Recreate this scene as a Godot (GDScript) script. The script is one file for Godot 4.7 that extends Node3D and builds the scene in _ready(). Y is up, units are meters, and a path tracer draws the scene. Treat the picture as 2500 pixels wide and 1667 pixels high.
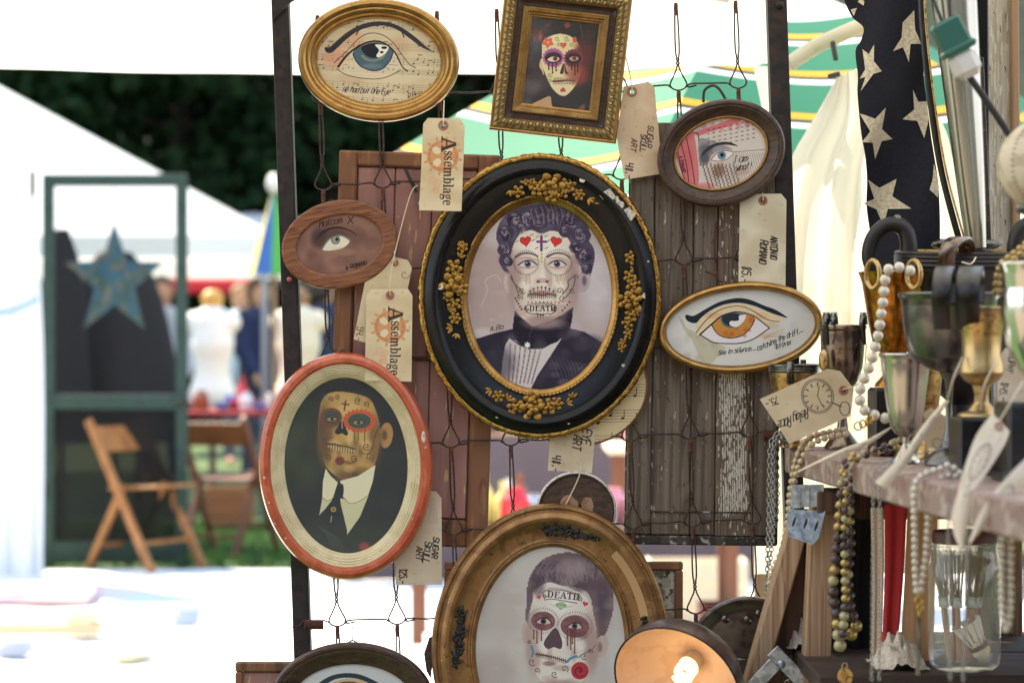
extends Node3D
# A flea-market stall: a bed-spring rack hung with framed folk art, a shelf of trophies and pearls, tents and a lawn behind.
const K := 1.70045e-4      # tangent of one photograph pixel (24 degrees over 2500 pixels)
const H := 1.22            # height of the lens above the ground
const FD := 3.526          # distance of the plane that the frames lean on
var used := {}
var rng := RandomNumberGenerator.new()

func _ready() -> void:
	rng.seed = 7
	look()
	make_materials()
	setting()
	background()
	rack()
	boards()
	frames()
	tags()
	right_side()
	foreground_small()

func look() -> void:
	var cam := Camera3D.new()
	cam.name = "camera"
	var at := CameraAttributesPhysical.new()
	at.frustum_focal_length = 84.75
	at.frustum_focus_distance = 3.5
	at.exposure_aperture = 5.0
	at.frustum_near = 0.1
	at.frustum_far = 400.0
	cam.attributes = at
	cam.position = Vector3(0, H, 0)
	add_child(cam)
	cam.fov = 2.0 * rad_to_deg(atan(0.21256 * 1667.0 / 2500.0))
	cam.near = 0.1
	cam.far = 400.0
	cam.current = true
	var env := Environment.new()
	env.background_mode = Environment.BG_SKY
	var sky := Sky.new()
	var sm := ProceduralSkyMaterial.new()
	sm.sky_top_color = Color(0.56, 0.65, 0.78)
	sm.sky_horizon_color = Color(0.94, 0.94, 0.93)
	sm.sky_curve = 0.2
	sm.ground_bottom_color = Color(0.3, 0.3, 0.26)
	sm.ground_horizon_color = Color(0.6, 0.6, 0.56)
	sky.sky_material = sm
	env.sky = sky
	env.background_energy_multiplier = 1.1
	env.tonemap_mode = Environment.TONE_MAPPER_LINEAR
	env.tonemap_exposure = 3.05
	env.sdfgi_enabled = true
	env.ssao_enabled = true
	env.ssil_enabled = true
	var we := WorldEnvironment.new()
	we.name = "world_environment"
	we.environment = env
	add_child(we)
	var sun := DirectionalLight3D.new()
	sun.name = "sun"
	sun.light_energy = 1.5
	sun.light_color = Color(1.0, 0.94, 0.85)
	sun.light_angular_distance = 0.5
	sun.shadow_enabled = true
	add_child(sun)
	sun.look_at_from_position(Vector3(-4.5, 7.5, -5.0), Vector3.ZERO)

# ---------------------------------------------------------------- nodes
func numbered(called: String) -> String:
	if not used.has(called):
		used[called] = 0
		return called
	used[called] += 1
	return "%s_%03d" % [called, used[called]]

func tag(o: Node3D, label: String, category: String, group := "") -> Node3D:
	o.set_meta("label", label)
	o.set_meta("category", category)
	if group: o.set_meta("group", group)
	return o

func thing(called: String, label: String, category: String, at := Vector3.ZERO, turn := 0.0, group := "") -> Node3D:
	var o := Node3D.new()
	o.name = numbered(called)
	add_child(o)
	o.position = at
	o.rotation.z = turn
	return tag(o, label, category, group)

func copy(o: Node3D, called: String, label: String, at: Vector3, turn_y := 0.0) -> Node3D:
	var c: Node3D = o.duplicate()
	c.name = numbered(called)
	add_child(c)
	c.position = at
	c.rotation.y = turn_y
	if label: c.set_meta("label", label)
	return c

func part(called: String, mesh: Mesh, m: Material, parent: Node3D = null, at := Transform3D.IDENTITY) -> MeshInstance3D:
	var o := MeshInstance3D.new()
	o.name = called if parent else numbered(called)
	o.mesh = mesh
	o.material_override = m
	o.transform = at
	if parent: parent.add_child(o, true)
	else: add_child(o)
	return o

func structure(o: Node3D, kind := "structure") -> Node3D:
	o.set_meta("kind", kind)
	return o

# ---------------------------------------------------------------- places: a pixel of the photograph at a given distance
func P(px: float, py: float, d: float) -> Vector3:
	return Vector3((px - 1250.0) * K * d, H - (py - 833.5) * K * d, -d)

# ---------------------------------------------------------------- shapes
class MB:
	var st := SurfaceTool.new()
	func _init() -> void:
		st.begin(Mesh.PRIMITIVE_TRIANGLES)
	func flat() -> void: st.set_smooth_group(0xFFFFFFFF)
	func smooth(g := 0) -> void: st.set_smooth_group(g)
	func v(p: Vector3, uv := Vector2.ZERO) -> void:
		st.set_uv(uv)
		st.add_vertex(p)
	func tri(a: Vector3, b: Vector3, c: Vector3, ua := Vector2.ZERO, ub := Vector2.ZERO, uc := Vector2.ZERO) -> void:
		v(a, ua); v(b, ub); v(c, uc)
	func quad(a: Vector3, b: Vector3, c: Vector3, d: Vector3) -> void:
		tri(a, b, c, Vector2(0, 0), Vector2(1, 0), Vector2(1, 1))
		tri(a, c, d, Vector2(0, 0), Vector2(1, 1), Vector2(0, 1))
	# rows of points joined into a surface
	func grid(rows: Array, close_rows := false, close_row := false, us := 1.0, vs := 1.0) -> void:
		var nr := rows.size()
		var nc: int = rows[0].size()
		for i in (nr if close_rows else nr - 1):
			var a: PackedVector3Array = rows[i]
			var b: PackedVector3Array = rows[(i + 1) % nr]
			for j in (nc if close_row else nc - 1):
				var k := (j + 1) % nc
				var u0 := us * i / float(nr if close_rows else nr - 1)
				var u1 := us * (i + 1) / float(nr if close_rows else nr - 1)
				var v0 := vs * j / float(nc if close_row else nc - 1)
				var v1 := vs * (j + 1) / float(nc if close_row else nc - 1)
				tri(a[j], b[j], b[k], Vector2(u0, v0), Vector2(u1, v0), Vector2(u1, v1))
				tri(a[j], b[k], a[k], Vector2(u0, v0), Vector2(u1, v1), Vector2(u0, v1))
	func box(c: Vector3, s: Vector3, b := Basis.IDENTITY, bev := 0.0) -> void:
		flat()
		var h := s / 2.0
		if bev <= 0.0:
			var q := []
			for i in 8:
				q.append(c + b * Vector3(h.x if i & 1 else -h.x, h.y if i & 2 else -h.y, h.z if i & 4 else -h.z))
			for f in [[0, 2, 3, 1], [4, 5, 7, 6], [0, 1, 5, 4], [2, 6, 7, 3], [0, 4, 6, 2], [1, 3, 7, 5]]:
				quad(q[f[0]], q[f[1]], q[f[2]], q[f[3]])
			return
		var g := h - Vector3.ONE * bev
		var at := func(sx: int, sy: int, sz: int, ax: int) -> Vector3:
			return c + b * Vector3(sx * (h.x if ax == 0 else g.x), sy * (h.y if ax == 1 else g.y), sz * (h.z if ax == 2 else g.z))
		for sgn in [-1, 1]:
			quad(at.call(sgn, -1, -1, 0), at.call(sgn, 1, -1, 0), at.call(sgn, 1, 1, 0), at.call(sgn, -1, 1, 0))
			quad(at.call(-1, sgn, -1, 1), at.call(-1, sgn, 1, 1), at.call(1, sgn, 1, 1), at.call(1, sgn, -1, 1))
			quad(at.call(-1, -1, sgn, 2), at.call(1, -1, sgn, 2), at.call(1, 1, sgn, 2), at.call(-1, 1, sgn, 2))
			for t in [-1, 1]:
				quad(at.call(sgn, t, -1, 0), at.call(sgn, t, 1, 0), at.call(sgn, t, 1, 1), at.call(sgn, t, -1, 1))
				quad(at.call(sgn, -1, t, 0), at.call(sgn, 1, t, 0), at.call(sgn, 1, t, 2), at.call(sgn, -1, t, 2))
				quad(at.call(-1, sgn, t, 1), at.call(1, sgn, t, 1), at.call(1, sgn, t, 2), at.call(-1, sgn, t, 2))
				for w in [-1, 1]:
					tri(at.call(sgn, t, w, 0), at.call(sgn, t, w, 1), at.call(sgn, t, w, 2))
	func tube(pts: Array, r, sides := 6, closed := false, caps := true) -> void:
		smooth()
		var n := pts.size()
		var rows := []
		var up := Vector3.ZERO
		for i in n:
			var p: Vector3 = pts[i]
			var a: Vector3 = pts[(i - 1 + n) % n] if closed or i > 0 else p
			var b: Vector3 = pts[(i + 1) % n] if closed or i < n - 1 else p
			var t := (b - a).normalized()
			if up == Vector3.ZERO:
				up = t.cross(Vector3(0.31, 0.2, 0.93)).normalized()
				if up.length() < 0.1: up = t.cross(Vector3.RIGHT).normalized()
			up = (up - t * up.dot(t)).normalized()
			var side := t.cross(up)
			var rad: float = r[i] if r is Array else r
			var row := PackedVector3Array()
			for k in sides:
				var w := TAU * k / sides
				row.append(p + (up * cos(w) + side * sin(w)) * rad)
			rows.append(row)
		grid(rows, closed, true, n * 0.5, 1.0)
		if caps and not closed:
			for e in [0, n - 1]:
				var row: PackedVector3Array = rows[e]
				for k in sides:
					tri(pts[e], row[k], row[(k + 1) % sides])
	func lathe(prof: Array, n := 24, c := Vector3.ZERO, b := Basis.IDENTITY) -> void:
		smooth()
		var rows := []
		for i in n:
			var w := TAU * i / n
			var row := PackedVector3Array()
			for q in prof:
				row.append(c + b * Vector3(cos(w) * q.x, q.y, sin(w) * q.x))
			rows.append(row)
		grid(rows, true, false)
	func ball(c: Vector3, r: Vector3, n := 12, m := 8, b := Basis.IDENTITY) -> void:
		smooth()
		var rows := []
		for i in n:
			var row := PackedVector3Array()
			for j in m + 1:
				var w := TAU * i / n
				var t := PI * j / m
				row.append(c + b * (Vector3(cos(w) * sin(t), cos(t), sin(w) * sin(t)) * r))
			rows.append(row)
		grid(rows, true, false)
	# a flat outline (counter-clockwise or not) given a thickness along z
	func slab(outline: PackedVector2Array, z0: float, z1: float, uv_of = null) -> void:
		flat()
		var idx := Geometry2D.triangulate_polygon(outline)
		for k in range(0, idx.size(), 3):
			for z in [z1, z0]:
				for q in 3:
					var p := outline[idx[k + q]]
					v(Vector3(p.x, p.y, z), uv_of.call(p) if uv_of != null else p)
		if absf(z1 - z0) > 1e-6:
			for i in outline.size():
				var a := outline[i]
				var b := outline[(i + 1) % outline.size()]
				var ua: Vector2 = uv_of.call(a) if uv_of != null else a
				var ub: Vector2 = uv_of.call(b) if uv_of != null else b
				tri(Vector3(a.x, a.y, z0), Vector3(b.x, b.y, z0), Vector3(b.x, b.y, z1), ua, ub, ub)
				tri(Vector3(a.x, a.y, z0), Vector3(b.x, b.y, z1), Vector3(a.x, a.y, z1), ua, ub, ua)
	func done() -> ArrayMesh:
		st.generate_normals()
		return st.commit()

# a profile with its corners kept crisp: extra points beside each sharp bend
func crisp(prof: Array, e := 0.12) -> Array:
	var out := []
	for i in prof.size():
		var p: Vector2 = prof[i]
		if i > 0 and i < prof.size() - 1:
			var a: Vector2 = prof[i - 1]
			var b: Vector2 = prof[i + 1]
			if absf((p - a).angle_to(b - p)) > 0.5:
				out.append(p.lerp(a, e))
				out.append(p)
				out.append(p.lerp(b, e))
				continue
		out.append(p)
	return out

# an oval ring: profile points are (distance inwards from the outer edge, height towards the viewer), all in pixels
func oval_ring(prof: Array, a: float, b: float, s: float, n := 96, jitter := 0.0, us := 1.0) -> ArrayMesh:
	var m := MB.new()
	m.smooth()
	var rows := []
	var noise := FastNoiseLite.new()
	noise.frequency = 0.9
	for i in n:
		var w := TAU * i / n
		var row := PackedVector3Array()
		for k in prof.size():
			var q: Vector2 = prof[k]
			var j := jitter * noise.get_noise_3d(cos(w) * 40.0, sin(w) * 40.0, k * 7.0)
			row.append(Vector3(cos(w) * (a - q.x + j), sin(w) * (b - q.x + j), q.y + j) * s)
		rows.append(row)
	m.grid(rows, true, false, us, 1.0)
	return m.done()

func oval_points(a: float, b: float, n := 64) -> PackedVector2Array:
	var o := PackedVector2Array()
	for i in n: o.append(Vector2(cos(TAU * i / n) * a, sin(TAU * i / n) * b))
	return o

func smooth_path(pts: Array, per := 6, closed := false) -> Array:
	var out := []
	var n := pts.size()
	for i in (n if closed else n - 1):
		var a = pts[(i - 1 + n) % n] if closed else pts[maxi(i - 1, 0)]
		var b = pts[i]
		var c = pts[(i + 1) % n]
		var d = pts[(i + 2) % n] if closed else pts[mini(i + 2, n - 1)]
		for k in per:
			out.append(b.cubic_interpolate(c, a, d, k / float(per)))
	if not closed: out.append(pts[n - 1])
	return out

# ---------------------------------------------------------------- bodies: tapered capsules joined smoothly and meshed as surface nets
func body_mesh(bones: Array, cell := 0.024, blend := 0.03) -> ArrayMesh:
	var lo := Vector3.ONE * 99.0
	var hi := -lo
	for b in bones:
		for e in [[b[0], b[1]], [b[2], b[3]]]:
			lo = lo.min(e[0] - Vector3.ONE * (e[1] + 2.0 * cell))
			hi = hi.max(e[0] + Vector3.ONE * (e[1] + 2.0 * cell))
	var n := Vector3i(((hi - lo) / cell).ceil()) + Vector3i.ONE
	var f := PackedFloat32Array()
	f.resize(n.x * n.y * n.z)
	f.fill(1.0)
	for b in bones:
		var pa: Vector3 = b[0]
		var pb: Vector3 = b[2]
		var pad: float = maxf(b[1], b[3]) + 3.0 * cell
		var l := Vector3i(((pa.min(pb) - Vector3.ONE * pad - lo) / cell).floor()).clamp(Vector3i.ZERO, n - Vector3i.ONE)
		var h := Vector3i(((pa.max(pb) + Vector3.ONE * pad - lo) / cell).ceil()).clamp(Vector3i.ZERO, n - Vector3i.ONE)
		var ab := pb - pa
		var len2 := maxf(ab.length_squared(), 1e-9)
		for z in range(l.z, h.z + 1):
			for y in range(l.y, h.y + 1):
				for x in range(l.x, h.x + 1):
					var p := lo + Vector3(x, y, z) * cell
					var t := clampf((p - pa).dot(ab) / len2, 0.0, 1.0)
					var q := (p - pa - ab * t)
					var dd: float = q.length() - lerpf(b[1], b[3], t)
					var at := x + n.x * (y + n.y * z)
					var old := f[at]
					var hh := clampf(0.5 + 0.5 * (old - dd) / blend, 0.0, 1.0)
					f[at] = lerpf(old, dd, hh) - blend * hh * (1.0 - hh)
	var vid := {}
	var vs := PackedVector3Array()
	var idx := PackedInt32Array()
	var corners := [0, 1, n.x, n.x + 1, n.x * n.y, n.x * n.y + 1, n.x * n.y + n.x, n.x * n.y + n.x + 1]
	for z in n.z - 1:
		for y in n.y - 1:
			for x in n.x - 1:
				var at := x + n.x * (y + n.y * z)
				var mask := 0
				for k in 8:
					if f[at + corners[k]] < 0.0: mask |= 1 << k
				if mask == 0 or mask == 255: continue
				var sum := Vector3.ZERO
				var cnt := 0
				for k in 8:
					for ax in 3:
						if k & (1 << ax): continue
						var k2: int = k | (1 << ax)
						if ((mask >> k) & 1) != ((mask >> k2) & 1):
							var fa := f[at + corners[k]]
							var fb := f[at + corners[k2]]
							var pt := Vector3(k & 1, (k >> 1) & 1, (k >> 2) & 1)
							pt[ax] += fa / (fa - fb)
							sum += pt
							cnt += 1
				vid[at] = vs.size()
				vs.append(lo + (Vector3(x, y, z) + sum / cnt) * cell)
	var step := [1, n.x, n.x * n.y]
	for at in vid.keys():
		for ax in 3:
			var s0 := f[at] < 0.0
			if s0 == (f[at + step[ax]] < 0.0): continue
			var u: int = step[(ax + 1) % 3]
			var w: int = step[(ax + 2) % 3]
			if not (vid.has(at - u) and vid.has(at - w) and vid.has(at - u - w)): continue
			var q := [vid[at], vid[at - u], vid[at - u - w], vid[at - w]]
			if s0: q.reverse()
			idx.append_array([q[0], q[1], q[2], q[0], q[2], q[3]])
	var arr := []
	arr.resize(Mesh.ARRAY_MAX)
	arr[Mesh.ARRAY_VERTEX] = vs
	arr[Mesh.ARRAY_INDEX] = idx
	var st := SurfaceTool.new()
	st.create_from_arrays(arr)
	st.generate_normals()
	return st.commit()

# ---------------------------------------------------------------- painting: prints, drawings and writing on flat things
var im: Image
var z_off := Vector2.ZERO    # photograph pixel of the drawing's origin
var z_sc := 1.0              # drawing units per photograph pixel
var z_org := Vector2.ZERO    # corner of the picture in drawing units
var tx := 1.0                # texels per drawing unit
var rows_of := {}

func picture(x0: float, y0: float, x1: float, y1: float, zs: float, ox: float, oy: float, texels: float, c: Color) -> void:
	z_off = Vector2(ox, oy)
	z_sc = zs
	z_org = Vector2(x0, y0)
	tx = texels / zs
	im = Image.create(int((x1 - x0) * tx), int((y1 - y0) * tx), false, Image.FORMAT_RGBA8)
	im.fill(c)

# the photograph's rectangle that the picture covers
func picture_rect() -> Rect2:
	return Rect2(z_off + z_org / z_sc, Vector2(im.get_width(), im.get_height()) / (tx * z_sc))

func rgb(r: int, g: int, b: int, a := 1.0) -> Color:
	return Color(r / 255.0, g / 255.0, b / 255.0, a)

func V(x: float, y: float) -> Vector2: return Vector2(x, y)

# points from a flat list of numbers
func L(a: Array) -> Array:
	var o := []
	for i in range(0, a.size(), 2): o.append(Vector2(a[i], a[i + 1]))
	return o

func span(y: int, xa: int, xb: int, c: Color) -> void:
	xa = maxi(xa, 0)
	xb = mini(xb, im.get_width())
	if xb <= xa or y < 0 or y >= im.get_height(): return
	if c.a >= 0.999:
		im.fill_rect(Rect2i(xa, y, xb - xa, 1), c)
	else:
		var key := c.to_html()
		if not rows_of.has(key):
			var row := Image.create(2048, 1, false, Image.FORMAT_RGBA8)
			row.fill(c)
			rows_of[key] = row
		im.blend_rect(rows_of[key], Rect2i(0, 0, xb - xa, 1), Vector2i(xa, y))

func fill(pts: Array, c: Color) -> void:
	var q := PackedVector2Array()
	var lo := 1e9
	var hi := -1e9
	for p in pts:
		var t: Vector2 = (p - z_org) * tx
		q.append(t)
		lo = minf(lo, t.y)
		hi = maxf(hi, t.y)
	for y in range(maxi(int(floor(lo)), 0), mini(int(ceil(hi)) + 1, im.get_height())):
		var yy := y + 0.5
		var xs := []
		for i in q.size():
			var a := q[i]
			var b := q[(i + 1) % q.size()]
			if (a.y <= yy) != (b.y <= yy):
				xs.append(a.x + (yy - a.y) / (b.y - a.y) * (b.x - a.x))
		xs.sort()
		for k in range(0, xs.size() - 1, 2):
			span(y, int(round(xs[k])), int(round(xs[k + 1])), c)

func shape(a: Array, c: Color, round_it := true) -> void:
	var p := L(a)
	fill(smooth_path(p, 5, true) if round_it else p, c)

func oval(x: float, y: float, rx: float, ry: float, c: Color, turn := 0.0) -> void:
	var o := []
	for i in 40: o.append(V(x, y) + V(cos(TAU * i / 40) * rx, sin(TAU * i / 40) * ry).rotated(turn))
	fill(o, c)

func line(pts: Array, w: float, c: Color, w2 := -1.0) -> void:
	if w2 < 0.0: w2 = w
	var total := 0.0
	for i in pts.size() - 1: total += (pts[i + 1] - pts[i]).length()
	var done := 0.0
	for i in pts.size() - 1:
		var l: float = (pts[i + 1] - pts[i]).length()
		var steps := maxi(1, int(ceil(l * tx / maxf(1.0, minf(w, w2) * tx * 0.4))))
		for k in steps + 1:
			var f := (done + l * k / steps) / maxf(total, 1e-6)
			var r: float = lerpf(w, w2, f) * tx * 0.5
			var p: Vector2 = (pts[i].lerp(pts[i + 1], k / float(steps)) - z_org) * tx
			if r <= 1.0:
				im.fill_rect(Rect2i(int(p.x), int(p.y), maxi(1, int(round(r * 2.0))), maxi(1, int(round(r * 2.0)))), c)
			else:
				for y in range(int(-r), int(r) + 1):
					var hw := sqrt(maxf(0.0, r * r - y * y))
					im.fill_rect(Rect2i(int(p.x - hw), int(p.y) + y, int(hw * 2.0) + 1, 1), c)
		done += l

func stroke(a: Array, w: float, c: Color, w2 := -1.0) -> void:
	line(smooth_path(L(a), 8), w, c, w2)

func soft(x: float, y: float, rx: float, ry: float, c: Color, strength := 0.6) -> void:
	var b := Image.create(24, 24, false, Image.FORMAT_RGBA8)
	for j in 24:
		for i in 24:
			var d := Vector2(i - 11.5, j - 11.5).length() / 11.5
			var t := clampf((1.0 - d) * 1.6, 0.0, 1.0)
			b.set_pixel(i, j, Color(c.r, c.g, c.b, strength * t * t * (3.0 - 2.0 * t)))
	b.resize(maxi(2, int(rx * 2.0 * tx)), maxi(2, int(ry * 2.0 * tx)), Image.INTERPOLATE_BILINEAR)
	im.blend_rect(b, Rect2i(Vector2i.ZERO, b.get_size()), Vector2i(((V(x - rx, y - ry)) - z_org) * tx))

# softens what is painted so far, as the grain of an old photograph does
func blur(k: float) -> void:
	var w := im.get_width()
	var h := im.get_height()
	im.resize(int(w / k), int(h / k), Image.INTERPOLATE_BILINEAR)
	im.resize(w, h, Image.INTERPOLATE_CUBIC)

# soft blotches scattered over a rectangle, for paper stains, skin and mottled paint
func blotches(x0: float, y0: float, x1: float, y1: float, n: int, r0: float, r1: float, c: Color, strength: float, seed_: int) -> void:
	var g := RandomNumberGenerator.new()
	g.seed = seed_
	for i in n:
		var r := g.randf_range(r0, r1)
		soft(g.randf_range(x0, x1), g.randf_range(y0, y1), r, r * g.randf_range(0.5, 1.2), c, strength * g.randf_range(0.4, 1.0))

func heart(x: float, y: float, r: float, c: Color, edge := Color(0, 0, 0, 0), turn := 0.0) -> void:
	var o := []
	for i in 40:
		var t := TAU * i / 40
		o.append(V(x, y) + (V(16.0 * pow(sin(t), 3), -(13.0 * cos(t) - 5.0 * cos(2 * t) - 2.0 * cos(3 * t) - cos(4 * t))) * (r / 16.0)).rotated(turn))
	fill(o, c)
	if edge.a > 0.0: line(o + [o[0]], r * 0.1, edge)

func spiral(x: float, y: float, r: float, turns: float, start: float, w: float, c: Color, dir := 1.0) -> void:
	var o := []
	for i in 25:
		var t := i / 24.0
		o.append(V(x, y) + V(r * (1.0 - 0.85 * t), 0).rotated(start + dir * t * turns * TAU))
	line(o, w, c)

# short dashes standing round an oval, as lashes or rays
func rays(x: float, y: float, rx: float, ry: float, n: int, l: float, w: float, c: Color, from := 0.0, to := TAU) -> void:
	for i in n:
		var t := from + (to - from) * i / n
		var a := V(x + cos(t) * rx, y + sin(t) * ry)
		line([a, a + V(cos(t), sin(t)) * l], w, c)

const GLYPH := {
	"A": "06 20 46,14 34", "B": "00 06 36 45 44 33 03,33 42 41 30 00", "C": "41 30 10 01 05 16 36 45", "D": "00 06 26 44 42 20 00", "E": "40 00 06 46,03 33",
	"G": "41 30 10 01 05 16 36 45 43 23", "H": "00 06,40 46,03 43", "I": "20 26", "K": "00 06,40 03 46", "L": "00 06 46", "M": "06 00 23 40 46", "N": "06 00 46 40",
	"O": "10 01 05 16 36 45 41 30 10", "P": "06 00 30 41 42 33 03", "R": "06 00 30 41 42 33 03,23 46", "S": "41 30 10 01 02 13 33 44 45 36 16 05", "T": "00 40,20 26",
	"U": "00 05 16 36 45 40", "W": "00 16 23 36 40", "X": "00 46,40 06", "Y": "00 23 40,23 26",
	"1": "11 20 26", "2": "01 10 30 41 42 06 46", "4": "00 03 43,40 46", "5": "40 00 02 32 43 45 36 16 05", "7": "00 40 16", "8": "20 11 12 23 34 35 26 15 14 23 32 31 20",
	".": "15 16", "-": "03 43", "!": "20 24,26 26", "$": "41 10 01 13 33 44 36 05,20 26",
	"a": "42 12 03 05 16 36 42 46", "b": "00 06 36 45 43 32 02", "c": "42 12 03 05 16 46", "d": "42 12 03 05 16 36 45 40 46", "e": "04 44 43 32 12 03 05 16 46",
	"f": "30 20 11 16,03 33", "g": "42 12 03 04 15 35 42 47 28 08", "h": "00 06,04 12 32 43 46", "i": "12 16 26,10 11", "k": "00 06,32 04 36", "l": "20 10 15 26",
	"m": "02 06,03 12 23 26,23 32 43 46", "n": "02 06,03 12 32 43 46", "o": "12 03 05 16 36 45 43 32 12", "p": "02 08,02 32 43 45 36 06", "r": "02 06,04 12 32",
	"s": "42 12 03 33 45 36 06", "t": "20 25 36,12 32", "u": "02 05 16 36 42 46", "v": "02 26 42", "w": "02 16 24 36 42", "y": "02 05 16 36,42 47 28 08", "x": "02 46,42 06",
}

# handwriting: letters of height h from the baseline's start, leaning by slant
func write(s: String, x: float, y: float, h: float, turn: float, w: float, c: Color, slant := 0.0, wide := 0.75, gap := 0.4, seed_ := 1) -> void:
	var g := RandomNumberGenerator.new()
	g.seed = seed_
	var u := h / 6.0
	var at := 0.0
	for ch in s:
		if GLYPH.has(ch):
			var jy := g.randf_range(-0.3, 0.3)
			var k := g.randf_range(0.92, 1.08)
			for path in GLYPH[ch].split(","):
				var pts := []
				for q in path.split(" "):
					var p := V(float(q[0]) * wide * k, (float(q[1]) - 6.0) * k + jy)
					p.x -= p.y * slant
					pts.append(V(x, y) + (V(at, 0) + p * u).rotated(turn))
				line(smooth_path(pts, 4) if pts.size() > 2 else pts, w, c)
			at += u * (4.0 * wide + 4.0 * gap) if not ch in "Ii.l1!" else u * (2.4 * wide + 4.0 * gap)
		else:
			at += u * 3.2 * wide

# printed lettering from a real typeface, as filled shapes
func printed(s: String, x: float, y: float, size: float, turn: float, c: Color, squeeze := 1.0, face := "Droid Serif", bold := false) -> void:
	var t := TextMesh.new()
	var f := SystemFont.new()
	f.font_names = PackedStringArray([face])
	if bold: f.font_weight = 700
	t.font = f
	t.text = s
	t.font_size = 48
	t.pixel_size = 1.0 / 48.0
	t.depth = 0.0
	t.horizontal_alignment = HORIZONTAL_ALIGNMENT_LEFT
	t.vertical_alignment = VERTICAL_ALIGNMENT_BOTTOM
	var arr := t.get_mesh_arrays()
	var vs: PackedVector3Array = arr[Mesh.ARRAY_VERTEX]
	var idx: PackedInt32Array = arr[Mesh.ARRAY_INDEX]
	var lo := 1e9
	for q in vs: lo = minf(lo, q.y)
	for k in range(0, idx.size(), 3):
		var o := []
		for j in 3:
			var q := vs[idx[k + j]]
			o.append(V(x, y) + (V(q.x * squeeze, -(q.y - lo)) * size).rotated(turn))
		fill(o, c)

func texture() -> ImageTexture:
	return ImageTexture.create_from_image(im)

# ---------------------------------------------------------------- materials
var M := {}

func mat(c: Color, rough := 0.7, metal := 0.0, t: Texture2D = null) -> StandardMaterial3D:
	var m := StandardMaterial3D.new()
	m.albedo_color = c
	m.roughness = rough
	m.metallic = metal
	if t: m.albedo_texture = t
	return m

# a texture of noise layers over a base colour; a layer is [colour, frequency, low, high, stretch along x, stretch along y]
func layered(base: Color, layers: Array, seed_: int, n := 256) -> ImageTexture:
	var out := PackedByteArray()
	out.resize(n * n * 3)
	var px := PackedColorArray()
	px.resize(n * n)
	px.fill(base)
	for k in layers.size():
		var l: Array = layers[k]
		var f := FastNoiseLite.new()
		f.seed = seed_ * 31 + k
		f.frequency = l[1]
		f.fractal_octaves = 4
		var kx: int = l[4] if l.size() > 4 else 1
		var ky: int = l[5] if l.size() > 5 else 1
		var ni := f.get_seamless_image(n / kx, n / ky)
		if kx > 1 or ky > 1: ni.resize(n, n, Image.INTERPOLATE_BILINEAR)
		var data := ni.get_data()
		var c: Color = l[0]
		for i in n * n:
			var t := smoothstep(l[2], l[3], data[i] / 255.0) * c.a
			if t > 0.0: px[i] = px[i].lerp(Color(c.r, c.g, c.b), t)
	for i in n * n:
		out[i * 3] = int(px[i].r * 255.0)
		out[i * 3 + 1] = int(px[i].g * 255.0)
		out[i * 3 + 2] = int(px[i].b * 255.0)
	return ImageTexture.create_from_image(Image.create_from_data(n, n, false, Image.FORMAT_RGB8, out))

func tri_mat(t: Texture2D, scale: Vector3, rough := 0.7, metal := 0.0, bump := 0.0) -> StandardMaterial3D:
	var m := mat(Color.WHITE, rough, metal, t)
	m.uv1_triplanar = true
	m.uv1_scale = scale
	m.uv1_triplanar_sharpness = 4.0
	if bump != 0.0:
		m.heightmap_enabled = true
		m.heightmap_texture = t
		m.heightmap_scale = bump
	return m

func glow_through(m: StandardMaterial3D, c: Color) -> StandardMaterial3D:
	m.backlight_enabled = true
	m.backlight = c
	return m

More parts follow.
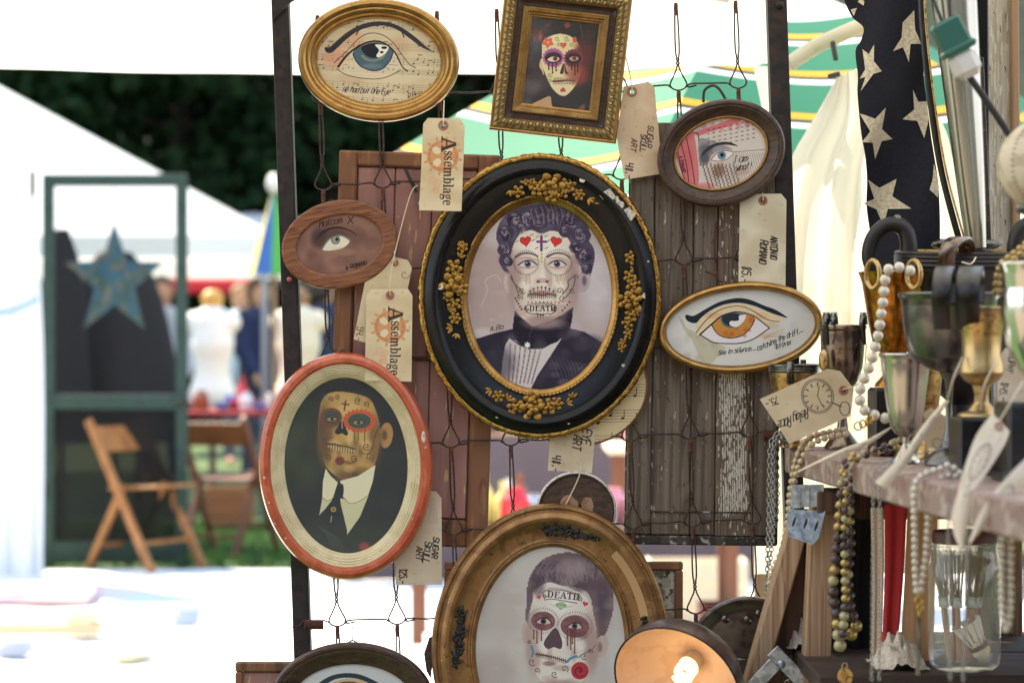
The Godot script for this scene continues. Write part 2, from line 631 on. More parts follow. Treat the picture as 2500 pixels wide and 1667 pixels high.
func make_materials() -> void:
	M.iron = tri_mat(layered(rgb(46, 38, 36), [[rgb(70, 48, 38, 0.7), 0.02, 0.55, 0.75], [rgb(30, 26, 26, 0.8), 0.06, 0.5, 0.7]], 1, 128), Vector3(6, 6, 6), 0.55, 0.3, 0.02)
	M.wire = tri_mat(layered(rgb(62, 50, 46), [[rgb(104, 66, 44, 0.8), 0.04, 0.5, 0.7], [rgb(40, 34, 34, 0.8), 0.07, 0.55, 0.7]], 2, 128), Vector3(20, 20, 20), 0.5, 0.45)
	M.rust = tri_mat(layered(rgb(96, 56, 38), [[rgb(60, 40, 34, 0.8), 0.05, 0.5, 0.7]], 3, 128), Vector3(30, 30, 30), 0.75, 0.2)
	M.gilt = tri_mat(layered(rgb(166, 128, 74), [[rgb(128, 92, 50, 0.6), 0.012, 0.45, 0.85], [rgb(196, 162, 104, 0.4), 0.03, 0.6, 0.9], [rgb(84, 58, 36, 0.7), 0.09, 0.8, 0.88]], 4), Vector3(7, 7, 7), 0.28, 0.85)
	M.bronze_gilt = tri_mat(layered(rgb(152, 112, 70), [[rgb(116, 82, 52, 0.7), 0.012, 0.42, 0.8], [rgb(74, 54, 40, 0.8), 0.06, 0.76, 0.86], [rgb(184, 146, 96, 0.5), 0.02, 0.55, 0.85]], 5), Vector3(6, 6, 6), 0.42, 0.6, 0.02)
	M.ornament = tri_mat(layered(rgb(172, 132, 64), [[rgb(104, 72, 34, 0.85), 0.05, 0.5, 0.8], [rgb(216, 180, 106, 0.6), 0.04, 0.6, 0.85]], 6, 128), Vector3(24, 24, 24), 0.27, 0.88, 0.04)
	M.lacquer = tri_mat(layered(rgb(16, 15, 16), [[rgb(60, 42, 34, 0.8), 0.09, 0.84, 0.9], [rgb(30, 29, 30, 0.5), 0.02, 0.6, 0.8]], 7), Vector3(6, 6, 6), 0.26)
	M.lacquer.metallic_specular = 0.32
	M.lacquer.clearcoat_enabled = true
	M.lacquer.clearcoat = 0.12
	M.lacquer.clearcoat_roughness = 0.25
	M.gesso = tri_mat(layered(rgb(214, 206, 192), [[rgb(150, 136, 116, 0.8), 0.06, 0.55, 0.7]], 8, 128), Vector3(20, 20, 20), 0.9)
	M.red_paint = tri_mat(layered(rgb(182, 82, 50), [[rgb(204, 112, 78, 0.6), 0.015, 0.5, 0.75], [rgb(150, 58, 36, 0.6), 0.02, 0.55, 0.8], [rgb(226, 204, 186, 0.9), 0.07, 0.88, 0.91]], 9), Vector3(5, 5, 5), 0.28)
	M.red_paint.clearcoat_enabled = true
	M.red_paint.clearcoat = 0.4
	M.red_paint.clearcoat_roughness = 0.15
	M.cream_paint = tri_mat(layered(rgb(214, 198, 160), [[rgb(190, 170, 128, 0.7), 0.015, 0.45, 0.75], [rgb(150, 124, 84, 0.5), 0.06, 0.8, 0.9]], 10), Vector3(6, 6, 6), 0.55)
	M.oak = tri_mat(layered(rgb(126, 76, 46), [[rgb(94, 52, 30, 0.8), 0.08, 0.5, 0.7, 8, 1], [rgb(158, 102, 64, 0.6), 0.05, 0.55, 0.8, 8, 1]], 11), Vector3(9, 9, 9), 0.5)
	M.walnut = tri_mat(layered(rgb(70, 48, 38), [[rgb(46, 32, 27, 0.8), 0.05, 0.5, 0.7, 4, 1], [rgb(98, 72, 56, 0.6), 0.04, 0.6, 0.8]], 12), Vector3(8, 8, 8), 0.4, 0.0, 0.02)
	M.mauve = tri_mat(layered(rgb(160, 114, 104), [[rgb(132, 92, 84, 0.6), 0.02, 0.48, 0.75, 1, 4], [rgb(166, 124, 114, 0.6), 0.06, 0.55, 0.8, 1, 8], [rgb(196, 164, 112, 0.9), 0.05, 0.74, 0.79, 1, 3]], 13), Vector3(4, 2.5, 4), 0.75, 0.0, 0.03)
	M.board_edge = tri_mat(layered(rgb(124, 82, 54), [[rgb(88, 56, 40, 0.8), 0.04, 0.5, 0.7, 1, 8], [rgb(162, 118, 80, 0.6), 0.05, 0.6, 0.8, 1, 4]], 14, 128), Vector3(6, 3, 6), 0.75)
	M.grey_plank = tri_mat(layered(rgb(110, 97, 84), [[rgb(80, 68, 58, 0.7), 0.05, 0.45, 0.75, 1, 16], [rgb(134, 120, 104, 0.6), 0.09, 0.52, 0.78, 1, 16], [rgb(88, 64, 46, 0.6), 0.012, 0.55, 0.8, 1, 2], [rgb(70, 60, 52, 0.7), 0.06, 0.74, 0.85], [rgb(206, 198, 184, 0.9), 0.08, 0.82, 0.85, 1, 3]], 15, 512), Vector3(3.2, 1.6, 3.2), 0.85, 0.0, 0.035)
	M.flaked = tri_mat(layered(rgb(112, 97, 84), [[rgb(76, 64, 54, 0.8), 0.05, 0.5, 0.7, 1, 8], [rgb(220, 214, 202, 0.95), 0.05, 0.5, 0.55, 1, 6]], 16, 256), Vector3(7, 3.5, 7), 0.85, 0.0, 0.08)
	M.grey_dark = tri_mat(layered(rgb(72, 64, 58), [[rgb(48, 42, 38, 0.8), 0.05, 0.5, 0.7, 1, 8], [rgb(180, 172, 160, 0.9), 0.06, 0.7, 0.76]], 17, 128), Vector3(5, 5, 5), 0.85)
	M.chipped = tri_mat(layered(rgb(168, 156, 134), [[rgb(118, 102, 82, 0.8), 0.03, 0.5, 0.65], [rgb(206, 198, 180, 0.8), 0.05, 0.6, 0.7], [rgb(84, 60, 42, 0.9), 0.05, 0.68, 0.74]], 18, 128), Vector3(8, 8, 8), 0.85, 0.0, 0.05)
	M.string = mat(rgb(214, 198, 168), 0.9)
	M.eyelet = tri_mat(layered(rgb(168, 112, 92), [[rgb(140, 88, 72, 0.7), 0.06, 0.5, 0.7]], 19, 64), Vector3(40, 40, 40), 0.8)
	M.glass = mat(Color(0.9, 0.93, 0.95, 0.06), 0.03)
	M.glass.transparency = BaseMaterial3D.TRANSPARENCY_ALPHA
	M.silver = tri_mat(layered(rgb(190, 184, 172), [[rgb(136, 128, 114, 0.6), 0.015, 0.45, 0.9], [rgb(96, 88, 78, 0.5), 0.04, 0.72, 0.95]], 20), Vector3(8, 8, 8), 0.22, 0.94)
	M.silver_dark = tri_mat(layered(rgb(112, 110, 106), [[rgb(66, 64, 64, 0.7), 0.015, 0.45, 0.85], [rgb(150, 144, 132, 0.5), 0.04, 0.7, 0.92]], 21), Vector3(8, 8, 8), 0.26, 0.92)
	M.silver_brown = tri_mat(layered(rgb(140, 126, 114), [[rgb(84, 68, 62, 0.7), 0.015, 0.45, 0.85], [rgb(184, 170, 150, 0.5), 0.03, 0.65, 0.92]], 22), Vector3(10, 10, 10), 0.25, 0.9)
	M.chrome = mat(rgb(206, 204, 198), 0.16, 1.0)
	M.horn = tri_mat(layered(rgb(186, 182, 172), [[rgb(140, 134, 122, 0.6), 0.03, 0.45, 0.85, 1, 8]], 54, 128), Vector3(8, 2, 8), 0.24, 0.9)
	M.brass = tri_mat(layered(rgb(190, 158, 104), [[rgb(150, 116, 70, 0.7), 0.02, 0.48, 0.75], [rgb(92, 68, 44, 0.7), 0.05, 0.66, 0.78]], 23), Vector3(9, 9, 9), 0.3, 0.88)
	M.amber = tri_mat(layered(rgb(168, 108, 34), [[rgb(112, 62, 20, 0.7), 0.02, 0.5, 0.75], [rgb(206, 150, 62, 0.6), 0.03, 0.6, 0.8]], 24), Vector3(8, 8, 8), 0.16, 0.9)
	M.black_base = tri_mat(layered(rgb(20, 19, 21), [[rgb(44, 42, 44, 0.6), 0.04, 0.6, 0.75]], 25, 64), Vector3(10, 10, 10), 0.28)
	M.pearl = mat(rgb(194, 170, 134), 0.18, 0.12)
	M.pearl.clearcoat_enabled = true
	M.pearl.clearcoat = 0.8
	M.pearl.clearcoat_roughness = 0.12
	M.pearl_white = M.pearl.duplicate()
	M.pearl_white.albedo_color = rgb(208, 196, 174)
	M.oxide = mat(rgb(60, 57, 56), 0.42, 0.8)
	M.bead_dark = mat(rgb(92, 76, 76), 0.28, 0.5)
	M.bead_gold = mat(rgb(178, 152, 98), 0.34, 0.75)
	M.bead_fleck = tri_mat(layered(rgb(186, 172, 132), [[rgb(70, 62, 54, 0.95), 0.1, 0.66, 0.72]], 26, 64), Vector3(60, 60, 60), 0.4, 0.3)
	M.gold_metal = mat(rgb(204, 166, 84), 0.25, 0.95)
	M.chain = mat(rgb(170, 168, 166), 0.22, 0.95)
	M.steel = tri_mat(layered(rgb(164, 172, 180), [[rgb(130, 138, 146, 0.8), 0.04, 0.45, 0.7], [rgb(196, 202, 208, 0.7), 0.05, 0.6, 0.75]], 27, 128), Vector3(12, 12, 12), 0.35, 0.75)
	M.pine = tri_mat(layered(rgb(168, 134, 102), [[rgb(130, 98, 72, 0.7), 0.06, 0.5, 0.8, 1, 16], [rgb(204, 176, 144, 0.6), 0.05, 0.55, 0.8, 1, 16], [rgb(112, 80, 58, 0.6), 0.02, 0.78, 0.88, 1, 4]], 28), Vector3(9, 1.6, 9), 0.7)
	M.pine_dark = tri_mat(layered(rgb(92, 62, 46), [[rgb(58, 40, 32, 0.8), 0.06, 0.5, 0.7, 1, 16]], 29, 128), Vector3(9, 2, 9), 0.75)
	M.shelf = tri_mat(layered(rgb(146, 122, 110), [[rgb(134, 96, 88, 0.6), 0.02, 0.5, 0.8, 2, 1], [rgb(194, 180, 164, 0.6), 0.03, 0.5, 0.8], [rgb(96, 76, 66, 0.6), 0.07, 0.78, 0.86]], 30), Vector3(4, 4, 4), 0.8, 0.0, 0.03)
	M.shelf_dark = tri_mat(layered(rgb(58, 42, 36), [[rgb(88, 68, 56, 0.7), 0.05, 0.55, 0.75, 8, 1]], 31, 128), Vector3(4, 8, 4), 0.7)
	M.canvas = glow_through(tri_mat(layered(rgb(232, 228, 216), [[rgb(214, 208, 192, 0.6), 0.02, 0.5, 0.75]], 32, 128), Vector3(1.5, 1.5, 1.5), 0.9), Color(0.9, 0.88, 0.82))
	M.roof_cloth = glow_through(mat(rgb(238, 238, 236), 0.85), Color(0.8, 0.8, 0.78))
	M.tent = glow_through(mat(rgb(240, 240, 238), 0.8), Color(0.85, 0.85, 0.85))
	M.navy = tri_mat(layered(rgb(20, 20, 33), [[rgb(14, 14, 24, 0.8), 0.05, 0.5, 0.7], [rgb(27, 27, 42, 0.5), 0.09, 0.55, 0.7]], 33, 128), Vector3(12, 12, 12), 0.92)
	M.star_cloth = tri_mat(layered(rgb(206, 192, 166), [[rgb(178, 162, 134, 0.7), 0.06, 0.5, 0.7], [rgb(224, 214, 192, 0.6), 0.09, 0.55, 0.7]], 34, 128), Vector3(16, 16, 16), 0.95, 0.0, 0.05)
	M.trunk = tri_mat(layered(rgb(64, 54, 46), [[rgb(40, 34, 30, 0.8), 0.05, 0.5, 0.7, 1, 8]], 35, 64), Vector3(2, 1, 2), 0.9)
	M.door_green = tri_mat(layered(rgb(32, 60, 49), [[rgb(22, 44, 36, 0.8), 0.04, 0.5, 0.8], [rgb(84, 98, 86, 0.5), 0.07, 0.8, 0.88]], 36, 128), Vector3(3, 3, 3), 0.6)
	M.screen = mat(Color(0.04, 0.055, 0.055, 0.72), 0.9)
	M.screen.transparency = BaseMaterial3D.TRANSPARENCY_ALPHA
	M.chair_wood = tri_mat(layered(rgb(168, 112, 58), [[rgb(132, 84, 40, 0.8), 0.04, 0.5, 0.7, 1, 8]], 37, 128), Vector3(4, 2, 4), 0.5)
	M.chair_brown = tri_mat(layered(rgb(116, 68, 40), [[rgb(84, 48, 30, 0.8), 0.04, 0.5, 0.7, 1, 8]], 38, 128), Vector3(4, 2, 4), 0.5)
	M.skin = mat(rgb(206, 156, 130), 0.6)

func leaf_mat(a: Color, b: Color) -> StandardMaterial3D:
	var m := glow_through(tri_mat(layered(a, [[b, 0.03, 0.4, 0.7]], 40, 64), Vector3(0.6, 0.6, 0.6), 0.7), Color(0.08, 0.13, 0.05))
	m.metallic_specular = 0.12
	return m

func setting() -> void:
	# the ground: one lawn that reaches the horizon
	var g := MB.new()
	g.smooth()
	var rows := []
	for i in 41:
		var row := PackedVector3Array()
		for j in 41:
			row.append(Vector3(-150.0 + 7.5 * i, 0.0, 40.0 - 5.5 * j))
		rows.append(row)
	g.grid(rows, false, false)
	structure(part("ground", g.done(), tri_mat(layered(rgb(66, 92, 44), [[rgb(46, 70, 32, 0.8), 0.03, 0.45, 0.7], [rgb(112, 124, 66, 0.7), 0.05, 0.6, 0.8]], 41), Vector3(0.9, 0.9, 0.9), 0.95)))
	# short grass standing in front of and round the screen door
	var blade := MB.new()
	blade.flat()
	blade.tri(Vector3(-0.006, 0, 0), Vector3(0.006, 0, 0), Vector3(0.004, 0.085, 0.012))
	var mm := MultiMesh.new()
	mm.transform_format = MultiMesh.TRANSFORM_3D
	mm.mesh = blade.done()
	mm.instance_count = 9000
	for i in 9000:
		var t := Transform3D(Basis(Vector3.UP, rng.randf() * TAU).scaled(Vector3.ONE * rng.randf_range(0.5, 1.2)), Vector3(rng.randf_range(-3.4, 0.2), 0.0, rng.randf_range(-16.0, -12.85)))
		mm.set_instance_transform(i, t)
	var gi := MultiMeshInstance3D.new()
	gi.name = "grass"
	gi.multimesh = mm
	gi.material_override = glow_through(mat(rgb(58, 92, 44), 0.8), Color(0.2, 0.3, 0.08))
	add_child(gi)
	tag(gi, "short green lawn grass along the edge of the white ground cloth", "grass")
	structure(gi, "stuff")
	# the sandy market path in front of the stall
	var pa := MB.new()
	pa.smooth()
	rows = []
	for i in 25:
		var row := PackedVector3Array()
		for j in 9:
			row.append(Vector3(-30.0 + 2.5 * i, 0.006, -2.4 + 1.15 * j + 0.15 * sin(i * 1.3)))
		rows.append(row)
	pa.grid(rows)
	structure(part("path", pa.done(), tri_mat(layered(rgb(140, 126, 104), [[rgb(112, 100, 82, 0.7), 0.03, 0.45, 0.7], [rgb(160, 146, 122, 0.7), 0.08, 0.6, 0.75]], 53, 128), Vector3(0.8, 0.8, 0.8), 0.95)))
	# a wooded rise far behind
	var hl := MB.new()
	hl.smooth()
	var hn := FastNoiseLite.new()
	hn.frequency = 0.03
	rows = []
	for i in 41:
		var row := PackedVector3Array()
		for j in 13:
			var x := -110.0 + 5.5 * i
			var z := -62.0 - 6.0 * j
			row.append(Vector3(x, -1.0 + pow(j / 12.0, 0.7) * 34.0 + hn.get_noise_2d(x, z) * 6.0, z))
		rows.append(row)
	hl.grid(rows)
	structure(part("hill", hl.done(), tri_mat(layered(rgb(34, 50, 30), [[rgb(20, 32, 20, 0.9), 0.05, 0.45, 0.65], [rgb(52, 70, 40, 0.7), 0.08, 0.6, 0.75]], 42), Vector3(0.12, 0.12, 0.12), 1.0)))

# a thin sheet hung between two edges; edge points are [pixel x, pixel y, distance], waves push it to and fro
func hung(called: String, m: Material, left: Array, right: Array, cols: int, wave := 0.0, waves := 4.0, parent: Node3D = null, drift := 0.0) -> MeshInstance3D:
	var mb := MB.new()
	mb.smooth()
	var lp := []
	var rp := []
	for q in left: lp.append(P(q[0], q[1], q[2]))
	for q in right: rp.append(P(q[0], q[1], q[2]))
	lp = smooth_path(lp, 6)
	rp = smooth_path(rp, 6)
	var rows := []
	for i in lp.size():
		var row := PackedVector3Array()
		var t := i / float(lp.size() - 1)
		for j in cols + 1:
			var u := j / float(cols)
			var p: Vector3 = lp[i].lerp(rp[i], u)
			p.z += wave * (sin(u * waves * TAU + drift * t) + 0.4 * sin(u * waves * 2.3 * TAU + 1.0 + t * 2.0)) * (0.5 + 0.5 * t)
			row.append(p)
		rows.append(row)
	mb.grid(rows)
	return part(called, mb.done(), m, parent)

func bar(mb: MB, a: Vector3, b: Vector3, w: float, t: float, bev := 0.0) -> void:
	var y := (b - a).normalized()
	var x := y.cross(Vector3.BACK).normalized()
	if x.length() < 0.5: x = Vector3.RIGHT
	var z := x.cross(y)
	mb.box((a + b) / 2.0, Vector3(w, (b - a).length(), t), Basis(x, y, z), bev)

func bar_mesh(a: Vector3, b: Vector3, w: float, t: float, bev := 0.0) -> ArrayMesh:
	var m := MB.new()
	bar(m, a, b, w, t, bev)
	return m.done()

func box_mesh(s: Vector3, bev := 0.0, at := Vector3.ZERO, b := Basis.IDENTITY) -> ArrayMesh:
	var m := MB.new()
	m.box(at, s, b, bev)
	return m.done()

func tree(kind: int, at: Vector3, scale_: float, label: String, group := "dark trees behind the white tent") -> void:
	var key := "tree%d" % kind
	if not M.has(key):
		var g := RandomNumberGenerator.new()
		g.seed = 50 + kind
		var tk := MB.new()
		var path := []
		for i in 7: path.append(Vector3(g.randf_range(-0.15, 0.15), i * 1.2, g.randf_range(-0.15, 0.15)))
		tk.tube(path, [0.24, 0.2, 0.17, 0.14, 0.11, 0.07, 0.03], 8)
		var lf := MB.new()
		lf.flat()
		for c in 46:
			var hgt := g.randf_range(0.5, 8.6)
			var reach := (2.5 if kind < 2 else 2.0) * sin(clampf(hgt / 9.4, 0.12, 0.97) * PI) + 0.5
			var w := g.randf() * TAU
			var cen := Vector3(cos(w) * reach * sqrt(g.randf()), hgt, sin(w) * reach * sqrt(g.randf()))
			if c % 4 == 0: tk.tube([Vector3(0, hgt * 0.75, 0), cen], [0.06, 0.02], 5)
			var cr := g.randf_range(0.5, 1.0)
			for k in 130:
				var p := cen + Vector3(g.randfn(), g.randfn() * 0.7, g.randfn()) * cr * 0.5
				var b := Basis.from_euler(Vector3(g.randf() * TAU, g.randf() * TAU, g.randf() * TAU)) * g.randf_range(0.09, 0.2)
				lf.tri(p + b * Vector3(-0.5, 0, 0), p + b * Vector3(0.2, 0, 0.6), p + b * Vector3(0.9, 0, 0))
				lf.tri(p + b * Vector3(-0.5, 0, 0), p + b * Vector3(0.9, 0, 0), p + b * Vector3(0.2, 0, -0.6))
		M[key] = [tk.done(), lf.done(), leaf_mat([rgb(32, 50, 28), rgb(27, 44, 28), rgb(42, 58, 30)][kind], [rgb(22, 36, 22), rgb(19, 32, 23), rgb(28, 42, 23)][kind])]
	var t := thing("forest_tree", label, "tree", at, 0.0, group)
	t.rotation.y = at.x * 1.7
	t.scale = Vector3.ONE * scale_
	part("trunk", M[key][0], M.trunk, t)
	part("crown", M[key][1], M[key][2], t)

func person(label: String, at: Vector3, turn: float, jacket: Color, trousers: Color, hair: Color) -> Node3D:
	var p := thing("person", label, "person", at)
	p.rotation.y = turn
	var bones := [
		[Vector3(0, 1.12, 0), 0.15, Vector3(0, 1.38, 0), 0.155], [Vector3(0, 0.95, 0), 0.155, Vector3(0, 1.15, 0), 0.145], [Vector3(-0.17, 1.42, 0), 0.065, Vector3(0.17, 1.42, 0), 0.065],
		[Vector3(0, 1.42, 0), 0.055, Vector3(0, 1.54, 0.01), 0.05], [Vector3(0, 1.62, 0.01), 0.085, Vector3(0, 1.68, 0.0), 0.092],
		[Vector3(-0.19, 1.42, 0), 0.055, Vector3(-0.25, 1.15, 0.02), 0.043], [Vector3(-0.25, 1.15, 0.02), 0.042, Vector3(-0.2, 0.93, 0.13), 0.03],
		[Vector3(0.19, 1.42, 0), 0.055, Vector3(0.25, 1.15, 0.02), 0.043], [Vector3(0.25, 1.15, 0.02), 0.042, Vector3(0.2, 0.93, 0.13), 0.03],
		[Vector3(-0.09, 0.92, 0), 0.092, Vector3(-0.11, 0.5, 0.02), 0.062], [Vector3(-0.11, 0.5, 0.02), 0.06, Vector3(-0.12, 0.09, -0.02), 0.04], [Vector3(-0.12, 0.045, -0.04), 0.045, Vector3(-0.13, 0.04, 0.14), 0.038],
		[Vector3(0.09, 0.92, 0), 0.092, Vector3(0.11, 0.5, 0.02), 0.062], [Vector3(0.11, 0.5, 0.02), 0.06, Vector3(0.12, 0.09, -0.02), 0.04], [Vector3(0.12, 0.045, -0.04), 0.045, Vector3(0.13, 0.04, 0.14), 0.038],
		[Vector3(-0.19, 0.9, 0.15), 0.03, Vector3(-0.18, 0.83, 0.17), 0.022], [Vector3(0.19, 0.9, 0.15), 0.03, Vector3(0.18, 0.83, 0.17), 0.022], [Vector3(0, 1.63, 0.09), 0.02, Vector3(0, 1.61, 0.11), 0.014],
	]
	if not M.has("body"):
		M.body = body_mesh(bones, 0.026)
		M.jacket = body_mesh([[Vector3(0, 1.1, 0), 0.18, Vector3(0, 1.38, 0), 0.172], [Vector3(0, 0.86, 0), 0.19, Vector3(0, 1.12, 0), 0.18], [Vector3(-0.17, 1.42, 0), 0.085, Vector3(0.17, 1.42, 0), 0.085],
			[Vector3(-0.19, 1.42, 0), 0.078, Vector3(-0.25, 1.15, 0.02), 0.066], [Vector3(-0.25, 1.15, 0.02), 0.064, Vector3(-0.205, 0.95, 0.12), 0.052],
			[Vector3(0.19, 1.42, 0), 0.078, Vector3(0.25, 1.15, 0.02), 0.066], [Vector3(0.25, 1.15, 0.02), 0.064, Vector3(0.205, 0.95, 0.12), 0.052]], 0.026)
		M.trousers = body_mesh([[Vector3(-0.09, 0.9, 0), 0.115, Vector3(-0.11, 0.5, 0.02), 0.084], [Vector3(-0.11, 0.5, 0.02), 0.082, Vector3(-0.12, 0.09, -0.02), 0.066], [Vector3(0.09, 0.9, 0), 0.115, Vector3(0.11, 0.5, 0.02), 0.084], [Vector3(0.11, 0.5, 0.02), 0.082, Vector3(0.12, 0.09, -0.02), 0.066]], 0.026)
		M.hair_shape = body_mesh([[Vector3(0, 1.7, -0.02), 0.1, Vector3(0, 1.63, -0.045), 0.088]], 0.02)
	part("body", M.body, M.skin, p)
	part("jacket", M.jacket, mat(jacket, 0.85), p)
	part("trousers", M.trousers, mat(trousers, 0.85), p)
	part("hair", M.hair_shape, mat(hair, 0.7), p)
	return p

func dress_form(label: String, at: Vector3, cloth: Color, cap: Color) -> void:
	var t := thing("dress_form", label, "dress form", at)
	part("torso", body_mesh([[Vector3(0, 1.2, 0), 0.15, Vector3(0, 1.34, 0), 0.14], [Vector3(0, 0.85, 0), 0.17, Vector3(0, 1.0, 0), 0.12], [Vector3(0, 1.0, 0), 0.12, Vector3(0, 1.2, 0), 0.15], [Vector3(-0.13, 1.36, 0), 0.08, Vector3(0.13, 1.36, 0), 0.08], [Vector3(0, 1.36, 0), 0.07, Vector3(0, 1.48, 0), 0.06]], 0.026), mat(cloth, 0.85), t)
	var c := MB.new()
	c.lathe([V(0.0, 1.6), V(0.05, 1.59), V(0.085, 1.54), V(0.075, 1.5), V(0.06, 1.46)], 16)
	part("neck_cap", c.done(), mat(cap, 0.5), t)
	var s := MB.new()
	s.lathe([V(0.025, 0.85), V(0.025, 0.08), V(0.2, 0.04), V(0.2, 0.0)], 12)
	part("stand", s.done(), M.pine_dark, t)

func folding_chair(label: String, m: Material, at: Vector3, turn: float) -> void:
	var t := thing("folding_chair", label, "chair", at)
	t.rotation.y = turn
	for s in [-0.2, 0.2]:
		part("front_leg", bar_mesh(Vector3(s, 0.8, -0.16), Vector3(s, 0.0, 0.3), 0.028, 0.045, 0.003), m, t)
		part("rear_leg", bar_mesh(Vector3(s * 0.82, 0.46, 0.06), Vector3(s * 0.82, 0.0, -0.2), 0.026, 0.04, 0.003), m, t)
	for k in 5:
		part("seat_slat", box_mesh(Vector3(0.34, 0.014, 0.062), 0.003, Vector3(0, 0.44 + 0.004 * k, -0.02 + 0.07 * k)), m, t)
	part("back_panel", box_mesh(Vector3(0.372, 0.15, 0.014), 0.003, Vector3(0, 0.7, -0.102), Basis(Vector3.RIGHT, -0.52)), m, t)
	part("rung", bar_mesh(Vector3(-0.19, 0.16, 0.208), Vector3(0.19, 0.16, 0.208), 0.02, 0.02), m, t)
	part("rung", bar_mesh(Vector3(-0.15, 0.13, -0.126), Vector3(0.15, 0.13, -0.126), 0.02, 0.02), m, t)

func market_table(label: String, at: Vector3, w: float, depth: float, cloth: Color, hgt := 0.75, skirt := Color(0, 0, 0, 0)) -> void:
	var t := thing("market_table", label, "table", at)
	part("tabletop", box_mesh(Vector3(w, 0.03, depth), 0.004, Vector3(0, hgt - 0.015, 0)), mat(cloth, 0.8), t)
	if skirt.a > 0.0:
		var sk := MB.new()
		sk.smooth()
		var rows := []
		for i in 41:
			var x := -w / 2 + w * i / 40.0
			rows.append(PackedVector3Array([Vector3(x, hgt - 0.016, depth / 2 + 0.006), Vector3(x, hgt * 0.5, depth / 2 + 0.02 + 0.012 * sin(i * 0.9)), Vector3(x, 0.02, depth / 2 + 0.03 + 0.025 * sin(i * 0.9))]))
		sk.grid(rows)
		part("cloth_skirt", sk.done(), mat(skirt, 0.9), t)
	for x in [-1, 1]:
		for z in [-1, 1]:
			part("leg", box_mesh(Vector3(0.045, hgt - 0.03, 0.045), 0.004, Vector3(x * (w / 2 - 0.06), (hgt - 0.03) / 2, z * (depth / 2 - 0.06))), M.chair_brown, t)

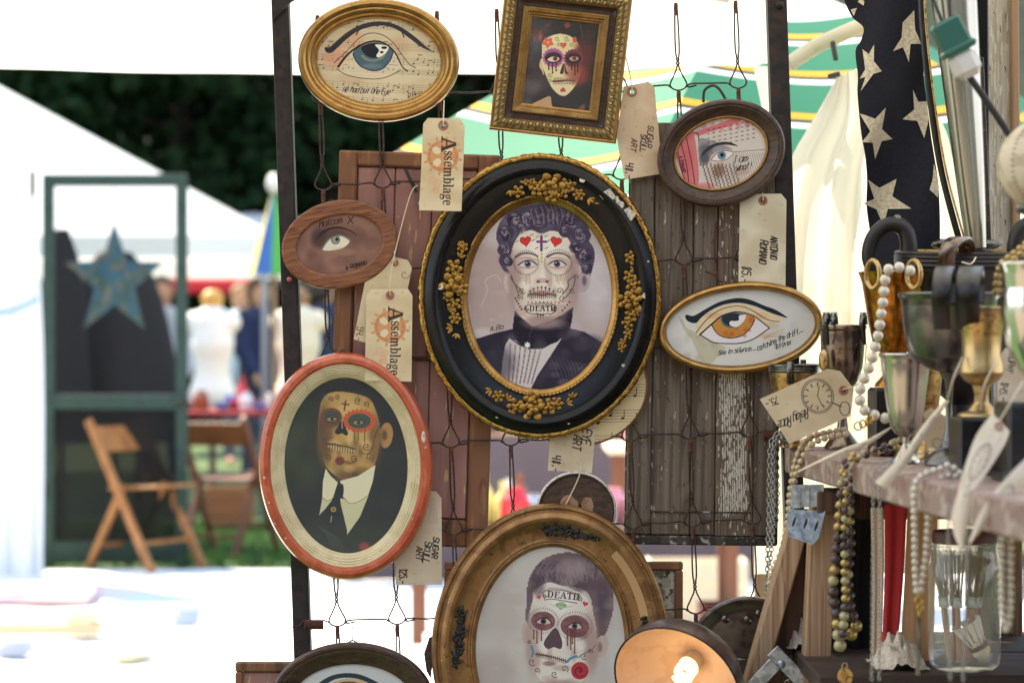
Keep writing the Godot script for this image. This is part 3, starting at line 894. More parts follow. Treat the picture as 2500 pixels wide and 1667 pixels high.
func background() -> void:
	# the stall's own cloth roof with a straight valance hanging behind the rack
	var c := thing("stall_canopy", "white cloth stall canopy with a straight hanging valance behind the rack", "canopy", Vector3(0, 0, 0))
	var rf := MB.new()
	rf.smooth()
	var rows := []
	for i in 17:
		var row := PackedVector3Array()
		for j in 9:
			row.append(Vector3(-3.2 + 0.33 * i, 2.32 + 0.05 * sin(j * 0.9) * sin(i * 0.7), -4.42 + 0.28 * j))
		rows.append(row)
	rf.grid(rows)
	part("roof", rf.done(), M.roof_cloth, c)
	var vb := [[-800, 172], [0, 170], [640, 183], [1190, 182], [1500, 172], [1700, 162], [1846, 161], [1905, 150]]
	var vl := MB.new()
	vl.smooth()
	rows = []
	for i in 57:
		var f := i / 56.0 * (vb.size() - 1)
		var k := mini(int(f), vb.size() - 2)
		var q := V(vb[k][0], vb[k][1]).lerp(V(vb[k + 1][0], vb[k + 1][1]), f - k)
		var lowp := P(q.x, q.y, 4.42)
		var row := PackedVector3Array()
		for j in 9:
			var p := Vector3(lowp.x, lerpf(2.31, lowp.y, j / 8.0), -4.42)
			p.z += 0.012 * sin(i * 0.9) * j / 8.0
			row.append(p)
		rows.append(row)
	vl.grid(rows)
	part("valance", vl.done(), M.roof_cloth, c)
	var co := MB.new()
	co.slab(PackedVector2Array([V(0, 0), V(0.045, 0), V(0.055, -0.045), V(0.028, -0.09), V(0.018, -0.085), V(0.004, -0.02)]), 0.0, 0.002)
	part("hanging_corner", co.done(), M.roof_cloth, c, Transform3D(Basis.IDENTITY, P(1840, 162, 4.425)))
	for x in [-3.1, 1.95]:
		for z in [-4.36, -2.22]:
			part("pole", bar_mesh(Vector3(x, 0, z), Vector3(x, 2.31, z), 0.03, 0.03, 0.003), M.steel, c)
	# a striped market umbrella behind the rack
	umbrella()
	# pale canvas curtain tied back on the right
	var cu := thing("canvas_curtain", "cream canvas curtain hanging behind the navy star cloth", "curtain", P(2050, 900, 4.3) * Vector3(1, 0, 1))
	var cm := hung("cloth", M.canvas, [[2046, 185, 4.3], [1990, 285, 4.3], [1925, 400, 4.28], [1880, 560, 4.27], [1850, 900, 4.25], [1840, 1400, 4.2]], [[2140, 150, 4.3], [2290, 285, 4.3], [2330, 400, 4.3], [2360, 560, 4.3], [2400, 900, 4.3], [2420, 1400, 4.3]], 40, 0.015, 5.0, null, 1.5)
	cm.get_parent().remove_child(cm)
	used.erase("cloth")
	cm.position = -cu.position
	cu.add_child(cm)
	var rp := MB.new()
	rp.tube(smooth_path([P(1925, 158, 4.34), P(1985, 118, 4.34), P(2040, 90, 4.3), P(2110, 62, 4.28), P(2200, 40, 4.28)], 6), 0.014, 8)
	part("curtain_rail", rp.done(), M.canvas, cu).position = -cu.position
	for q in [[2033, 100, 2042, 148], [2022, 187, 2052, 180]]:
		part("clip", bar_mesh(P(q[0], q[1], 4.26), P(q[2], q[3], 4.26), 0.009, 0.008, 0.002), mat(rgb(70, 66, 66), 0.5), cu).position = -cu.position
	# white ground cloth spread on the lawn, with goods lying on it
	var gc := MB.new()
	gc.smooth()
	rows = []
	var gn := FastNoiseLite.new()
	gn.frequency = 0.7
	for i in 49:
		var row := PackedVector3Array()
		for j in 49:
			var x := -4.2 + 8.4 * i / 48.0
			var z := -5.6 - 7.15 * j / 48.0 + 0.06 * gn.get_noise_2d(x * 2.0, 3.0)
			row.append(Vector3(x, 0.012 + 0.022 * absf(gn.get_noise_2d(x * 1.6, z * 1.6)), z))
		rows.append(row)
	gc.grid(rows)
	tag(part("ground_cloth", gc.done(), tri_mat(layered(rgb(232, 230, 224), [[rgb(206, 222, 232, 0.6), 0.015, 0.55, 0.75], [rgb(238, 206, 206, 0.5), 0.012, 0.6, 0.8]], 43, 128), Vector3(0.35, 0.35, 0.35), 0.85)), "wide white cloth spread over the lawn for goods", "ground cloth")
	var fold := func(label: String, px: float, py: float, w: float, dep: float, hgt: float, col: Color) -> void:
		var d := 1.22 / ((py - 833.5) * K)
		var o := thing("folded_cloth", label, "cloth", P(px, py, d) * Vector3(1, 0, 1) + Vector3(0, 0.034, 0))
		for k in 3:
			part("layer", box_mesh(Vector3(w * (1.0 - 0.05 * k), hgt / 3.0, dep * (1.0 - 0.06 * k)), hgt * 0.12, Vector3(0.01 * k, hgt / 6.0 + hgt / 3.0 * k, 0), Basis(Vector3.UP, 0.08 * k)), mat(col, 0.9), o)
	fold.call("faded pink folded cloth lying on the white ground cloth", 70, 1476, 0.62, 0.5, 0.05, rgb(232, 204, 202))
	fold.call("blue grey folded cloth lying on the white ground cloth", 450, 1548, 0.12, 0.15, 0.09, rgb(176, 188, 206))
	fold.call("small red folded cloth lying on the white ground cloth", 520, 1490, 0.12, 0.1, 0.02, rgb(216, 160, 152))
	fold.call("pale yellow folded cloth lying beside the red one", 320, 1612, 0.1, 0.5, 0.02, rgb(222, 212, 176))
	fold.call("dark grey folded cloth at the near end of the ground cloth", 30, 1618, 0.14, 0.16, 0.06, rgb(188, 192, 200))
	var pl := thing("loose_plank", "long tan plank lying on the white ground cloth", "plank", P(60, 1566, 9.78) * Vector3(1, 0, 1) + Vector3(0, 0.034, 0))
	part("plank", box_mesh(Vector3(0.62, 0.045, 0.12), 0.004, Vector3(0, 0.023, 0)), mat(rgb(208, 182, 146), 0.7), pl)
	part("end_block", box_mesh(Vector3(0.11, 0.05, 0.13), 0.01, Vector3(0.23, 0.071, 0)), mat(rgb(226, 204, 160), 0.7), pl)
	# white wall curtain of a tent on the left, with its pole and a blue tie
	var wc := thing("tent_side_wall", "white tent side wall hanging in folds beside the green screen door", "tent wall", P(20, 1400, 12.4) * Vector3(1, 0, 1))
	var wm := hung("wall_cloth", glow_through(mat(rgb(222, 224, 228), 0.85), Color(0.22, 0.23, 0.25)), [[-160, 430, 12.4], [-160, 900, 12.4], [-160, 1412, 12.4]], [[88, 480, 12.4], [106, 900, 12.4], [104, 1412, 12.4]], 40, 0.035, 4.0, wc, 0.6)
	wm.position = -wc.position
	var tie := MB.new()
	tie.tube(smooth_path([P(-60, 770, 12.3), P(30, 758, 12.3), P(92, 728, 12.32)], 6), 0.012, 6)
	part("blue_tie", tie.done(), mat(rgb(120, 160, 200), 0.6), wc).position = -wc.position
	var pole := thing("tent_pole", "thin dark tent pole standing beside the white tent wall", "pole", P(78, 1400, 12.6) * Vector3(1, 0, 1))
	part("shaft", bar_mesh(Vector3.ZERO, Vector3(0, P(78, 416, 12.6).y, 0), 0.026, 0.026, 0.003), M.iron, pole)
	part("foot", box_mesh(Vector3(0.12, 0.02, 0.12), 0.004, Vector3(0, 0.01, 0)), M.iron, pole)
	screen_door()
	folding_chair("light wood folding chair standing in front of the green screen door", M.chair_wood, P(330, 1380, 13.0) * Vector3(1, 0, 1) + Vector3(0.02, 0, 0.1), 0.98)
	folding_chair("dark brown folding chair with its back turned beside the screen door", M.chair_brown, P(545, 1370, 13.6) * Vector3(1, 0, 1), 2.8)
	# the big white tent
	tents()
	for i in 17:
		var px := -260.0 + 118.0 * (i if i < 14 else i - 13) + (0.0 if i < 14 else 1500.0)
		var d := 36.0 + 7.0 * ((i * 5) % 3)
		tree(i % 3, P(px, 833, d) * Vector3(1, 0, 1), 0.95 + 0.12 * ((i * 7) % 4), ["dark broad-leaved tree in the wood behind the white tent", "blackish green tree in the wood behind the white tent", "lighter olive green tree in the wood behind the white tent"][i % 3])
	for i in 15:
		tree(i % 3, Vector3(-15.0 + 2.1 * i, 0, 8.4 + 1.3 * (i % 2)), 0.62 + 0.08 * (i % 3), "small tree across the market path facing the rack", "small trees across the market path")
	market()

func umbrella() -> void:
	var apex := P(1860, -70, 5.6)
	var u := thing("market_umbrella", "green market umbrella with yellow and white bands behind the rack", "umbrella", apex * Vector3(1, 0, 1))
	picture(0, 0, 16, 256, 1, 0, 0, 1, rgb(34, 116, 84))
	fill(L([0, 0, 16, 0, 16, 76, 0, 76]), rgb(236, 234, 226))
	for k in 4:
		var y := 92 + 42 * k
		fill(L([0, y, 16, y, 16, y + 6, 0, y + 6]), rgb(214, 160, 34))
		fill(L([0, y + 6, 16, y + 6, 16, y + 9, 0, y + 9]), rgb(42, 52, 46))
		fill(L([0, y + 9, 16, y + 9, 16, y + 14, 0, y + 14]), rgb(236, 234, 226))
	var m := glow_through(mat(Color.WHITE, 0.8, 0.0, texture()), Color(0.5, 0.5, 0.5))
	m.texture_repeat = false
	for k in 6:
		var a0 := deg_to_rad(190.0 + 60.0 * k)
		var a1 := deg_to_rad(250.0 + 60.0 * k)
		var mb := MB.new()
		mb.smooth(k)
		var rows := []
		for i in 13:
			var row := PackedVector3Array()
			for j in 17:
				var f := j / 16.0
				var e0 := Vector3(cos(a0), 0, -sin(a0))
				var e1 := Vector3(cos(a1), 0, -sin(a1))
				var t := i / 12.0
				var dir := e0.lerp(e1, t)
				var sag := 0.05 * f * sin(t * PI)
				row.append(Vector3(0, apex.y, 0) + dir * f * 0.97 + Vector3(0, -0.44 * f - 0.05 * f * f - sag + 0.1 * (1.0 - f) * f - dir.z * f * 0.08, 0))
			rows.append(row)
		mb.grid(rows)
		part("panel", mb.done(), m, u)
		var rb := MB.new()
		var e := Vector3(cos(a0), 0, -sin(a0))
		rb.tube([Vector3(0, apex.y - 0.02, 0), Vector3(0, apex.y - 0.26 - e.z * 0.04, 0) + e * 0.5, Vector3(0, apex.y - 0.52 - e.z * 0.08, 0) + e * 0.96], 0.006, 5)
		part("rib", rb.done(), M.steel, u)
	part("pole", bar_mesh(Vector3.ZERO, Vector3(0, apex.y, 0), 0.035, 0.035, 0.004), M.pine, u)
	var fn := MB.new()
	fn.ball(Vector3(0, apex.y + 0.03, 0), Vector3(0.025, 0.04, 0.025))
	part("finial", fn.done(), M.pine, u)

func screen_door() -> void:
	var d := 13.0
	var o := P(280, 833, d) * Vector3(1, 0, 1)
	var t := thing("screen_door", "old green wooden screen door standing on the grass", "door", o)
	var a := P(103, 425, d) - o
	var b := P(457, 1374, d) - o
	var sw := 28.0 * K * d
	for x in [a.x + sw / 2, b.x - sw / 2]:
		part("stile", box_mesh(Vector3(sw, a.y, 0.035), 0.004, Vector3(x, a.y / 2, 0)), M.door_green, t)
	for q in [[425, 455], [962, 1000], [1322, 1374]]:
		var y0: float = (P(0, q[0], d) - o).y
		var y1: float = (P(0, q[1], d) - o).y
		part("rail", box_mesh(Vector3(b.x - a.x - 2 * sw, y0 - y1, 0.033), 0.004, Vector3((a.x + b.x) / 2, (y0 + y1) / 2, 0)), M.door_green, t)
	var mid: float = (P(0, 980, d) - o).y
	for q in [[a.y - 0.06, mid + 0.04], [mid - 0.04, 0.1]]:
		part("wire_screen", box_mesh(Vector3(b.x - a.x - 2 * sw, q[0] - q[1], 0.002), 0.0, Vector3((a.x + b.x) / 2, (q[0] + q[1]) / 2, -0.012)), M.screen if q[1] < 0.5 else mat_clear(), t)
	var hb := MB.new()
	hb.box(P(112, 1200, d - 0.02) - o, Vector3(0.02, 0.08, 0.015), Basis.IDENTITY, 0.003)
	part("hinge", hb.done(), M.iron, t)
	var hn := MB.new()
	hn.ball(P(440, 985, d - 0.03) - o, Vector3(0.02, 0.02, 0.02))
	part("knob", hn.done(), M.iron, t)
	# a five-pointed barn star hung in the upper opening
	var st := thing("barn_star", "weathered teal metal barn star hanging in the screen door", "star", P(278, 685, d - 0.06))
	var mb := MB.new()
	mb.flat()
	var r := 128.0 * K * d
	for k in 10:
		var w0 := PI / 2 + TAU * k / 10
		var w1 := PI / 2 + TAU * (k + 1) / 10
		var p0 := Vector3(cos(w0), sin(w0) * 1.15, 0) * r * (1.0 if k % 2 == 0 else 0.4)
		var p1 := Vector3(cos(w1), sin(w1) * 1.15, 0) * r * (1.0 if k % 2 == 1 else 0.4)
		mb.tri(Vector3(0, 0, 0.05), p0, p1)
		mb.tri(Vector3(0, 0, -0.004), p0, p1)
	part("star", mb.done(), tri_mat(layered(rgb(42, 78, 88), [[rgb(38, 62, 54, 0.8), 0.03, 0.45, 0.7], [rgb(110, 90, 70, 0.7), 0.05, 0.65, 0.75]], 44, 64), Vector3(4, 4, 4), 0.6, 0.2), st)
	var hk := MB.new()
	hk.tube([Vector3(0, r * 1.1, 0), Vector3(0, (P(0, 452, d) - st.position).y, 0.01)], 0.002, 4)
	part("hanging_wire", hk.done(), M.wire, st)
	# dark coats on stands seen through the door
	for q in [["long black coat on a stand behind the screen door", 150, 560, 14.2, 0.62, rgb(14, 12, 12)], ["brown leather coat on a stand behind the barn star", 280, 615, 14.6, 1.5, rgb(26, 20, 17)]]:
		var base := P(q[1], 833, q[3]) * Vector3(1, 0, 1)
		var ct := thing("coat_stand", q[0], "coat", base)
		var hgt: float = P(q[1], q[2], q[3]).y
		var cb := MB.new()
		cb.smooth()
		var rows := []
		for i in 25:
			var w := TAU * i / 24
			var row := PackedVector3Array()
			for k in 9:
				var f := k / 8.0
				var rr: float = q[4] * lerpf(0.05, 0.24, pow(f, 0.45)) * (1.0 + 0.1 * sin(w * 5.0) * f)
				row.append(Vector3(cos(w) * rr * 1.25, lerpf(hgt, 0.62, f), sin(w) * rr * 0.7))
			rows.append(row)
		cb.grid(rows)
		part("coat", cb.done(), mat(q[5], 0.75), ct)
		part("stand", bar_mesh(Vector3.ZERO, Vector3(0, hgt, 0), 0.03, 0.03), M.pine_dark, ct)
		part("base", box_mesh(Vector3(0.35, 0.03, 0.3), 0.005, Vector3(0, 0.015, 0)), M.pine_dark, ct)

func mat_clear() -> StandardMaterial3D:
	if not M.has("fine_screen"):
		M.fine_screen = mat(Color(0.05, 0.06, 0.06, 0.1), 0.9)
		M.fine_screen.transparency = BaseMaterial3D.TRANSPARENCY_ALPHA
	return M.fine_screen

func tent_at(label: String, apex: Vector3, w: float, dep: float, eave: float, skirt: float, m: Material) -> void:
	var base := apex * Vector3(1, 0, 1)
	var t := thing("tent", label, "tent", base)
	var q := [Vector3(-w / 2, eave, dep / 2), Vector3(w / 2, eave, dep / 2), Vector3(w / 2, eave, -dep / 2), Vector3(-w / 2, eave, -dep / 2)]
	for k in 4:
		var mb := MB.new()
		mb.flat()
		var a: Vector3 = q[k]
		var b: Vector3 = q[(k + 1) % 4]
		mb.tri(a, Vector3(0, apex.y, 0), b)
		part("roof_panel", mb.done(), m, t)
		var vb := MB.new()
		vb.flat()
		vb.quad(a, b, b - Vector3(0, skirt, 0), a - Vector3(0, skirt, 0))
		part("valance", vb.done(), m, t)
		part("pole", bar_mesh(Vector3(a.x, 0, a.z), a, 0.04, 0.04), M.steel, t)

func tents() -> void:
	var e := P(645, 575, 18.0)
	tent_at("big white tent with a peaked roof behind the screen door", Vector3(e.x - 3.0, P(-109, 154, 21.0).y, -21.0), 6.0, 6.0, e.y, 0.16, M.tent)
	tent_at("red market tent beyond the white one", P(440, 560, 27.0), 1.5, 1.5, P(0, 690, 27.0).y, 0.12, mat(rgb(200, 40, 48), 0.8))
	tent_at("far white tent standing in the sun beyond the tables", P(620, 520, 33.0), 6.0, 4.0, P(0, 600, 33.0).y, 0.5, M.tent)
	tent_at("white tent standing beyond the market umbrella", P(1900, 300, 30.0), 8.0, 5.0, P(0, 560, 30.0).y, 0.5, M.tent)
	# a folded beach umbrella in coloured stripes
	var d := 16.0
	var o := P(668, 833, d) * Vector3(1, 0, 1)
	var u := thing("beach_umbrella", "half closed beach umbrella in green, white, yellow and blue stripes", "umbrella", o)
	var top := P(668, 470, d).y
	var low := P(668, 672, d).y
	var cols := [rgb(84, 176, 70), rgb(84, 176, 70), rgb(60, 110, 180), rgb(226, 208, 90), rgb(235, 235, 230), rgb(90, 180, 80), rgb(235, 235, 230), rgb(60, 110, 180)]
	for k in 8:
		var mb := MB.new()
		mb.smooth(k)
		var rows := []
		for i in 5:
			var w := TAU * (k + i / 4.0) / 8.0
			var row := PackedVector3Array()
			for j in 6:
				var f := j / 5.0
				var r := 0.16 * f * (1.0 - 0.12 * sin(i / 4.0 * PI)) + 0.012
				row.append(Vector3(cos(w) * r, lerpf(top, low, f), sin(w) * r))
			rows.append(row)
		mb.grid(rows)
		part("panel", mb.done(), glow_through(mat(cols[k], 0.8), Color(0.4, 0.4, 0.4)), u)
	part("pole", bar_mesh(Vector3.ZERO, Vector3(0, top + 0.02, 0), 0.03, 0.03), M.pine, u)
	var f := MB.new()
	f.ball(Vector3(0, top + 0.06, 0), Vector3(0.05, 0.07, 0.05))
	part("tip", f.done(), mat(rgb(235, 230, 220), 0.5), u)

func market() -> void:
	person("person in a navy jacket standing between the far market tables", P(632, 833, 21.5) * Vector3(1, 0, 1), 0.9, rgb(34, 44, 84), rgb(60, 62, 80), rgb(84, 60, 46))
	person("person in a pale blue jacket standing behind the navy jacket", P(588, 833, 24.0) * Vector3(1, 0, 1), 0.4, rgb(170, 196, 222), rgb(80, 84, 100), rgb(150, 120, 90))
	person("person in a dark blue coat seen just beside the iron post", P(790, 833, 20.0) * Vector3(1, 0, 1), 2.6, rgb(40, 52, 78), rgb(44, 44, 54), rgb(60, 46, 40))
	person("person in a light grey shirt seen through the screen door", P(395, 833, 21.0) * Vector3(1, 0, 1), 0.2, rgb(178, 184, 204), rgb(48, 54, 84), rgb(70, 60, 56))
	dress_form("white dress form with a tan neck cap among the tables", P(518, 833, 17.5) * Vector3(1, 0, 1), rgb(240, 236, 226), rgb(214, 160, 74))
	dress_form("cream dress form standing just behind the iron post", P(728, 833, 17.0) * Vector3(1, 0, 1), rgb(232, 218, 186), rgb(150, 110, 70))
	market_table("red covered market table crowded with small goods", P(600, 833, 16.5) * Vector3(1, 0, 1), 1.5, 0.7, rgb(150, 34, 38))
	market_table("brown market table with bottles and tins behind the rack", P(1380, 833, 12.5) * Vector3(1, 0, 1), 2.4, 0.7, rgb(120, 86, 66), 0.75, rgb(98, 86, 88))
	market_table("cream market table standing behind the weathered board", P(1800, 833, 11.0) * Vector3(1, 0, 1), 1.2, 0.7, rgb(226, 210, 176))
	market_table("low brown bench crowded with jars and bowls behind the rack", P(1400, 833, 9.6) * Vector3(1, 0, 1) + Vector3(0, 0.036, 0), 1.35, 0.5, rgb(104, 74, 58), 0.46)
	market_table("long white table of goods far beyond the low bench", P(1500, 833, 15.5) * Vector3(1, 0, 1), 2.6, 0.7, rgb(220, 216, 206))
	var g := RandomNumberGenerator.new()
	g.seed = 21
	var kinds := [["tin", "tin"], ["bottle", "bottle"], ["bowl", "bowl"], ["jar", "jar"]]
	var profs := [[V(0.0, 0.0), V(0.05, 0.0), V(0.05, 0.1), V(0.0, 0.1)], [V(0.0, 0.0), V(0.035, 0.0), V(0.035, 0.12), V(0.012, 0.16), V(0.012, 0.2), V(0.0, 0.2)], [V(0.0, 0.0), V(0.04, 0.0), V(0.09, 0.07), V(0.085, 0.07), V(0.03, 0.012), V(0.0, 0.012)], [V(0.0, 0.0), V(0.045, 0.0), V(0.055, 0.03), V(0.055, 0.1), V(0.03, 0.13), V(0.036, 0.14), V(0.0, 0.142)]]
	var meshes := []
	for q in profs:
		var mb := MB.new()
		mb.lathe(crisp(q), 14)
		meshes.append(mb.done())
	var tints := [[rgb(214, 40, 50), "red"], [rgb(238, 234, 226), "white"], [rgb(236, 150, 160), "pink"], [rgb(230, 214, 120), "yellow"], [rgb(90, 140, 200), "blue"], [rgb(70, 120, 70), "green"], [rgb(150, 84, 50), "brown"], [rgb(200, 206, 214), "silver"]]
	var mats := []
	for q in tints: mats.append(mat(q[0], 0.25, 0.6 if q[1] == "silver" else 0.0))
	for tb in [[P(600, 833, 16.5), 1.4, "red covered table", 0.751, 1.0, 30], [P(1380, 833, 12.5), 1.6, "brown table", 0.751, 1.1, 30], [P(1800, 833, 11.0), 1.1, "cream table", 0.751, 1.0, 20], [P(1400, 833, 9.6), 1.3, "low brown bench", 0.497, 0.85, 46], [P(1500, 833, 15.5), 2.5, "long white table", 0.751, 1.4, 36]]:
		for k in tb[5]:
			var kind := g.randi() % 4
			var ci: int = [0, 1, 1, 1, 2, 3, 4, 5, 6, 7, 7, 1][g.randi() % 12]
			var o := thing("%s" % kinds[kind][0], "small %s %s among the goods on the %s" % [tints[ci][1], kinds[kind][1], tb[2]], kinds[kind][1], Vector3(tb[0].x + g.randf_range(-0.5, 0.5) * tb[1], tb[3], tb[0].z + g.randf_range(-0.2, 0.2)), 0.0, "small goods on the " + tb[2])
			o.scale = Vector3.ONE * g.randf_range(0.7, 1.25) * tb[4]
			part("body", meshes[kind], mats[ci], o)
	# crates and boxes standing on the grass under and beside the tables
	for q in [[1290, 11.6, 0.34, 0.3, rgb(110, 70, 48), "brown wooden crate under the brown table"], [1470, 11.4, 0.3, 0.36, rgb(198, 120, 70), "orange wooden crate under the brown table"], [1700, 10.2, 0.42, 0.3, rgb(222, 208, 178), "cream wooden crate in front of the cream table"], [1790, 9.6, 0.24, 0.16, rgb(62, 66, 78), "dark grey box beside the cream crate"], [1740, 9.4, 0.1, 0.2, rgb(128, 62, 42), "small rust red box beside the dark grey box"], [560, 15.6, 0.3, 0.28, rgb(150, 96, 58), "tan wooden crate under the red covered table"]]:
		var o := thing("crate", q[5], "crate", P(q[0], 833, q[1]) * Vector3(1, 0, 1))
		var m := mat(q[4], 0.75)
		for k in 3:
			part("slat", box_mesh(Vector3(q[2], q[3] / 3.3, 0.012), 0.002, Vector3(0, q[3] * (k + 0.5) / 3.0, 0.12)), m, o)
			part("slat", box_mesh(Vector3(q[2], q[3] / 3.3, 0.012), 0.002, Vector3(0, q[3] * (k + 0.5) / 3.0, -0.12)), m, o)
		for s in [-1, 1]:
			part("end_panel", box_mesh(Vector3(0.015, q[3], 0.22), 0.002, Vector3(s * (q[2] / 2 - 0.008), q[3] / 2, 0)), m, o)
		part("bottom", box_mesh(Vector3(q[2] - 0.04, 0.012, 0.22), 0.002, Vector3(0, 0.008, 0)), m, o)

const RD := 3.53
func knot(k: int, r: int) -> Vector3:
	return P(1685.0 + (k - 6) * 146.0 + 7.0 * r, 1060.0 + 213.0 * r - 5.1 * (k - 6), RD)

func rack() -> void:
	var o := P(1310, 833, RD) * Vector3(1, 0, 1)
	var t := thing("bed_spring_rack", "rusty iron bed spring frame stood upright as a display rack", "rack", o)
	var s := K * RD
	# angle-iron posts: a flat front face and a flange towards the back
	for q in [[681.0, 38.0], [1900.0, 44.0]]:
		var a := P(q[0] - 5.0, -140, RD + 0.008)
		var b := P(q[0] + 0.033 * 1667.0 + 43.0, 2850, RD + 0.008)
		b.y = 0.0
		var w: float = q[1] * s
		var post := MB.new()
		bar(post, a, b, w, 0.004, 0.001)
		var sd := 1.0 if q[0] > 1000.0 else -1.0
		bar(post, a + Vector3(-sd * w * 0.5, 0, -0.016), b + Vector3(-sd * w * 0.5, 0, -0.016), 0.004, 0.03, 0.001)
		part("post", post.done(), M.iron, t).position = -o
	var gus := MB.new()
	gus.slab(PackedVector2Array([V(0, 0), V(70 * s, 0), V(46 * s, -14 * s), V(0, -60 * s)]), 0.0, 0.003)
	part("corner_plate", gus.done(), M.iron, t).position = P(664, -8, RD + 0.002) - o
	var rv := MB.new()
	rv.ball(Vector3.ZERO, Vector3(0.006, 0.006, 0.004))
	var rvm := rv.done()
	for q in [[683, 10], [1904, 12], [728, 1120]]:
		part("rivet", rvm, M.iron, t).position = P(q[0], q[1], RD + 0.003) - o
	for q in [[-100, 668, 1935]]:
		part("top_bar", bar_mesh(P(q[1], q[0], RD + 0.012) - o, P(q[2], q[0] - 40, RD + 0.012) - o, 0.024, 0.004, 0.001), M.iron, t)
	# one vertical link: twin wires below a crimp, a short twist and a triangular loop
	var v := knot(0, 1) - knot(0, 0)
	var along := v.normalized()
	var side := along.cross(Vector3.BACK).normalized()
	var at := func(f: float, w: float, z := 0.0) -> Vector3: return v * f + side * w * s + Vector3(0, 0, z * s)
	var lk := MB.new()
	for sg in [-1.0, 1.0]:
		var pts := [at.call(0.1, sg * 2.5), at.call(0.2, sg * 3.5), at.call(0.45, sg * 4.8), at.call(0.62, sg * 4.4), at.call(0.69, sg * 2.0)]
		for i in 7:
			var w := PI * i / 3.0
			pts.append(at.call(0.7 + 0.016 * i, sg * 3.0 * cos(w), 3.0 * sin(w) * sg))
		pts.append_array([at.call(0.82, sg * 4.0), at.call(0.9, sg * 12.0), at.call(0.965, sg * 19.0), at.call(1.0, sg * 20.0), at.call(1.035, sg * 15.0), at.call(1.055, sg * 5.0), at.call(1.058, 0.0)])
		lk.tube(smooth_path(pts, 3), 2.2 * s, 6)
	var link := lk.done()
	var cr := MB.new()
	cr.tube([at.call(0.055, 0), at.call(0.09, 0), at.call(0.13, 1.0), at.call(0.2, 1.0)], [4.5 * s, 5.6 * s, 5.2 * s, 4.2 * s], 8)
	var crimp := cr.done()
	for k in 8:
		for r in range(-5, 5):
			if knot(k, r + 1).y < 0.35: continue
			var l := part("spring_link", link, M.wire, t)
			l.position = knot(k, r) - o
			part("crimp", crimp, M.rust, l)
	# cross wires between the loops
	var h := knot(1, 0) - knot(0, 0)
	var g := RandomNumberGenerator.new()
	g.seed = 3
	var cross := []
	for n in 3:
		var cw := MB.new()
		var b := g.randf_range(-5.0, 5.0) * s
		cw.tube(smooth_path([h * 0.13 + Vector3(0, -4 * s, -4 * s), h * 0.15 + Vector3(0, -4 * s, 5 * s), h * 0.2 + Vector3(0, 2 * s, 4 * s), h * 0.5 + Vector3(0, b, 2 * s), h * 0.8 + Vector3(0, 1 * s, 3 * s), h * 0.85 + Vector3(0, -3 * s, 5 * s), h * 0.87 + Vector3(0, -4 * s, -4 * s)], 5), 2.3 * s, 6)
		cw.tube([h * 0.16 + Vector3(0, -6 * s, 3 * s), h * 0.3 + Vector3(0, -2 * s, 3 * s)], 2.0 * s, 5)
		cross.append(cw.done())
	for k in 7:
		for r in range(-4, 5):
			part("cross_wire", cross[(k + r + 8) % 3], M.wire, t).position = knot(k, r) - o
	# coil springs from the outer loops to the posts
	for q in [[2, 0], [0, 1], [-2, 1], [2, 1]]:
		for e in [q[1]]:
			var r: int = q[0]
			var a := knot(7 if e else 0, r)
			var sg := 1.0 if e else -1.0
			var cm := MB.new()
			var pts := []
			for i in 121:
				var f := i / 120.0
				pts.append(Vector3(sg * (34.0 + 46.0 * f) * s, (11.0 * cos(f * 14.0 * TAU) - 8.0) * s, 11.0 * s * sin(f * 14.0 * TAU)))
			pts.push_front(Vector3(sg * 20.0 * s, -3 * s, 0))
			pts.append(Vector3(sg * 92.0 * s, -10 * s, 0))
			pts.append(Vector3(sg * 110.0 * s, -14 * s, 4 * s))
			cm.tube(pts, 1.9 * s, 5)
			part("coil_spring", cm.done(), M.rust, t).position = a - o

func plank_part(called: String, parent: Node3D, px0: float, py0: float, px1: float, py1: float, d: float, th: float, m: Material, bev := 0.002, shift := 0.0) -> MeshInstance3D:
	var a := P(px0, py0, d)
	var b := P(px1, py1, d)
	var o := part(called, box_mesh(Vector3(absf(b.x - a.x), absf(a.y - b.y), th), bev), m, parent)
	o.position = (a + b) / 2.0 - Vector3(0, 0, th / 2.0) - parent.position
	o.position.z += shift
	return o

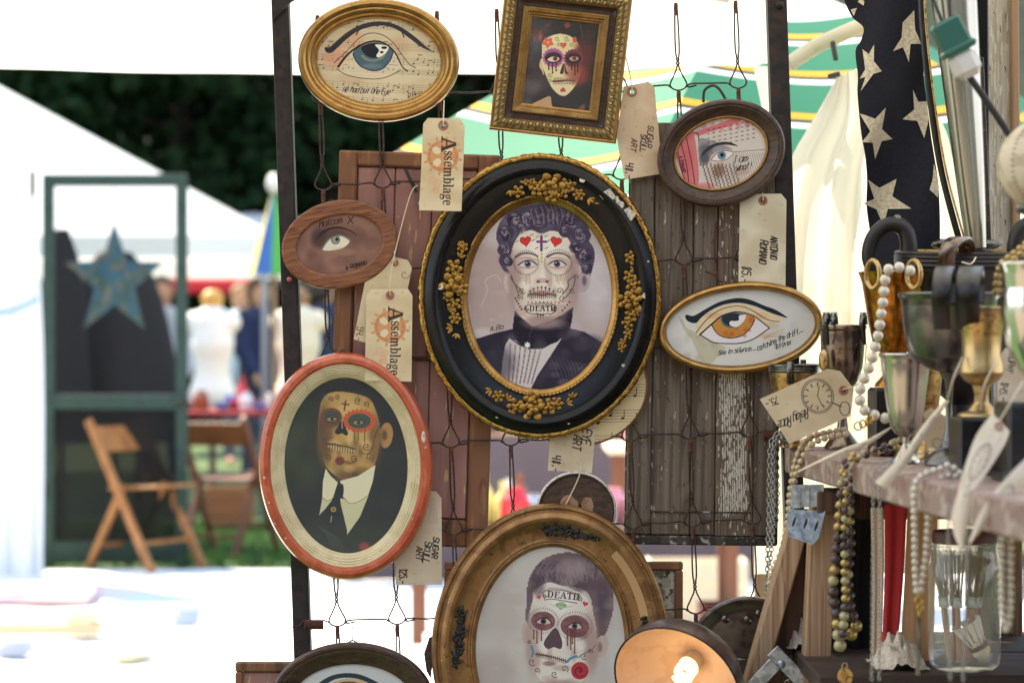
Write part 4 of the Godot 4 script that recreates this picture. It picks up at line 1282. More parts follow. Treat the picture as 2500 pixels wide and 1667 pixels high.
func boards() -> void:
	var d := 3.538
	# mauve door panel on the left, tilted a little
	var o := P(1010, 850, d)
	var t := thing("mauve_board", "faded mauve panelled board with brown edges behind the wire grid", "board", o, -0.033)
	plank_part("back_sheet", t, 812, 372, 1205, 1332, d + 0.012, 0.006, M.board_edge)
	for q in [[860, 412, 950, 874], [952, 412, 1042, 874], [1044, 412, 1150, 874], [860, 882, 948, 1262], [950, 882, 1050, 1262], [1052, 882, 1150, 1262]]:
		plank_part("panel_board", t, q[0], q[1], q[2], q[3], d + 0.0065, 0.005, M.mauve, 0.0015, 0.0004 * (int(q[0]) % 3))
	plank_part("stile", t, 812, 372, 857, 1332, d, 0.012, M.board_edge, 0.003)
	plank_part("stile", t, 1153, 372, 1205, 1332, d, 0.012, M.board_edge, 0.003)
	plank_part("rail", t, 858, 372, 1152, 409, d, 0.012, M.board_edge, 0.003)
	plank_part("rail", t, 858, 1266, 1152, 1332, d, 0.012, M.board_edge, 0.003)
	var bk := MB.new()
	bk.box(Vector3.ZERO, Vector3(0.012, 0.022, 0.003), Basis.IDENTITY, 0.001)
	bk.ball(Vector3(0, -0.011, 0.002), Vector3(0.008, 0.008, 0.003))
	part("hanging_plate", bk.done(), M.steel, t).position = P(1022, 478, d - 0.003) - o
	var hr := MB.new()
	hr.tube(smooth_path([P(990, 412, d - 0.006), P(1002, 440, d - 0.008), P(1018, 470, d - 0.005)], 4), 0.0028, 6)
	part("rubber_strap", hr.done(), mat(rgb(34, 32, 32), 0.5), t).transform = Transform3D(t.basis.inverse(), t.basis.inverse() * -o)
	# weathered grey board on the right
	o = P(1700, 880, d)
	t = thing("grey_board", "weathered grey plank board with flaking white paint behind the wire grid", "board", o, -0.013)
	plank_part("back_sheet", t, 1530, 330, 1905, 1330, d + 0.014, 0.006, M.grey_dark)
	var xs := [1534, 1594, 1690, 1750, 1842, 1901]
	flaking_plank(t, 1751, 300, 1841, 1306, d)
	for k in [0, 1, 2, 4]:
		var low := 1306.0
		plank_part("plank", t, xs[k] + 1.0, 300 if k else 410, xs[k + 1] - 1.0, low, d + 0.0015 * (k % 2), 0.011, M.grey_plank, 0.0015)
	plank_part("bottom_rail", t, 1532, 1309, 1903, 1331, d - 0.003, 0.014, M.grey_dark, 0.002)
	for q in [[1594, 1040, 1598, 1252], [1598, 1248, 1840, 1252]]:
		plank_part("moulding", t, q[0], q[1], q[2], q[3], d - 0.0012, 0.0028, M.grey_dark, 0.0006)
	var nl := MB.new()
	nl.tube(smooth_path([P(1750, 540, d - 0.005), P(1745, 600, d - 0.006), P(1750, 660, d - 0.005), P(1752, 690, d - 0.005)], 5), 0.0016, 5)
	nl.tube(smooth_path([P(1722, 662, d - 0.006), P(1745, 672, d - 0.008), P(1755, 686, d - 0.006), P(1766, 690, d - 0.006)], 4), 0.0014, 5)
	part("bent_wire", nl.done(), M.rust, t).transform = Transform3D(t.basis.inverse(), t.basis.inverse() * -o)
	# chipped cream board behind the lower oval
	o = P(1375, 1520, d + 0.01)
	t = thing("chipped_board", "chipped cream framed board behind the lower gilt oval frame", "board", o)
	plank_part("panel", t, 1100, 1390, 1650, 1760, d + 0.012, 0.006, M.chipped)
	plank_part("rail", t, 1084, 1372, 1668, 1392, d + 0.006, 0.014, M.board_edge)
	plank_part("stile", t, 1084, 1393, 1104, 1760, d + 0.006, 0.014, M.board_edge)
	plank_part("stile", t, 1648, 1393, 1668, 1760, d + 0.006, 0.014, M.board_edge)
	# brown board at the foot of the post
	o = P(650, 1700, d + 0.02)
	t = thing("brown_board", "dull brown board standing at the foot of the iron post", "board", o)
	plank_part("panel", t, 590, 1640, 950, 1900, d + 0.026, 0.006, M.mauve)
	plank_part("rail", t, 573, 1617, 960, 1640, d + 0.02, 0.014, M.board_edge)
	plank_part("stile", t, 573, 1641, 592, 1900, d + 0.02, 0.014, M.board_edge)

# a plank whose white paint has flaked away along the grain
func flaking_plank(t: Node3D, x0: float, y0: float, x1: float, y1: float, d: float) -> void:
	picture(x0 - 14, y0 - 14, x1 + 14, y1 + 14, 1, 0, 0, 1.9, rgb(120, 104, 90))
	var g := RandomNumberGenerator.new()
	g.seed = 12
	for k in 420:
		var x := g.randf_range(x0 - 12, x1 + 12)
		var y := g.randf_range(y0, y1)
		var c := g.randf_range(0.7, 1.12)
		line([V(x, y), V(x + g.randf_range(-1, 1), y + g.randf_range(40, 200))], g.randf_range(0.6, 2.2), Color(0.47 * c, 0.4 * c, 0.345 * c))
	for k in 1500:
		var f := g.randf()
		var y := g.randf_range(870, 1250) if k < 1250 else g.randf_range(y0, y1)
		var x := x0 + 10.0 + 62.0 * f if k < 1250 else g.randf_range(x0, x1)
		x = roundf(x / 5.5) * 5.5 + g.randf_range(-1.2, 1.2) + (y - 1060) * 0.013
		var dense := 0.5 + 0.5 * sin(y * 0.021 + x * 0.05) + 0.4 * sin(y * 0.13 + x * 0.3)
		if k < 1250 and g.randf() > 0.35 + 0.6 * dense: continue
		var c := g.randf_range(0.82, 1.0)
		line([V(x, y), V(x, y + g.randf_range(2, 15))], g.randf_range(1.4, 3.4), Color(0.85 * c, 0.82 * c, 0.76 * c))
	var o := PackedVector2Array()
	for q in [[x0, y0], [x1, y0], [x1, y1], [x0, y1]]:
		var p := P(q[0], q[1], d) - t.position
		o.append(V(p.x, p.y))
	var m := art_part(t, o, -d - t.position.z, 0.85)
	m.name = "plank_001"
	part("plank_core", box_mesh(Vector3((x1 - x0) * K * d, (y1 - y0) * K * d, 0.008)), M.grey_plank, t).position = (P(x0, y0, d) + P(x1, y1, d)) / 2.0 - t.position - Vector3(0, 0, 0.0055)

# ---------------------------------------------------------------- the art: painted in the photograph's own pixels, laid on the plane of each frame
func art_part(t: Node3D, outline: PackedVector2Array, z: float, rough := 0.6) -> MeshInstance3D:
	var r := picture_rect()
	var s := K * (-t.position.z)
	var c := Vector2(1250.0 + t.position.x / s, 833.5 - (t.position.y - H) / s)
	var turn := t.rotation.z
	var uv := func(p: Vector2) -> Vector2:
		var q := p.rotated(turn) / s
		return (c + V(q.x, -q.y) - r.position) / r.size
	var mb := MB.new()
	mb.slab(outline, z, z - 0.001, uv)
	var m := mat(Color.WHITE, rough, 0.0, texture())
	m.metallic_specular = 0.25
	m.texture_repeat = false
	return part("picture", mb.done(), m, t)

func glass_part(t: Node3D, outline: PackedVector2Array, z: float) -> void:
	var mb := MB.new()
	mb.slab(outline, z, z)
	part("glass", mb.done(), M.glass, t)

func hang_wire(t: Node3D, a: float, b: float) -> void:
	var mb := MB.new()
	mb.tube(smooth_path([Vector3(-a * 0.3, b * 0.4, 0.002), Vector3(0, b * 1.02, -0.001), Vector3(a * 0.3, b * 0.4, 0.002)], 6), 0.0012, 5)
	part("hanging_wire", mb.done(), M.wire, t)

func oval_frame(called: String, label: String, px: float, py: float, turn: float, lift := 0.0) -> Node3D:
	return thing(called, label, "picture frame", P(px, py, FD - lift), turn)

func frames() -> void:
	var s := K * FD
	# 1. gilt oval with an eye on sheet music
	var t := oval_frame("oval_frame", "gilt oval frame with a blue eye painted on sheet music", 925, 149, -0.05)
	part("moulding", oval_ring(crisp([V(4, 0), V(0, 10), V(1, 24), V(6, 32), V(14, 34), V(20, 30), V(22, 26), V(26, 27), V(31, 24), V(34, 17), V(40, 15), V(43, 10), V(46, 9), V(46, 2)]), 197, 150, s), M.gilt, t)
	eye_on_music()
	art_part(t, oval_points(156 * s, 109 * s), 4 * s)
	hang_wire(t, 197 * s, 150 * s)
	# 2. rectangular gilt frame
	t = thing("rectangular_frame", "carved gilt rectangular frame with a dark red skull-painted portrait", "picture frame", P(1369, 156, FD - 0.004), -0.113)
	rect_frame(t)
	# 3. brown oval with a red and grey eye drawing
	t = oval_frame("oval_frame", "dark brown oval frame with a small eye above scribbled lines", 1760, 375, 0.32, 0.005)
	part("moulding", oval_ring(crisp([V(4, 0), V(0, 9), V(0, 22), V(5, 30), V(11, 31), V(14, 27), V(18, 27), V(22, 24), V(32, 14), V(40, 11), V(41, 6)]), 158, 128, s), M.walnut, t)
	part("gilt_lip", oval_ring([V(40, 6), V(40, 14), V(42.5, 15), V(45, 13), V(46, 5)], 158, 128, s), M.gilt, t)
	scribbled_eye()
	art_part(t, oval_points(113 * s, 84 * s), 5 * s)
	var lp := MB.new()
	lp.tube(smooth_path([P(1718, 250, FD), P(1720, 222, FD), P(1738, 209, FD), P(1755, 216, FD), P(1772, 242, FD)], 5), 0.0022, 6)
	var loop := part("hanging_loop", lp.done(), mat(rgb(40, 38, 40), 0.5), t)
	loop.transform = t.transform.affine_inverse()
	# 4. flat wooden oval
	t = oval_frame("oval_frame", "flat brown wooden oval plaque with a grey eye and cursive lettering", 829, 597, 0.2, 0.004)
	part("moulding", oval_ring(crisp([V(2, 0), V(0, 3), V(1, 11), V(4, 13), V(33, 13), V(36, 11), V(37, 6)]), 143, 108, s), M.oak, t)
	grey_eye()
	art_part(t, oval_points(107 * s, 72 * s), 7 * s)
	hang_wire(t, 143 * s, 108 * s)
	# 5. the big black oval
	black_oval()
	# 6. narrow gilt oval with an orange eye
	t = oval_frame("oval_frame", "narrow gilt oval frame with an orange eye on white", 1808, 800, 0.09, 0.004)
	part("moulding", oval_ring(crisp([V(3, 0), V(0, 6), V(0, 14), V(4, 21), V(10, 24), V(15, 22), V(20, 14), V(21, 6)]), 202, 112, s), M.gilt, t)
	orange_eye()
	art_part(t, oval_points(182 * s, 92 * s), 7 * s)
	hang_wire(t, 202 * s, 112 * s)
	# 7. red oval with a cream liner
	t = oval_frame("oval_frame", "glossy red oval frame with a cream liner and a yellow-faced portrait", 845, 1136, 0.035, 0.003)
	part("moulding", oval_ring(crisp([V(5, 0), V(0, 9), V(0, 20), V(5, 32), V(14, 38), V(24, 37), V(29, 31), V(30, 24)]), 212, 276, s, 120), M.red_paint, t)
	part("liner", oval_ring(crisp([V(29, 22), V(29, 30), V(32, 31), V(35, 27), V(38, 28), V(41, 24), V(44, 25), V(47, 21), V(50, 21), V(54, 16), V(58, 14), V(62, 9), V(62, 5)], 0.2), 212, 276, s, 120), M.cream_paint, t)
	for q in [[-212, 22, 5], [-206, 88, 4], [202, -66, 9], [-150, 166, 4], [207, -40, 4]]:
		var ch := MB.new()
		ch.ball(Vector3.ZERO, Vector3(q[2] * s * 0.6, q[2] * s * (1.6 if q[2] > 6 else 0.7), 1.2 * s), 8, 6)
		var w := atan2(-q[1] / 276.0, q[0] / 212.0)
		part("paint_chip", ch.done(), M.gesso, t).position = Vector3(cos(w) * 198 * s, sin(w) * 262 * s, 37.5 * s)
	yellow_face()
	art_part(t, oval_points(151 * s, 215 * s), 5 * s, 0.5)
	glass_part(t, oval_points(150.5 * s, 214.5 * s), 7 * s)
	hang_wire(t, 212 * s, 276 * s)
	# 8. lower gilt oval
	lower_oval()
	# 9. dark oval at the bottom
	t = oval_frame("oval_frame", "dark brown oval frame with a painted eye low on the rack", 860, 1716, 0.0, 0.006)
	part("moulding", oval_ring(crisp([V(4, 0), V(0, 9), V(0, 24), V(6, 32), V(12, 32), V(16, 28), V(22, 27), V(30, 20), V(48, 12), V(54, 10), V(55, 4)]), 202, 150, s), M.walnut, t)
	picture(700, 940, 1900, 2000, 4.276, 550, 1400, 1.6, rgb(206, 204, 200))
	shape([960, 1160, 1050, 1090, 1160, 1048, 1300, 1036, 1440, 1062, 1620, 1150, 1700, 1230, 1560, 1170, 1430, 1110, 1300, 1084, 1160, 1096, 1060, 1150, 1000, 1220], rgb(52, 66, 72))
	shape([1000, 1230, 1100, 1140, 1300, 1090, 1450, 1120, 1600, 1240, 1500, 1300, 1100, 1300], rgb(206, 172, 132))
	stroke([1080, 1230, 1180, 1150, 1300, 1130, 1420, 1160, 1520, 1240], 14, rgb(40, 44, 52))
	oval(1300, 1290, 110, 110, rgb(92, 116, 128))
	oval(1300, 1280, 50, 50, rgb(30, 32, 40))
	stroke([980, 1390, 1150, 1470, 1320, 1490, 1480, 1450, 1620, 1370], 10, rgb(60, 52, 50))
	art_part(t, oval_points(147 * s, 95 * s), 5 * s)
	hang_wire(t, 202 * s, 150 * s)

func eye_on_music() -> void:
	picture(350, 100, 1330, 800, 3.016, 650, 0, 1.7, rgb(214, 198, 166))
	blotches(350, 100, 1330, 800, 16, 60, 160, rgb(196, 176, 140), 0.4, 5)
	var ink := rgb(60, 54, 50)
	for g in [[150, 6, 9], [296, 5, 12], [398, 5, 12], [482, 5, 9], [596, 5, 15], [706, 5, 14]]:
		for k in g[1]:
			line([V(350, g[0] + g[2] * k - 6), V(1330, g[0] + g[2] * k + 46)], 1.6, rgb(116, 104, 88))
		var gr := RandomNumberGenerator.new()
		gr.seed = int(g[0])
		for n in 26:
			var x := 370 + 37.0 * n + gr.randf() * 14
			var y: float = g[0] + (x - 350) * 0.053 + gr.randf_range(0.0, 4.0) * g[2]
			if n % 7 == 3:
				line([V(x, g[0] + (x - 350) * 0.053), V(x, g[0] + 4 * g[2] + (x - 350) * 0.053)], 2.0, ink)
			elif gr.randf() < 0.7:
				oval(x, y, 7, 5, ink, -0.3)
				line([V(x + 6, y), V(x + 6, y - 34)], 2.2, ink)
				if gr.randf() < 0.35: line([V(x + 6, y - 34), V(x + 34, y - 32)], 4.0, ink)
	soft(500, 420, 150, 120, rgb(206, 140, 110), 0.6)
	soft(640, 300, 120, 110, rgb(206, 150, 120), 0.5)
	soft(980, 340, 120, 110, rgb(200, 160, 130), 0.5)
	soft(620, 580, 160, 70, rgb(190, 160, 130), 0.5)
	shape([540, 500, 620, 400, 700, 335, 800, 306, 890, 330, 950, 390, 1010, 500, 980, 525, 880, 568, 760, 580, 600, 552], rgb(222, 210, 184, 0.55))
	shape([636, 390, 655, 440, 700, 492, 780, 522, 850, 510, 910, 450, 934, 385, 900, 340, 800, 312, 690, 345], rgb(82, 102, 116))
	soft(780, 490, 110, 30, rgb(118, 140, 146), 0.6)
	rays(785, 392, 76, 46, 26, 16, 3.5, rgb(150, 160, 118), 0.2, PI - 0.2)
	shape([700, 350, 760, 322, 840, 322, 890, 345, 880, 390, 830, 425, 770, 425, 720, 395], rgb(42, 44, 54))
	shape([800, 332, 850, 330, 900, 346, 880, 392, 830, 424, 810, 410, 830, 370], rgb(232, 228, 214))
	oval(868, 352, 22, 10, rgb(40, 42, 50))
	oval(850, 385, 14, 9, rgb(60, 62, 66))
	stroke([530, 492, 600, 402, 700, 332, 800, 304, 880, 326, 950, 392, 1000, 490, 1040, 525], 15, rgb(48, 38, 40), 8)
	stroke([500, 465, 600, 370, 680, 286, 760, 246, 850, 256, 930, 310, 990, 390, 1050, 470, 1102, 500], 5, rgb(70, 56, 56))
	stroke([520, 508, 600, 555, 760, 582, 880, 570, 992, 516], 5, rgb(78, 64, 60))
	stroke([640, 392, 655, 440, 700, 492, 780, 522, 850, 510, 910, 450, 934, 386], 7, rgb(52, 56, 70))
	shape([430, 350, 470, 345, 520, 300, 600, 235, 700, 182, 800, 160, 900, 166, 990, 200, 1090, 268, 1170, 338, 1222, 382, 1140, 346, 1050, 280, 970, 224, 880, 192, 780, 196, 680, 228, 600, 282, 530, 348, 480, 390, 440, 384], rgb(66, 62, 70))
	stroke([445, 366, 480, 366, 540, 312, 640, 238], 16, rgb(52, 48, 56), 8)
	write("He had but One Eye", 560, 676, 40, 0.06, 3.6, rgb(58, 50, 66), 0.35, 0.6, 0.2, 4)
	write("R Prior", 1044, 734, 40, -0.28, 3.6, rgb(58, 50, 66), 0.35, 0.6, 0.2, 5)

func rect_frame(t: Node3D) -> void:
	var s := K * (FD - 0.004)
	var w := 311.0
	var h := 360.0
	# an outer plain edge, a carved band, a dark cove, an inner stepped liner
	picture(0, 0, 128, 64, 1, 0, 0, 2, rgb(172, 146, 92))
	blotches(0, 0, 128, 64, 30, 8, 24, rgb(136, 108, 60), 0.6, 8)
	for k in 4:
		var x := 16.0 + 32.0 * k
		for q in 4:
			stroke([x - 14 + q * 3, 56, x - 12 + q * 3, 36 + q, x - 4 + q, 18 + q * 3, x, 10 + q * 6], 1.8, rgb(78, 58, 30))
			stroke([x + 14 - q * 3, 56, x + 12 - q * 3, 36 + q, x + 4 - q, 18 + q * 3, x, 10 + q * 6], 1.8, rgb(78, 58, 30))
		oval(x, 40, 5, 8, rgb(204, 178, 118))
		spiral(x + 16, 24, 8, 1.2, 0, 2, rgb(78, 58, 30))
		oval(x, 60, 3, 2, rgb(70, 50, 26))
	for k in 32: oval(2 + 4 * k, 3, 1.4, 1.6, rgb(84, 62, 32))
	var band := texture()
	var bm := mat(Color.WHITE, 0.4, 0.5, band)
	bm.heightmap_enabled = true
	bm.heightmap_texture = band
	bm.heightmap_scale = 0.12
	var profs := {
		"outer_edge": [M.gilt, [V(3, 0), V(0, 6), V(0, 22), V(3, 26), V(7, 25)]],
		"carved_band": [bm, [V(7, 24), V(9, 29), V(16, 33), V(25, 33), V(31, 28), V(33, 22)]],
		"dark_cove": [M.walnut, [V(33, 22), V(36, 14), V(42, 10), V(48, 10), V(50, 12)]],
		"inner_liner": [M.gilt, [V(50, 10), V(50, 18), V(53, 20), V(62, 19), V(64, 14), V(68, 14), V(70, 10), V(73, 9), V(74, 4)]],
	}
	for k in profs:
		var mb := MB.new()
		var prof: Array = crisp(profs[k][1])
		for side in 4:
			mb.smooth(side)
			var rows := []
			var long := w if side % 2 == 0 else h
			for i in 2:
				var row := PackedVector3Array()
				for q in prof:
					var p := V(w / 2 - q.x, h / 2 - q.x)
					var c: Vector2 = [V(-p.x, p.y), V(p.x, p.y), V(p.x, -p.y), V(-p.x, -p.y)][(side + i) % 4]
					row.append(Vector3(c.x, c.y, q.y) * s)
				rows.append(row)
			mb.grid(rows, false, false, round(long / 128.0 * 1.6), 1.0)
		part(k, mb.done(), profs[k][0], t)
	red_portrait()
	var o := PackedVector2Array()
	for q in [V(-83, 108), V(83, 108), V(83, -108), V(-83, -108)]: o.append(q * s)
	art_part(t, o, 3 * s, 0.45)
	glass_part(t, o, 6 * s)
	hang_wire(t, 150 * s, 180 * s)

# the tones of a printed face: sides and chin darker, brow, nose and cheeks lighter
func face_tones(x: float, y: float, rx: float, ry: float, dark: Color, lite: Color) -> void:
	soft(x - rx * 0.86, y + ry * 0.1, rx * 0.36, ry * 0.9, dark, 0.65)
	soft(x + rx * 0.88, y + ry * 0.1, rx * 0.34, ry * 0.9, dark, 0.65)
	soft(x, y + ry * 0.98, rx * 0.9, ry * 0.22, dark, 0.8)
	soft(x, y - ry * 0.6, rx * 0.62, ry * 0.3, lite, 0.75)
	for e in [-1, 1]:
		soft(x + e * rx * 0.5, y - ry * 0.3, rx * 0.36, ry * 0.15, dark, 0.5)
		soft(x + e * rx * 0.55, y + ry * 0.18, rx * 0.3, ry * 0.16, lite, 0.6)
		soft(x + e * rx * 0.36, y + ry * 0.36, rx * 0.12, ry * 0.2, dark, 0.45)
	soft(x, y, rx * 0.15, ry * 0.36, lite, 0.7)
	soft(x + rx * 0.2, y + ry * 0.08, rx * 0.12, ry * 0.26, dark, 0.45)
	soft(x, y + ry * 0.62, rx * 0.4, ry * 0.08, dark, 0.5)
	soft(x, y + ry * 0.78, rx * 0.3, ry * 0.12, lite, 0.5)

func red_portrait() -> void:
	picture(390, 90, 1140, 970, 3.484, 1150, 0, 1.6, rgb(34, 14, 10))
	blotches(390, 90, 700, 500, 26, 20, 70, rgb(150, 64, 40), 0.5, 11)
	blotches(900, 300, 1140, 800, 18, 30, 90, rgb(96, 30, 18), 0.5, 12)
	blotches(400, 500, 640, 850, 14, 40, 100, rgb(90, 26, 16), 0.45, 13)
	soft(560, 300, 70, 90, rgb(190, 100, 70), 0.6)
	for k in 6: stroke([520 + 14 * k, 420, 510 + 12 * k, 330, 540 + 10 * k, 240], 5, rgb(40, 14, 10))
	soft(820, 215, 40, 40, rgb(190, 90, 60), 0.7)
	soft(1040, 200, 70, 40, rgb(130, 50, 36), 0.5)
	shape([580, 560, 600, 500, 620, 640, 600, 600], rgb(226, 190, 150))
	shape([602, 420, 615, 350, 680, 305, 760, 288, 840, 306, 905, 360, 945, 430, 955, 520, 930, 640, 880, 740, 810, 812, 755, 810, 690, 750, 640, 650, 605, 550], rgb(232, 214, 168))
	soft(960, 480, 120, 200, rgb(96, 26, 16), 0.95)
	soft(920, 640, 120, 130, rgb(150, 50, 28), 0.8)
	soft(850, 600, 90, 120, rgb(170, 90, 56), 0.6)
	soft(740, 340, 80, 60, rgb(246, 236, 200), 0.6)
	blur(2.5)
	for e in [[700, 492, 84, 76], [872, 498, 76, 72]]:
		oval(e[0], e[1], e[2], e[3], rgb(168, 76, 136) if e[0] < 800 else rgb(110, 34, 60))
		for k in 18:
			var w := TAU * k / 18
			oval(e[0] + cos(w) * e[2], e[1] + sin(w) * e[3], 10, 10, rgb(190, 100, 160) if e[0] < 800 else rgb(130, 40, 70))
		oval(e[0], e[1], e[2] * 0.86, e[3] * 0.62, rgb(26, 8, 10))
	shape([650, 510, 680, 486, 720, 482, 752, 500, 730, 522, 690, 526], rgb(232, 214, 196), true)
	oval(716, 500, 20, 20, rgb(150, 50, 36))
	oval(718, 500, 9, 9, rgb(20, 6, 6))
	shape([835, 498, 860, 482, 895, 482, 916, 498, 890, 518, 856, 518], rgb(200, 160, 130))
	oval(880, 498, 18, 18, rgb(120, 40, 30))
	for q in [[662, 590], [694, 620], [724, 600], [856, 590], [884, 635], [908, 610]]:
		line([V(q[0], 540), V(q[0], q[1])], 10, rgb(24, 8, 10), 8)
		oval(q[0], q[1], 7, 8, rgb(24, 8, 10))
	shape([788, 535, 766, 590, 757, 626, 780, 628, 790, 600], rgb(24, 8, 8))
	shape([795, 535, 812, 600, 832, 632, 805, 628, 795, 600], rgb(90, 24, 16))
	stroke([698, 692, 760, 690, 820, 684, 886, 690], 16, rgb(120, 50, 40), 10)
	for k in 14: line([V(706 + 13 * k, 664 - 4 * sin(k * 0.5)), V(702 + 13 * k, 716)], 4, rgb(50, 18, 14))
	heart(785, 385, 27, rgb(226, 84, 60), rgb(40, 14, 10))
	heart(782, 766, 22, rgb(206, 50, 36), rgb(40, 14, 10), PI)
	for k in 5:
		var w := TAU * k / 5 + 0.4
		oval(655 + cos(w) * 26, 362 + sin(w) * 24, 22, 17, rgb(226, 96, 64), w)
	oval(655, 362, 12, 12, rgb(240, 170, 90))
	oval(882, 340, 18, 26, rgb(206, 84, 56))
	for q in [[735, 330, 22, 1.0], [745, 380, 18, -1.0], [815, 330, 24, 1.0], [855, 385, 22, -1.0], [672, 640, 22, 1.0], [668, 690, 18, -1.0]]:
		spiral(q[0], q[1], q[2], 1.3, 0.5, 6, rgb(142, 150, 50), q[3])
	shape([520, 895, 590, 850, 672, 820, 684, 880, 690, 920], rgb(200, 160, 126))
	shape([700, 920, 800, 935, 900, 930, 960, 880, 940, 950, 700, 950], rgb(120, 70, 56))
	shape([690, 810, 760, 815, 830, 812, 900, 760, 940, 880, 860, 930, 740, 930, 690, 900], rgb(30, 10, 8))

func scribbled_eye() -> void:
	picture(420, 280, 1120, 880, 2.904, 1500, 180, 1.9, rgb(212, 202, 194))
	blotches(430, 290, 1110, 870, 14, 60, 130, rgb(190, 176, 168), 0.5, 15)
	for q in [[430, 560, 500, 460, 560, 410, 600, 760, 520, 780], [560, 420, 700, 370, 840, 320, 900, 330, 820, 370, 660, 420, 600, 440]]:
		shape(q, rgb(206, 120, 124))
	for k in 6: soft(640 + 60 * k, 390 - 8 * k, 26, 60, rgb(208, 116, 120), 0.6)
	soft(520, 620, 60, 150, rgb(200, 96, 104), 0.7)
	soft(640, 800, 110, 40, rgb(206, 110, 116), 0.7)
	for q in [[470, 480, 510, 640, 530, 780], [510, 450, 550, 640, 570, 780], [450, 560, 480, 700, 520, 790]]:
		stroke([q[0], q[1], q[2], q[3], q[4], q[5]], 6, rgb(84, 50, 54))
	stroke([560, 420, 596, 436, 600, 560, 612, 650], 6, rgb(50, 44, 48))
	shape([600, 470, 680, 470, 760, 500, 840, 540, 780, 540, 700, 570, 660, 640, 610, 640], rgb(150, 146, 150))
	soft(650, 540, 70, 60, rgb(96, 92, 100), 0.8)
	soft(640, 600, 50, 60, rgb(70, 66, 74), 0.7)
	shape([612, 590, 640, 540, 700, 500, 770, 484, 830, 490, 876, 514, 800, 504, 730, 512, 670, 545], rgb(58, 54, 60))
	shape([690, 614, 730, 568, 780, 552, 846, 566, 800, 606, 740, 618], rgb(226, 220, 216))
	stroke([684, 616, 720, 570, 780, 545, 850, 556], 6, rgb(170, 84, 88))
	stroke([690, 614, 740, 620, 800, 606, 846, 568], 4, rgb(120, 84, 84))
	oval(762, 580, 30, 32, rgb(112, 140, 164))
	oval(764, 576, 14, 15, rgb(36, 40, 50))
	stroke([850, 556, 960, 546, 1070, 538], 4, rgb(120, 112, 110))
	for k in 9:
		var o := []
		for i in 24: o.append(V(626 + 27 * k + 6 * sin(i * 1.7) + i * 2.2, 646 - 6 * (k % 3) + i * 7.2))
		line(o, 5, rgb(62, 56, 58))
	soft(740, 690, 60, 70, rgb(120, 84, 66), 0.7)
	for k in 17: line([V(840 + 15 * k, 560), V(800 + 17 * k + 60, 820 - 10 * k)], 2.5, rgb(140, 126, 116))
	soft(900, 690, 90, 50, rgb(170, 140, 120), 0.5)
	for i in 9:
		for j in 5:
			line([V(660 + 40 * i, 400 + 30 * j - 8 * i), V(674 + 40 * i, 396 + 30 * j - 8 * i)], 6, rgb(80, 60, 62))
	write("I am", 840, 630, 46, -0.1, 5, rgb(60, 56, 62), 0.4, 0.8, 0.3, 6)
	write("what!", 866, 690, 40, -0.22, 5, rgb(60, 56, 62), 0.4, 0.7, 0.2, 7)
	write("A.ROMANO", 456, 590, 26, 1.35, 4, rgb(70, 44, 48), 0.0, 0.6, 0.3, 8)

func grey_eye() -> void:
	picture(180, 250, 850, 780, 3.016, 660, 430, 1.9, rgb(132, 98, 86))
	blotches(190, 260, 840, 760, 30, 50, 140, rgb(160, 120, 104), 0.4, 17)
	blotches(190, 260, 840, 760, 24, 50, 130, rgb(104, 74, 68), 0.45, 18)
	soft(360, 460, 90, 110, rgb(70, 54, 52), 0.8)
	soft(470, 430, 150, 60, rgb(84, 64, 60), 0.7)
	shape([336, 470, 372, 410, 440, 378, 520, 374, 600, 404, 640, 440, 580, 404, 510, 388, 440, 396, 390, 430], rgb(58, 46, 46))
	shape([382, 542, 420, 482, 468, 444, 530, 438, 584, 474, 548, 522, 470, 546], rgb(222, 212, 190))
	stroke([380, 540, 420, 480, 468, 446, 530, 440, 590, 474], 10, rgb(112, 124, 124))
	oval(480, 470, 34, 33, rgb(112, 108, 106))
	oval(480, 470, 26, 25, rgb(150, 146, 142))
	oval(490, 466, 12, 12, rgb(36, 32, 34))
	soft(540, 560, 120, 40, rgb(170, 130, 110), 0.5)
	blur(2.0)
	write("Malcom", 362, 378, 44, -0.22, 5, rgb(54, 38, 36), 0.3, 0.85, 0.2, 9)
	write("X", 566, 352, 52, -0.05, 6, rgb(54, 38, 36), 0.2, 1.1, 0.2, 10)
	write("A-ROMANO", 560, 692, 28, -0.28, 5, rgb(48, 34, 34), 0.0, 0.75, 0.35, 11)

